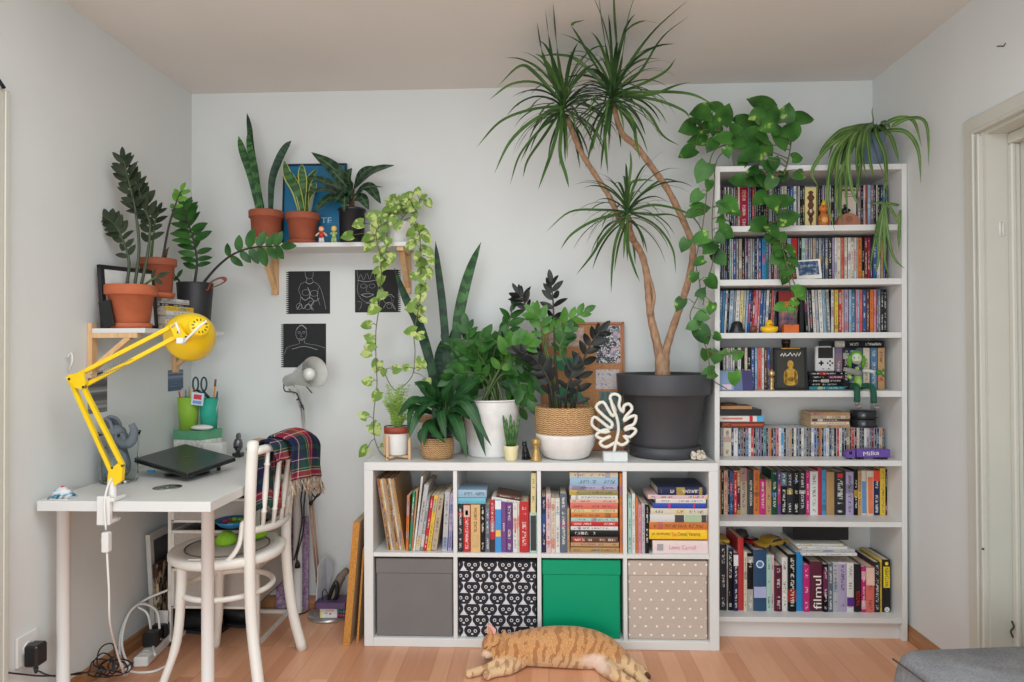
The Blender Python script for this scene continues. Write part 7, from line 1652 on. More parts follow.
vl = [(372, 216, 17, 170), (383, 219, 13, 215), (392, 221, 12, 240), (397, 226, 13, 260), (357, 224, 14, 190), (374, 228, 13, 235), (384, 230, 12, 260), (346, 236, 14, 190), (366, 238, 14, 200), (377, 238, 13, 250), (368, 247, 15, 230), (388, 243, 12, 275), (382, 252, 12, 250), (377, 259, 13, 220), (391, 258, 13, 275), (384, 266, 14, 240), (376, 271, 11, 200), (379, 281, 15, 235), (381, 296, 13, 240), (373, 300, 10, 170), (372, 310, 16, 215), (365, 325, 13, 180), (368, 337, 12, 160), (369, 345, 14, 190), (365, 353, 14, 185), (376, 367, 15, 250), (383, 373, 10, 250), (366, 381, 13, 170), (376, 397, 14, 240), (362, 415, 12, 150), (376, 430, 17, -50), (386, 446, 16, 165), (362, 452, 15, 215)]
vine(t, [s + V((-.02, -.02, .02)), at(388, 222, Yv), at(376, 232, Yv), at(381, 262, Yv - .01), at(380, 300, Yv), at(376, 330, Yv), at(376, 360, Yv), at(377, 385, Yv), at(374, 410, Yv - .01), at(374, 435, Yv - .05), at(380, 452, Yv - .1), at(389, 459, Yv - .16)], vl, GP, Yv, seed=2)
vr = [(412, 221, 12, 240), (420, 226, 13, 20), (409, 233, 13, 200), (425, 233, 13, -20), (414, 240, 12, 230), (428, 240, 12, -50), (409, 246, 14, 215), (424, 248, 11, 10), (430, 253, 12, -40), (416, 256, 10, 230), (423, 262, 15, 5), (432, 262, 10, -60), (420, 270, 12, 200), (429, 274, 14, -60), (413, 275, 11, 150), (422, 280, 12, -70), (418, 290, 13, 220), (426, 287, 10, -30), (421, 297, 14, -90), (413, 302, 12, 180), (420, 311, 12, 240), (409, 308, 13, 190), (424, 320, 10, -40), (417, 313, 11, -90), (409, 331, 15, 180), (418, 336, 13, 190)]
vine(t, [s + V((.02, -.02, .02)), at(412, 218, Yv), at(419, 232, Yv), at(421, 262, Yv), at(420, 300, Yv), at(414, 332, Yv), at(415, 352, Yv), at(412, 376, Yv), at(396, 390, Yv), at(386, 376, Yv), at(387, 369, Yv)], vr + [(398, 369, 12, 10), (408, 367, 10, 20), (420, 362, 15, 100), (427, 385, 13, -85)], GP, Yv, seed=3)

# ---- on the cube shelf
KT = KTOP
NEED = m_leaf((110, 150, 60), (160, 190, 92), .6, name='fern_needles')
Yf = -.31
t, s, r = potted('potted_fern', 'feathery light green fern in a white and red pot on a wooden stand', 397, 458, 427, 21, 25, Yf, KT + .02, WHITE2)
m = M(); m.lathe([(r * .99, 0), (r * 1.03, 0), (r * 1.04, .028), (r * .97, .028)], (s.x, Yf, s.z - .006), 28); obj('pot_rim', m, mat((150, 66, 46), .6), t)
m = M(); r_ = random.Random(3)
for i in range(60):
    a = r_.uniform(0, 2 * PI); q = r_.uniform(.01, .075); e = s + V((math.cos(a) * q, math.sin(a) * q * .8, r_.uniform(.05, .2))); P = spline([s + V((math.cos(a) * .01, math.sin(a) * .01, 0)), s.lerp(e, .5) + V((0, 0, .02)), e], 5); m.tube(P, .0008, 4)
    for p in P[2:]:
        for k in range(6):
            b_ = r_.uniform(0, 2 * PI); d = V((math.cos(b_), math.sin(b_), r_.uniform(-.1, .8))).normalized(); m.leaf(p, d, (0, -1, .3), r_.uniform(.012, .02), .0022, 'lance', .1, 0, 2)
obj('fronds', m, NEED, t)
t = thing('plant_stand', 'small pale wooden stand holding the fern pot', 'plant stand', (s.x, Yf, KT)); PW = wood((196, 158, 118), (216, 184, 146), .55, 'z', 14, 'beech_wood'); rr = r + .012
for k in range(4):
    a = PI / 4 + k * PI / 2 + .35; x, y = s.x + math.cos(a) * rr, Yf + math.sin(a) * rr; m = M(); m.box((x - .006, y - .006, KT + .0006), (x + .006, y + .006, KT + .105), .0015); obj('leg', m, PW, t)
for k in range(2):
    a = PI / 4 + k * PI / 2 + .35; d = V((math.cos(a), math.sin(a), 0)); m = M(); m.tube([V((s.x, Yf, KT + .012)) - d * rr, V((s.x, Yf, KT + .012)) + d * rr], .0065, 6); obj('cross_bar', m, PW, t)
# snake plant behind the others
t, s, r = potted('potted_snake_plant', 'tallest snake plant in a rope-rimmed white pot behind the peace lily', 441, 452, 412, 42, 52, -.13, KT, WHITE2)
m = M()
for k in range(4): m.tube([(s.x + (r + .003) * math.cos(a), -.13 + (r + .003) * math.sin(a), s.z + .012 - k * .009) for a in [i * PI / 14 for i in range(28)]], .0052, 8, closed=True)
obj('rope_rim', m, mat((190, 150, 120), .85, var=.25, scale=120, name='rope'), t)
sword(t, [s + V((.0, .0, -.01))] + PX(-.15, (446, 362), (443, 310), (438, 268), (435.5, 241)), .036, SANSD, .25); sword(t, [s + V((.03, 0, -.01))] + PX(-.15, (455, 350), (459, 315), (465, 287), (472, 264), (481, 242)), .05, SANS, .35); sword(t, [s + V((-.01, -.01, -.01))] + PX(-.18, (432, 370), (419, 324), (406, 298), (394, 267)), .046, SANSD, -.3); sword(t, [s + V((.02, .02, -.01))] + PX(-.12, (448, 372), (452, 345), (454, 325)), .05, SANSD, .4); sword(t, [s + V((.0, .02, -.01))] + PX(-.12, (441, 388), (439, 360), (441, 340)), .05, SANSD, .4)
# peace lily
LILY = m_leaf((18, 52, 26), (46, 92, 46), .28, rib=((70, 112, 66), .03), name='peace_lily_leaf'); Yl = -.3
BASK = N('seagrass_weave'); co = BASK.coord('Object')
sepb = BASK.t.nodes.new('ShaderNodeSeparateXYZ'); BASK.l(co, sepb.inputs[0]); ang_ = BASK.math('ARCTAN2', sepb.outputs[1], sepb.outputs[0]); wz = BASK.math('SINE', BASK.math('ADD', BASK.math('MULTIPLY', sepb.outputs[2], 700), BASK.math('MULTIPLY', BASK.math('SINE', BASK.math('MULTIPLY', ang_, 36)), 1.4)))
hh_ = BASK.math('MULTIPLY_ADD', wz, .3, BASK.noise(co, 160, 3)); BASK.col(BASK.ramp(hh_, [(.2, srgb(140, 98, 58)), (.55, srgb(196, 154, 104)), (.8, srgb(218, 182, 134))])); BASK.bump(wz, .6, .003); BASK.set(.85)
t, s, r = potted('potted_peace_lily', 'peace lily with drooping glossy leaves in a seagrass basket', 437.5, 462.5, 437, 28, 34, Yl, KT, None)
m = M(); c = V((s.x, Yl, KT + .0006)); h = at(437, 437, Yl).z - KT; m.lathe([(0, 0), (r * .82, 0), (r * .97, h * .3), (r * 1.0, h * .6), (r * .95, h), (r * .9, h), (r * .88, h * .8), (0, h * .78)], c, 32); obj('basket', m, BASK.mat, t)
m = M(); m.lathe([(0, h * .8), (r * .82, h * .8), (r * .86, h * 1.42), (r * .8, h * 1.42), (r * .78, h * 1.3), (0, h * 1.3)], c, 28); obj('inner_pot', m, mat((34, 32, 36), .4), t)
lf = [((436, 408), (425, 388), (414, 382), .075), ((434, 408), (414, 400), (397, 417), .065), ((434, 414), (420, 412), (408, 440), .06), ((438, 420), (434, 428), (440, 460), .062), ((436, 418), (426, 426), (424, 447), .055), ((446, 414), (456, 420), (467, 458), .085), ((450, 410), (470, 405), (486, 457), .08), ((450, 404), (466, 388), (481, 380), .085), ((440, 404), (436, 396), (430, 384), .05), ((446, 402), (448, 392), (456, 378), .06), ((447, 412), (459, 408), (470, 420), .08), ((440, 415), (440, 412), (446, 440), .07), ((444, 408), (438, 404), (432, 420), .065), ((449, 407), (460, 396), (474, 402), .07), ((442, 410), (428, 404), (416, 418), .06), ((447, 414), (452, 416), (456, 440), .07), ((438, 405), (424, 400), (408, 404), .055)]
lf += [((b[0] + R.uniform(-4, 4), b[1] + R.uniform(-4, 4)), (m_[0] + R.uniform(-7, 7), m_[1] + R.uniform(-4, 9)), (e_[0] + R.uniform(-9, 9), e_[1] + R.uniform(-16, 4)), W * .85) for b, m_, e_, W in lf[:14]]
cen = s + V((0, 0, .03))
for k, (b, mid, tip, W) in enumerate(lf):
    d = -.02 - .035 * (k % 3); P = [at(*b, Yl), at(*mid, Yl + d), at(*tip, Yl + d * 1.8)]; m = M(); m.tube([cen + V((R.uniform(-.015, .015), R.uniform(-.015, .015), -.03)), P[0]], [.0035, .0028], 6); q = obj('leaf_stem', m, STEMG, t); m = M(); ribbon(m, P, W * .62, 'lance', (R.uniform(-.3, .3), -1, .55), .14, 6); obj('leaf', m, LILY, q)
# big green zz in the ribbed white pot
Yz = -.19
t, s, r = potted('potted_zz_plant', 'full green zz plant in a large ribbed white pot', 491.5, 459.5, 398.5, 46, 58, Yz, KT, None, n=36)
h = at(494, 398.5, Yz).z - KT - .0006; k0 = 23 / ppm(Yz); k1 = 29 / ppm(Yz); pr = [(0, 0), (k0 * .98, 0), (k0, .003)]
for i in range(1, 40): f = i / 40; pr.append((k0 + (k1 - k0) * f + (.0014 if i % 2 else 0) * (1 if .1 < f < .8 else 0), h * f))
pr += [(k1 + .003, h * .975), (k1 + .003, h), (k1 - .004, h), (k1 - .008, h - .02), (0, h - .022)]
m = M(); m.lathe(pr, (s.x, Yz, KT + .0006), 40); obj('pot', m, mat((232, 231, 228), .35, name='white_ceramic'), t)
for k, (pts, n_, L_) in enumerate((((( 484, 372), (470, 350), (466, 328)), 7, .07), (((488, 370), (478, 352), (484, 338)), 6, .07), (((495, 366), (506, 335), (513, 306)), 8, .066), (((492, 370), (494, 352), (499, 340)), 6, .075), (((503, 372), (522, 366), (534, 380)), 6, .076), (((500, 376), (515, 378), (528, 400)), 6, .07), (((484, 378), (466, 372), (452, 378)), 6, .07), (((480, 376), (462, 360), (450, 345)), 7, .068), (((500, 368), (512, 348), (526, 344)), 7, .074), (((490, 382), (478, 380), (468, 392)), 5, .066), (((498, 380), (508, 388), (520, 408)), 5, .062), (((490, 376), (486, 362), (476, 368)), 6, .07))):
    b = s + V((R.uniform(-.06, .06), R.uniform(-.05, .03), -.005)); dY = R.uniform(-.12, .04); zz_stalk(t, [b] + [at(q[0], q[1], Yz + dY * (i + 1) / 3) for i, q in enumerate(pts)], n_, L_ * 1.32, ZZG if k % 4 else ZZM if k == 8 else ZZG, STEMG, .3, seed=20 + k, wide=.5, spread=60, drift=.6)
# zz raven in the rope basket
Yr = -.27
t, s, r = potted('potted_zz_plant', 'black-leaved zz plant in a white and rope basket', 566, 458, 407, 38, 60, Yr, KT, None, n=36)
c = V((s.x, Yr, KT + .0006)); k = ppm(Yr); H = at(566, 406, Yr).z - KT; ra = lambda px: px / 2 / k
m = M(); m.lathe([(0, 0), (ra(36), 0), (ra(46), .012), (ra(56), H * .25), (ra(60), H * .42), (ra(59.5), H * .48), (0, H * .48)], c, 40); obj('woven_base', m, mat((228, 226, 222), .85, var=.05, bump=.35, bscale=220, name='white_cotton_weave'), t)
m = M(); m.lathe([(ra(59), H * .47), (ra(61), H * .55), (ra(62), H * .75), (ra(61), H * .98), (ra(60), H), (ra(57), H), (ra(56), H * .85), (0, H * .84)], c, 40); obj('rope_band', m, BASK.mat, t)
zz_stalk(t, [s + V((-.02, 0, -.02))] + PX(Yr, (556, 370), (554, 330), (553, 300), (551, 283)), 5, .078, ZZB, STEMD, .56, seed=40, wide=.4, spread=58, drift=.5)
zz_stalk(t, [s + V((.03, -.01, -.02))] + PX(Yr - .03, (577, 392), (583, 362), (592, 342), (600, 332)), 8, .084, ZZB, STEMD, .1, seed=41, wide=.42, spread=58)
zz_stalk(t, [s + V((-.05, -.01, -.02))] + PX(Yr - .04, (550, 385), (542, 368), (532, 356), (520, 352)), 8, .078, ZZB, STEMD, .15, seed=42, wide=.5, spread=48)
zz_stalk(t, [s + V((-.03, .02, -.02))] + PX(Yr, (552, 372), (546, 340), (560, 326), (584, 312)), 5, .074, ZZM, STEMG, .62, seed=43, wide=.5, spread=52)
zz_stalk(t, [s + V((-.04, .02, -.02))] + PX(Yr, (549, 370), (544, 345), (540, 322), (534, 314)), 5, .074, ZZM, STEMG, .58, seed=44, wide=.5, spread=58)
zz_stalk(t, [s + V((-.06, .03, -.02))] + PX(Yr + .06, (546, 370), (536, 330), (526, 306), (519, 294)), 5, .074, ZZB, STEMD, .7, seed=45, wide=.34, spread=55)
zz_stalk(t, [s + V((.0, -.02, -.02))] + PX(Yr - .05, (566, 395), (570, 378), (574, 366)), 4, .076, ZZB, STEMD, .2, seed=46, wide=.4)
zz_stalk(t, [s + V((.02, .02, -.02))] + PX(Yr, (572, 385), (560, 350), (568, 330)), 5, .07, ZZG, STEMG, .55, seed=47, wide=.48)
# small spiky snake plant in cream pot
Ys = -.345
t, s, r = potted('potted_snake_plant', 'tiny spiky snake plant in a small cream pot', 511, 460.5, 445.5, 12, 16, Ys, KT, mat((226, 214, 168), .4, name='cream_glaze'))
for px, py in ((503, 415), (510.5, 414), (519.5, 414), (506, 418), (514, 420)):
    m = M(); e = at(px, py, Ys); b = s + V(((px - 511) * .0012, R.uniform(-.008, .008), -.006)); m.tube([b, b.lerp(e, .6), b.lerp(e, .92), e], [.0062, .0072, .005, .0008], 10); obj('spear', m, m_leaf((66, 104, 56), (92, 132, 72), .4, stripes=((52, 84, 50), 40), name='spear_leaf') if px == 503 else bpy.data.materials['spear_leaf'], t)
# ---- dracaena in the big dark pot
Yd_ = -.2
t, s, r = potted('potted_dracaena', 'tall branching dracaena in a big charcoal pot on the cube shelf', 664.5, 459, 374, 68, 93, Yd_, KT, None, n=48)
k = ppm(Yd_); POTG = mat((64, 65, 69), .5, var=.03, name='charcoal_plastic'); H = at(664, 373.5, Yd_).z - KT
w = lambda px: px / 2 / k
c = V((s.x, Yd_, KT + .0006)); m = M(); m.lathe([(0, 0), (w(63), 0), (w(68), .006), (w(69.5), H * .13), (w(66), H * .135), (0, .012)], c, 48); obj('saucer', m, POTG, t)
m = M(); m.lathe([(0, .013), (w(62), .013), (w(66), H * .2), (w(80), H * .74), (w(83), H * .75), (w(90.5), H * .755), (w(91), H * .77), (w(93.5), H * .985), (w(93), H), (w(89), H), (w(86), H * .9), (0, H * .89)], c, 56); obj('pot', m, POTG, t)
BARK = N('dracaena_bark'); fb = BARK.noise(BARK.coord('Object', scale=(1, 1, .5)), 60, 4, .6); BARK.col(BARK.ramp(fb, [(.3, srgb(132, 100, 74)), (.6, srgb(172, 136, 106)), (.8, srgb(192, 162, 134))])); BARK.bump(fb, .35, .004); BARK.set(.75)
base = V((s.x, Yd_ - .02, s.z - .01)); D = lambda px, py, d=0: at(px, py, Yd_ - .02 + d)
def trunk(pts, rads, name='trunk'): m = M(); P = spline(pts, 6); n_ = len(P); m.tube(P, [_lerp(rads, i / (n_ - 1)) * (1 + .06 * math.sin(i * 1.7)) for i in range(n_)], 12); return obj(name, m, BARK.mat, t)
tr1 = trunk([D(661.5, 378), D(660, 358), D(655, 335), D(651, 318), D(648.5, 295), D(646.5, 273), D(641, 253), D(631, 237, -.04), D(621, 222, -.07), D(609, 196, -.11), D(594, 173, -.15), D(580, 150, -.19), D(567, 118, -.24)], [.030, .020, .0165, .0155, .0145, .013, .012, .011, .011])
tr2 = trunk([D(663.5, 378), D(664.5, 357), D(669, 340), D(678, 313), D(687.5, 284), D(692.5, 258), D(691.5, 242), D(682, 218, -.03), D(668, 190, -.08), D(654, 170, -.13), D(637, 147, -.19), D(622, 133, -.23), D(613, 104, -.28)], [.030, .018, .0155, .015, .0145, .014, .013, .0125, .011])
tr3 = trunk([D(650, 316, -.01), D(652.5, 307, -.015), D(654, 295, -.012), D(650, 278, -.01), D(645, 268, -.005)], [.009, .008, .007, .006], 'side_shoot')
tr4 = trunk([D(634, 241, -.03), D(630, 230, -.07), D(628, 216, -.11)], [.013, .012, .011], 'side_branch')
DRA = m_leaf((46, 78, 38), (82, 112, 56), .32, scale=8, name='dracaena_leaf'); DRB = m_leaf((36, 60, 34), (58, 88, 48), .34, scale=8, name='dark_dracaena_leaf')
def crown(par, c, n, L, seed, explicit, W=.0135, up=.35):
    r_ = random.Random(seed); a_, b_ = M(), M()
    for i in range(n):
        az = i * 2.399 + r_.uniform(-.3, .3); f = (i + .5) / n; el = math.radians(66 - 96 * f + r_.uniform(-10, 10)); d = V((math.cos(az) * math.cos(el), math.sin(az) * math.cos(el) * .85, math.sin(el)))
        ln = L * r_.uniform(.75, 1.1) * (1 - .18 * f); o_ = c + V((0, 0, (.5 - f) * .07)) + d * .008; P = [o_]; q = V(o_); dd = V(d); st_ = ln / 6
        for kx in range(6):
            q = q + dd * st_; P.append(V(q)); dd = (dd + V((0, 0, -.16 - .26 * math.cos(el) * (kx + 1) / 6 * r_.uniform(.6, 1.5)))).normalized()
        P = [V((p.x, min(p.y, -.015), min(p.z, HC - .02))) for p in P]
        side = V((-math.sin(az), math.cos(az), 0)); face = d.cross(side); face = face if face.z > 0 or abs(face.z) < .2 else -face
        ribbon(a_ if r_.random() < .55 else b_, P, W * r_.uniform(.8, 1.15), 'strap', face, .2, 2, r_.uniform(-.5, .5))
    for pts, dep in explicit:
        P = [c + V((0, 0, .01))]
        for j, (x, y) in enumerate(pts):
            e = at(x, y, c.y + dep * (j + 1) / len(pts)); zm = HC - .1 + .085 * (j + 1) / len(pts)
            P.append(atz(x, y, zm) if e.z > zm else e)
        ribbon(a_, P, W * 1.1, 'strap', (r_.uniform(-.6, .6), -1, .4), .2, 5, r_.uniform(-.4, .4))
    obj('foliage', a_, DRA, par); obj('dark_foliage', b_, DRB, par)
c1_ = D(564, 108, -.25); c2_ = D(613, 97, -.29); c3_ = D(627.5, 214, -.12)
crown(tr1, c1_, 74, .31, 5, [(((556, 80), (549, 40), (545, 8)), -.02), (((560, 70), (556, 35), (553, 2)), -.05), (((550, 75), (542, 50), (537, 22)), .03), (((540, 84), (512, 84), (489, 100)), -.1), (((536, 74), (520, 66), (498, 86)), .05), (((530, 110), (500, 122), (476, 148)), -.06), (((534, 120), (510, 142), (494, 174)), -.12), (((540, 130), (520, 155), (510, 185)), -.1), (((552, 150), (545, 170), (538, 190)), -.15), (((560, 150), (566, 175), (569, 188)), -.12), (((545, 135), (528, 160), (523, 178)), .02)])
crown(tr2, c2_, 76, .31, 9, [(((611, 60), (604, 25), (590, -12)), -.03), (((616, 50), (614, 10), (613, -30)), -.05), (((606, 50), (600, 10), (598, -25)), -.02), (((622, 60), (628, 20), (640, -20)), .0), (((632, 60), (655, 30), (688, 0)), -.06), (((640, 72), (662, 38), (690, 15)), .04), (((640, 85), (665, 72), (676, 58)), -.06), (((622, 40), (640, 22), (662, 24)), -.1), (((580, 62), (560, 55), (538, 56)), -.1), (((580, 40), (572, 25), (585, 20)), .05), (((650, 95), (675, 86), (692, 82)), -.1), (((655, 100), (682, 110), (690, 118)), -.06), (((650, 92), (690, 94), (716, 106)), -.04), (((645, 110), (662, 135), (680, 146)), -.1), (((632, 120), (636, 140), (640, 160)), -.14), (((605, 130), (606, 155), (608, 174)), -.12)])
crown(tr4, c3_, 50, .3, 14, [(((628, 190), (631, 165), (630, 150)), -.03), (((630, 185), (642, 180), (655, 181)), -.06), (((640, 196), (662, 180), (684, 183)), .03), (((600, 210), (570, 212), (546, 232)), -.06), (((596, 220), (572, 234), (560, 250)), -.1), (((604, 236), (592, 255), (576, 275)), -.1), (((616, 240), (612, 268), (611, 294)), -.12), (((628, 245), (634, 268), (640, 282)), -.1), (((655, 225), (672, 248), (676, 274)), -.08), (((655, 205), (690, 215), (706, 238)), -.02), (((650, 215), (672, 215), (690, 225)), -.12)], W=.012)

# ---- pothos spilling over the bookcase
LS[0] = .84
PO = m_leaf((20, 58, 22), (72, 126, 50), .3, blotch=((150, 178, 84), 20, .64), scale=10, name='pothos_leaf'); PO2 = m_leaf((52, 104, 40), (92, 146, 56), .34, scale=16, blotch=((190, 206, 120), 24, .62), name='young_pothos_leaf')
BT = 2.023; Yp = -.16
t, s, r = potted('potted_pothos', 'large green pothos trailing over the pot end of the bookcase', 748, 165, 140, 26, 34, Yp, BT, mat((150, 148, 142), .5, name='grey_pot'))
Yq = -.3
tl = [(701, 112, 28, 185), (725, 113, 26, 75), (703, 130, 22, 215), (714, 124, 22, 110), (688, 128, 24, 200), (697, 139, 24, 175), (686, 152, 22, 200), (740, 118, 14, 100), (752, 121, 34, 20), (760, 100, 32, 140), (772, 113, 24, 70), (787, 112, 24, 80), (806, 117, 26, 15), (793, 128, 26, 60), (771, 127, 22, -20), (783, 142, 24, -60), (765, 138, 22, -30), (749, 135, 24, 190), (737, 142, 24, 200), (722, 138, 22, 170), (748, 155, 28, 200), (769, 150, 20, -40), (775, 164, 16, -80), (752, 172, 18, 200), (770, 168, 22, -70), (735, 128, 20, 120), (728, 153, 14, -80), (799, 157, 16, 10), (798, 175, 15, 200), (783, 177, 14, -100), (763, 181, 22, -50), (736, 180, 20, 170), (750, 182, 16, 200), (770, 184, 18, -120), (711, 146, 18, 230), (694, 120, 18, 160), (757, 145, 22, -90), (778, 128, 20, 20), (742, 165, 14, 250), (760, 112, 22, 60), (715, 105, 18, 140)]
vine(t, [s, s + V((-.02, -.06, .05)), at(735, 135, Yq + .05), at(715, 130, Yq + .06), at(700, 130, Yq + .08)], tl[:10] + tl[34:37], PO, Yq + .06, seed=11, rad=.003)
vine(t, [s, s + V((.03, -.05, .07)), at(765, 115, Yq + .05), at(790, 120, Yq + .05), at(790, 150, Yq), at(784, 175, Yq - .01)], tl[10:34] + tl[37:], PO, Yq, seed=12, rad=.003)
v1 = [(702, 173, 26, -120), (709, 186, 14, -90), (695, 197, 18, -140), (702, 208, 22, 10), (690, 214, 14, 200), (699, 238, 22, 190, -.36), (719, 237, 15, 100), (684, 246, 17, -120), (712, 246, 22, 15), (721, 259, 20, -50), (698, 262, 15, -160), (693, 278, 14, -110), (714, 283, 20, -40), (702, 292, 14, 60), (679, 305, 17, 240), (711, 309, 15, -100), (700, 316, 17, 195), (691, 326, 15, 200), (704, 336, 24, -60), (719, 337, 13, -20), (706, 356, 16, -90), (716, 358, 18, -110), (708, 373, 18, 190), (697, 322, 12, 130)]
vine(t, [s + V((-.05, -.04, .0)), at(715, 150, Yq), at(708, 175, Yq - .03), at(706, 200, Yq - .04), at(702, 230, Yq - .05), at(696, 262, Yq - .05), at(700, 290, Yq - .05), at(690, 315, Yq - .05), at(697, 330, Yq - .05), at(707, 350, Yq - .05), at(712, 378, Yq - .04), at(727, 389, Yq - .05)], v1, PO, Yq - .05, seed=13)
vine(t, [s + V((-.04, -.04, .0)), at(718, 158, Yq), at(714, 190, Yq - .03), at(712, 225, Yq - .04), at(713, 260, Yq - .05), at(706, 285, Yq - .05), at(703, 305, Yq - .05)], [(727, 206, 20, 10), (736, 212, 18, -20), (728, 232, 22, -20), (720, 220, 12, 200)], PO, Yq - .05, seed=14)
v2 = [(733, 205, 24, -30, -.32), (760, 199, 24, 210), (774, 205, 22, -60), (788, 199, 22, 20), (790, 217, 26, 15), (757, 225, 26, 190), (774, 231, 20, -50), (772, 240, 14, 200), (768, 238, 10, -90), (783, 249, 20, 20), (777, 258, 22, 210), (793, 252, 18, -40), (789, 269, 20, 10), (785, 280, 14, -110), (795, 262, 16, -50), (783, 235, 14, 60)]
vine(t, [s + V((.02, -.06, .0)), at(770, 160, Yq), at(772, 185, Yq - .02), at(775, 210, Yq - .03), at(780, 235, Yq - .03), at(786, 262, Yq - .03), at(790, 285, Yq - .03), at(795, 305, Yq - .03), at(793, 325, Yq - .03)], v2, PO, Yq - .02, seed=15)
vine(t, [at(786, 262, Yq - .03), at(795, 285, Yq - .03), at(799, 292, Yq - .03), at(796, 320, Yq - .03)], [(801, 290, 18, 20), (793, 302, 12, 200), (779, 307, 15, 190), (790, 310, 10, 220), (803, 296, 14, -30), (739, 354, 15, 20), (724, 353, 10, 200)], PO2, Yq - .04, seed=16)
vine(t, [at(707, 350, Yq - .05), at(720, 354, Yq - .06), at(735, 353, Yq - .07), at(745, 348, Yq - .07)], [(735, 380, 19, -75, -.34)], PO2, Yq - .06, seed=17, petiole=False)

# ---- spider plant in the blue pot
SPI = m_leaf((52, 88, 38), (96, 128, 62), .36, rib=((140, 164, 100), .08), name='spider_leaf'); Yb = -.15
t, s, r = potted('potted_spider_plant', 'arching spider plant in a slate blue pot at the door end of the bookcase', 870, 164, 136, 20, 28, Yb, BT, mat((122, 142, 164), .4, name='blue_grey_glaze'))
lv = [((850, 132), (826, 150), (812, 172), (819, 188)), ((848, 136), (832, 160), (828, 200), (835, 232)), ((850, 134), (838, 158), (836, 195), (840, 222)), ((852, 136), (842, 165), (840, 205), (843, 226)), ((855, 134), (848, 158), (852, 190), (862, 212)), ((856, 132), (847, 160), (846, 192), (848, 216)), ((858, 136), (860, 165), (858, 185), (855, 200)), ((862, 132), (856, 155), (858, 178), (859, 190)), ((868, 130), (868, 150), (872, 172), (873, 174)), ((876, 134), (884, 155), (886, 180), (881, 198)), ((880, 128), (890, 136), (896, 152), (899, 163)), ((884, 130), (905, 132), (918, 150), (921, 186)), ((888, 128), (908, 119), (926, 124), (929, 168)), ((884, 124), (900, 118), (914, 122), (922, 148)), ((852, 128), (838, 133), (822, 150), (818, 165)), ((862, 128), (848, 130), (835, 140), (828, 160)), ((872, 130), (873, 120), (872, 112), (873, 106)), ((860, 130), (853, 145), (840, 175), (834, 205)), ((866, 130), (862, 150), (864, 168), (868, 180)), ((856, 130), (842, 142), (832, 170), (829, 190))]
for i, q in enumerate(lv):
    dY = [-.16, -.2, -.18, -.14, -.2, -.17, -.15, -.19, -.16, -.18, -.16, -.36, -.4, -.32, -.12, .0, 0, -.17, -.18, -.15][i]
    P = [s + V((R.uniform(-.02, .02), R.uniform(-.02, .02), -.004)), s + V(((q[0][0] - 868) * .0012, dY * .25, .05))] + [at(x, y, Yb + dY * min(1, .78 + .15 * j)) for j, (x, y) in enumerate(q)]
    m = M(); ribbon(m, P, .022 if i != 16 else .008, 'strap', (R.uniform(-.5, .5), -1, .45), .3, 5, R.uniform(-.4, .4)); obj('leaf', m, SPI, t)
m = M(); P = PX(-.33, (872, 140, .1), (880, 165), (887, 185), (885, 200), (884, 203)); m.tube(spline(P, 5), .0018, 6); rn = obj('runner', m, STEMB, t)
m = M()
for q in (((884, 203), (878, 225), (872, 255), (870, 272)), ((884, 203), (890, 208), (898, 222), (900, 230)), ((885, 203), (897, 205), (899, 206)), ((884, 203), (878, 203), (868, 204)), ((884, 205), (880, 235), (878, 262), (875, 275)), ((885, 204), (888, 235), (894, 258), (905, 269)), ((900, 210), (899, 235), (899, 252)), ((884, 204), (884, 232), (885, 262), (890, 276)), ((884, 204), (876, 232), (880, 255))):
    ribbon(m, PX(-.335, *q), .013, 'strap', (R.uniform(-.5, .5), -1, .3), .2, 5, R.uniform(-.5, .5))
obj('plantlet', m, SPI, rn)

# ================================================================ ornaments on the cube shelf
CORK = N('cork'); fk = CORK.noise(CORK.coord('Object'), 160, 4, .7); CORK.col(CORK.ramp(fk, [(.3, srgb(160, 108, 66)), (.55, srgb(190, 138, 92)), (.75, srgb(206, 156, 110))])); CORK.bump(fk, .3, .002); CORK.set(.85)
a = at(541, 452, -.07); b = at(625.5, 322, -.03); w = b.x - a.x; h = b.z - KT; lean = .07; Y0 = -.012 - math.sin(lean) * h - .014; w = at(625.5, 400, Y0).x - at(541, 400, Y0).x
T = Matrix.Translation(V((at(541, 400, Y0).x, Y0, KT + .001))) @ Matrix.Rotation(-lean, 4, 'X')
t = thing('cork_board', 'cork board in a thin wooden frame with pictures pinned on it', 'cork board', (a.x + w / 2, Y0, KT))
m = M(); m.box((.008, 0, .008), (w - .008, .008, h - .008), 0, T=T); obj('cork_panel', m, CORK.mat, t)
m = M()
for lo, hi in (((0, 0), (.011, h)), ((w - .011, 0), (w, h)), ((0, 0), (w, .011)), ((0, h - .011), (w, h))): m.box((lo[0], -.006, lo[1]), (hi[0], .012, hi[1]), .001, T=T)
obj('frame', m, wood((158, 96, 62), (182, 118, 78), .5, 'z', 10), t)
def pin(name, px0, px1, py0, py1, mt, label):
    fx0, fx1 = [(q - 541) / 84.5 * w for q in (px0, px1)]; fz0, fz1 = [(452 - q) / 130 * h for q in (py1, py0)]
    c = T @ V(((fx0 + fx1) / 2, -.001, fz0)); o = thing(name, label, 'pinned picture', c, 'pictures pinned to the cork board'); m = M(); m.box((fx0, -.0022, fz0), (fx1, -.0006, fz1), 0, T=T); obj('print', m, mt, o)
    m = M(); m.sphere(T @ V(((fx0 + fx1) / 2, -.004, fz1 - .006)), .0032, 10, 6); obj('push_pin', m, WHITE2, o); return o
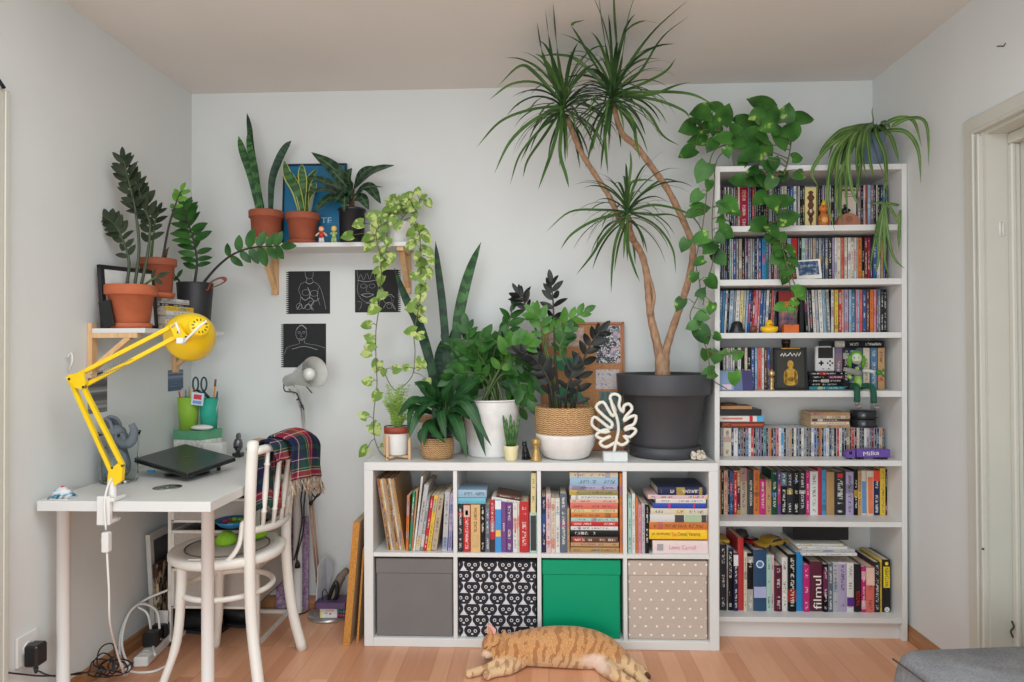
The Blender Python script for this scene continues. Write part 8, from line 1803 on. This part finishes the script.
swirl = N('marbled_print'); q_ = swirl.noise(swirl.coord('Object', scale=(1, 1, 1)), 40, 4, .65); ws = swirl.math('SINE', swirl.math('MULTIPLY', q_, 34)); swirl.col(swirl.mix(swirl.math('GREATER_THAN', swirl.noise(swirl.coord('Object'), 18, 2), .52), swirl.ramp(ws, [(.4, srgb(36, 36, 50)), (.6, srgb(214, 212, 210))]), swirl.ramp(q_, [(.4, srgb(96, 110, 150)), (.6, srgb(206, 170, 170))]))); swirl.set(.4)
pin('pinned_print', 597, 621.5, 326, 364, swirl.mat, 'black and white swirling print pinned highest on the cork board')
pin('pinned_print', 596.5, 620, 370.5, 390.5, m_print((70, 66, 104), (206, 198, 196), (186, 140, 130), 6), 'white card with small coloured blots pinned mid-height on the cork board')
pin('pinned_print', 600, 623, 393, 432, m_print((40, 46, 70), (70, 110, 96), (150, 110, 140), 5), 'dark blue and green print pinned behind the leaf-shaped lamp')
pin('pinned_print', 549, 585, 327, 347, m_print((88, 66, 80), (190, 160, 150), (206, 186, 156), 4), 'mauve landscape print pinned at the desk-side top of the cork board')
m = M(); fx = lambda px, py, d=-.003: T @ V(((px - 541) / 84.5 * w, d, (452 - py) / 130 * h))
t2 = thing('pinned_cutout', 'green paper leaf cutout pinned behind the black-leaved plant', 'cutout', fx(566, 420)); 
for pts in (((552, 362), (560, 358), (574, 358), (580, 364), (572, 370), (562, 372), (556, 368)), ((555, 392), (566, 384), (580, 392), (590, 406), (586, 420), (574, 428), (560, 420), (553, 408))): m.add([fx(x, y) for x, y in pts] + [fx(x, y, -.0012) for x, y in pts], [tuple(range(len(pts)))] + [(i, i + len(pts), (i + 1) % len(pts) + len(pts), (i + 1) % len(pts)) for i in range(len(pts))], False)
obj('leaf_shape', m, mat((40, 130, 86), .5, var=.2, scale=40), t2)
# leaf-shaped neon lamp
Yn = -.355; t = thing('leaf_lamp', 'white tube lamp shaped like a cut-leaf outline on a white base', 'lamp', at(614, 461, Yn)); c = at(615, 461, Yn)
m = M(); a = at(603, 461, Yn); b = at(627, 451.5, Yn); m.box((a.x, Yn - .028, KT + .0006), (b.x, Yn + .028, b.z), .003); obj('base', m, mat((214, 220, 220), .4), t)
NT = mat((226, 224, 212), .3, name='white_silicone_tube'); out = [(616, 442), (606, 447), (600, 443), (606, 438), (611, 436), (603, 439), (596, 435), (604, 430), (610, 431), (602, 432), (592, 425), (594, 417), (602, 422), (610, 428), (612, 423), (604, 416), (596, 407), (603, 402), (609, 411), (613, 416), (615, 410), (610, 398), (614, 394), (620, 397), (619, 406), (623, 412), (624, 406), (629, 404), (632, 409), (626, 416), (624, 421), (630, 417), (636, 416), (634, 424), (627, 427), (625, 430), (632, 428), (636, 431), (630, 437), (624, 436), (628, 441), (622, 445), (616, 442)]
m = M(); m.tube(spline([at(x, y, Yn) for x, y in out], 3), .0072, 8); obj('leaf_tube', m, NT, t)
m = M(); m.tube(spline([at(614, 452, Yn), at(616, 442, Yn), at(618.5, 430, Yn), at(617, 418, Yn - .004), at(613, 408, Yn - .006), at(611, 400, Yn - .004)], 5), .0068, 8); obj('rib_tube', m, NT, t)
# coral lump
c = at(698.5, 461, -.34); m = M(); r_ = random.Random(8)
for i in range(34): m.sphere((c.x + r_.uniform(-.026, .026), -.34 + r_.uniform(-.02, .02), KT + .012 + abs(r_.gauss(0, .012))), r_.uniform(.006, .012), 9, 6)
m.v = [V((p.x, p.y, max(p.z, KT + .0006))) for p in m.v]; solo('coral_stone', m, mat((206, 196, 180), .9, var=.2, scale=150, bump=.5, bscale=200, name='pale_coral'), 'knobbly pale coral stone beside the big charcoal pot', 'stone')
# gold figure and black cat
c = at(536, 461, -.355); h = at(536, 437, -.355).z - KT; t = thing('gold_figure', 'matt gold peg-shaped figure on the cube shelf', 'figurine', (c.x, -.355, KT)); gm_ = mat((186, 154, 96), .38, .6, name='matt_gold'); p = (c.x, -.355, KT + .0006); q = .0125 / .0125
m = M(); m.lathe([(0, 0), (.0235, 0), (.024, .003), (.0165, h * .3), (.0115, h * .58), (0, h * .6)], p, 24); obj('body', m, gm_, t)
m = M(); m.sphere((p[0], p[1], p[2] + h * .78), h * .2, 18, 12); obj('head', m, gm_, t)
m = M(); m.lathe([(.012, 0), (.0145, .003), (.012, .006)], (p[0], p[1], p[2] + h * .57), 18); obj('collar', m, gm_, t)
c = at(525, 458.5, -.32); h = at(525, 440, -.32).z - KT; t = thing('cat_figurine', 'small black sitting cat figurine beside the gold figure', 'figurine', (c.x, -.32, KT)); p = V((c.x, -.32, KT + .0006))
m = M(); m.tube([p + V((.004, .004, 0)), p + V((.004, .004, h * .15)), p + V((.002, .002, h * .4)), p + V((0, -.002, h * .62)), p + V((-.002, -.006, h * .75))], [.017, .019, .015, .0105, .009], 14); m.sphere(p + V((-.002, -.008, h * .78)), h * .135, 14, 9)
for sx in (-1, 1): m.tube([p + V((-.002 + sx * .006, -.008, h * .86)), p + V((-.002 + sx * .0075, -.008, h * 1.0))], [.0045, .0006], 6); m.tube([p + V((sx * .006 - .002, -.012, h * .4)), p + V((sx * .006 - .003, -.018, .003))], [.005, .0055], 8)
m.tube(spline([p + V((.016, .006, .004)), p + V((.024, 0, .006)), p + V((.02, -.014, .005)), p + V((.006, -.022, .004))], 4), .0035, 6); obj('body', m, blk, t)
# ================================================================ ginger tabby asleep on its side
def cat():
    Yc = -.525
    C = lambda x, y, d=0: at(x, y, Yc + d)
    m = M()
    # trunk: neck, deep chest, belly, hips
    P = [C(500, 646, .005), C(508, 647), C(520, 648), C(536, 647.5), C(555, 647), C(575, 648), C(593, 650.5), C(607, 654), C(616, 658, .005)]
    m.tube(spline(P, 5), [_lerp([.040, .052, .064, .073, .079, .081, .076, .064, .046], i / 40) for i in range(41)], 22, flat=1.0)
    # head and muzzle
    hc = C(494, 645, -.03); m.sphere(hc, .049, 22, 14, sx=1.0, sy=.92, sz=.95)
    mz = C(486, 654.5, -.055); m.sphere(mz, .021, 16, 10, sx=1.0, sy=.9, sz=.85); m.sphere(C(484.5, 652, -.06), .014, 12, 8); m.sphere(C(495, 653, -.058), .019, 12, 8)
    m.tube([hc, hc.lerp(mz, .6), mz], [.034, .027, .018], 14)
    # ears
    for (bx, by), (tx, ty), d in (((492.5, 637), (488, 622), -.03), ((503, 638), (505, 629.5), .0)):
        b0, t0 = C(bx, by, d), C(tx, ty, d - .004); ax = (t0 - b0)
        m.tube([b0 - ax * .3, b0, b0 + ax * .5, t0], [.028, .027, .021, .006], 12, flat=.45)
    # forelegs stretched out to the front
    f1 = [C(512, 655, -.03), C(503, 661, -.06), atz(490, 667.5, .02), atz(477, 671.5, .017), atz(470, 673.5, .015)]
    m.tube(spline(f1, 5), [_lerp([.034, .027, .021, .017, .0165, .017], i / 20) for i in range(21)], 14); m.sphere(atz(469.5, 673.5, .016), .019, 12, 8, sz=.8)
    f2 = [C(520, 660, -.04), atz(508, 668.5, .022), atz(497, 671.5, .019), atz(489, 674.5, .016)]
    m.tube(spline(f2, 5), [_lerp([.034, .025, .019, .017], i / 15) for i in range(16)], 14); m.sphere(atz(487.5, 675.5, .016), .019, 12, 8, sz=.85)
    # hind legs: thigh, knee against the belly, hock, paw
    h1 = [C(609, 654, -.01), C(618, 661, -.03), atz(628, 666.5, .032), atz(636, 674, .022), atz(643, 680.5, .016), atz(648, 685, .015)]
    m.tube(spline(h1, 5), [_lerp([.055, .052, .036, .023, .018, .017], i / 25) for i in range(26)], 16); m.sphere(atz(649, 686, .016), .019, 12, 8, sz=.8)
    h2 = [C(602, 660, -.03), C(606, 667, -.07), atz(616, 675, .024), atz(626, 680, .018), atz(634, 684.5, .015)]
    m.tube(spline(h2, 5), [_lerp([.045, .04, .026, .0185, .017], i / 20) for i in range(21)], 16); m.sphere(atz(635, 686, .016), .018, 12, 8, sz=.8)
    # tail curving out behind
    tl_ = [C(616, 657, .02), atz(626, 660, .022), atz(636, 665.5, .018), atz(644, 672.5, .016), atz(648.5, 677.5, .015)]
    m.tube(spline(tl_, 5), [_lerp([.024, .019, .017, .016, .012], i / 20) for i in range(21)], 12)
    m.v = [V((p.x, p.y, max(p.z, .002))) for p in m.v]
    n = N('ginger_tabby_fur'); co = n.t.nodes.new('ShaderNodeTexCoord'); o = co.outputs['Object']; sp = n.t.nodes.new('ShaderNodeSeparateXYZ'); n.l(o, sp.inputs[0]); x, y, z = sp.outputs
    wob = n.noise(o, 11, 3); w1 = n.math('SINE', n.math('ADD', n.math('ADD', n.math('MULTIPLY', x, 175), n.math('MULTIPLY', z, -44)), n.math('MULTIPLY', wob, 15)))
    br = n.noise(n.coord('Object', scale=(1, 1, .7)), 34, 2)
    stripe = n.math('MULTIPLY', n.math('GREATER_THAN', w1, .25), n.math('GREATER_THAN', br, .44))
    fine = n.noise(n.coord('Object', scale=(1, 1, .4)), 240, 3)
    base = n.ramp(fine, [(.3, srgb(186, 130, 82)), (.7, srgb(214, 164, 112))])
    # paler underside of the coat towards the belly and chest
    bel = n.math('ADD', n.math('MULTIPLY', y, -9.0), n.math('MULTIPLY', z, -7.0)); bel = n.math('ADD', bel, n.math('MULTIPLY', n.noise(o, 18, 2), .35))
    bm = n.ramp(bel, [(.30, (0, 0, 0, 1)), (.62, (1, 1, 1, 1))]); c = n.mix(n.math('MULTIPLY', bm, .75), base, srgb(222, 192, 150))
    c = n.mix(n.math('MULTIPLY', stripe, .6), c, srgb(150, 92, 52))
    wx = C(594, 661, -.07); lx = wx - CATLOC
    dx = n.math('DIVIDE', n.math('SUBTRACT', x, lx.x), .062); dz = n.math('DIVIDE', n.math('SUBTRACT', z, lx.z), .034); dd = n.math('ADD', n.math('MULTIPLY', dx, dx), n.math('MULTIPLY', dz, dz))
    front = n.math('LESS_THAN', y, lx.y + .055); pm = n.math('MULTIPLY', n.ramp(dd, [(.3, (1, 1, 1, 1)), (1.0, (0, 0, 0, 1))]), front)
    c = n.mix(n.math('MULTIPLY', pm, .85), c, srgb(232, 206, 188))
    hl = C(487, 654, -.06) - CATLOC; ex = n.math('DIVIDE', n.math('SUBTRACT', x, hl.x), .026); ez = n.math('DIVIDE', n.math('SUBTRACT', z, hl.z), .02); e2 = n.math('ADD', n.math('MULTIPLY', ex, ex), n.math('MULTIPLY', ez, ez)); c = n.mix(n.math('MULTIPLY', n.ramp(e2, [(.35, (1, 1, 1, 1)), (1.1, (0, 0, 0, 1))]), .7), c, srgb(232, 212, 184))
    tt = atz(648.5, 677.5, .015) - CATLOC; t2 = n.math('ADD', n.math('POWER', n.math('DIVIDE', n.math('SUBTRACT', x, tt.x), .016), 2.0), n.math('POWER', n.math('DIVIDE', n.math('SUBTRACT', y, tt.y), .016), 2.0)); c = n.mix(n.math('LESS_THAN', t2, 1.0), c, srgb(104, 62, 36))
    n.col(c); n.bump(fine, .5, .003); n.set(.9, spec=.12); n.bs.inputs['Sheen Weight'].default_value = .25
    t = thing('cat', 'ginger tabby cat asleep on its side before the green box', 'cat', CATLOC)
    o_ = obj('body', m, n.mat, t)
    rm = o_.modifiers.new('fuse', 'REMESH'); rm.mode = 'VOXEL'; rm.voxel_size = .0042; rm.use_smooth_shade = True
    sm_ = o_.modifiers.new('soften', 'SMOOTH'); sm_.factor = .5; sm_.iterations = 4
    dk = mat((92, 56, 36), .6, name='eye_line'); pk = mat((222, 170, 168), .6, name='pink_skin')
    for pts in ([(498.5, 643.5, -.075), (495.5, 645.8, -.078), (492, 647.2, -.079)], [(487.5, 646.5, -.075), (485.3, 648.3, -.073), (483.6, 648.6, -.07)]):
        q = M(); q.tube(spline([C(*p) for p in pts], 4), .0016, 6); obj('closed_eye', q, dk, t)
    q = M(); q.sphere(C(483.8, 655.3, -.074), .0058, 12, 8, sx=1.1, sz=.7); obj('nose', q, pk, t)
    q = M(); q.tube(spline([C(484, 657, -.075), C(486, 659, -.076), C(489.5, 659.3, -.076)], 4), .0013, 6); obj('mouth', q, dk, t)
    b0, t0 = C(492.3, 636.5, -.042), C(488.8, 624.5, -.044); q = M(); q.leaf(b0, t0 - b0, (-.2, -1, 0), (t0 - b0).length, .042, 'ovate', 0, -.25, 6); obj('inner_ear', q, pk, t)
    for x_, y_ in ((487.5, 674.5), (485.2, 676.2), (489.8, 676.4)): q = M(); e = atz(x_, y_, .012); q.sphere(e + V((0, -.014, .004)), .0045, 8, 6); obj('toe_pad', q, pk, t)
CATLOC = V((.84, -.53, 0))
cat()
# ================================================================ light: daylight from the window side of the room, behind the viewer, plus an added overhead fill
w = bpy.data.worlds.new('daylight'); scene.world = w; w.use_nodes = True
w.node_tree.nodes['Background'].inputs[0].default_value = (.84, .935, 1, 1); w.node_tree.nodes['Background'].inputs[1].default_value = 1.0
def area(name, loc, tgt, sx, sy, power, col=(1, 1, 1)):
    d = bpy.data.lights.new(name, 'AREA'); d.shape = 'RECTANGLE'; d.size = sx; d.size_y = sy; d.energy = power; d.color = col
    o = bpy.data.objects.new(name, d); COL.objects.link(o); o.location = loc
    o.rotation_euler = (V(tgt) - V(loc)).to_track_quat('-Z', 'Y').to_euler(); return o
area('window_daylight', (.2, -4.7, 1.05), (.6, 0, .7), 2.6, 1.3, 42, (.93, .97, 1))
area('overhead_fill', (.6, -2.2, 2.44), (.6, -2.0, 0), 1.8, 1.2, 31, (.95, .98, 1))  # added area light, no such lamp seen; brightens floor and side walls
scene.view_settings.view_transform = 'Standard'; scene.view_settings.look = 'None'
scene.view_settings.gamma = 1; scene.view_settings.use_curve_mapping = False
scene.view_settings.exposure = .11
scene.cycles.use_denoising = True
scene.cycles.max_bounces = 8; scene.cycles.diffuse_bounces = 5
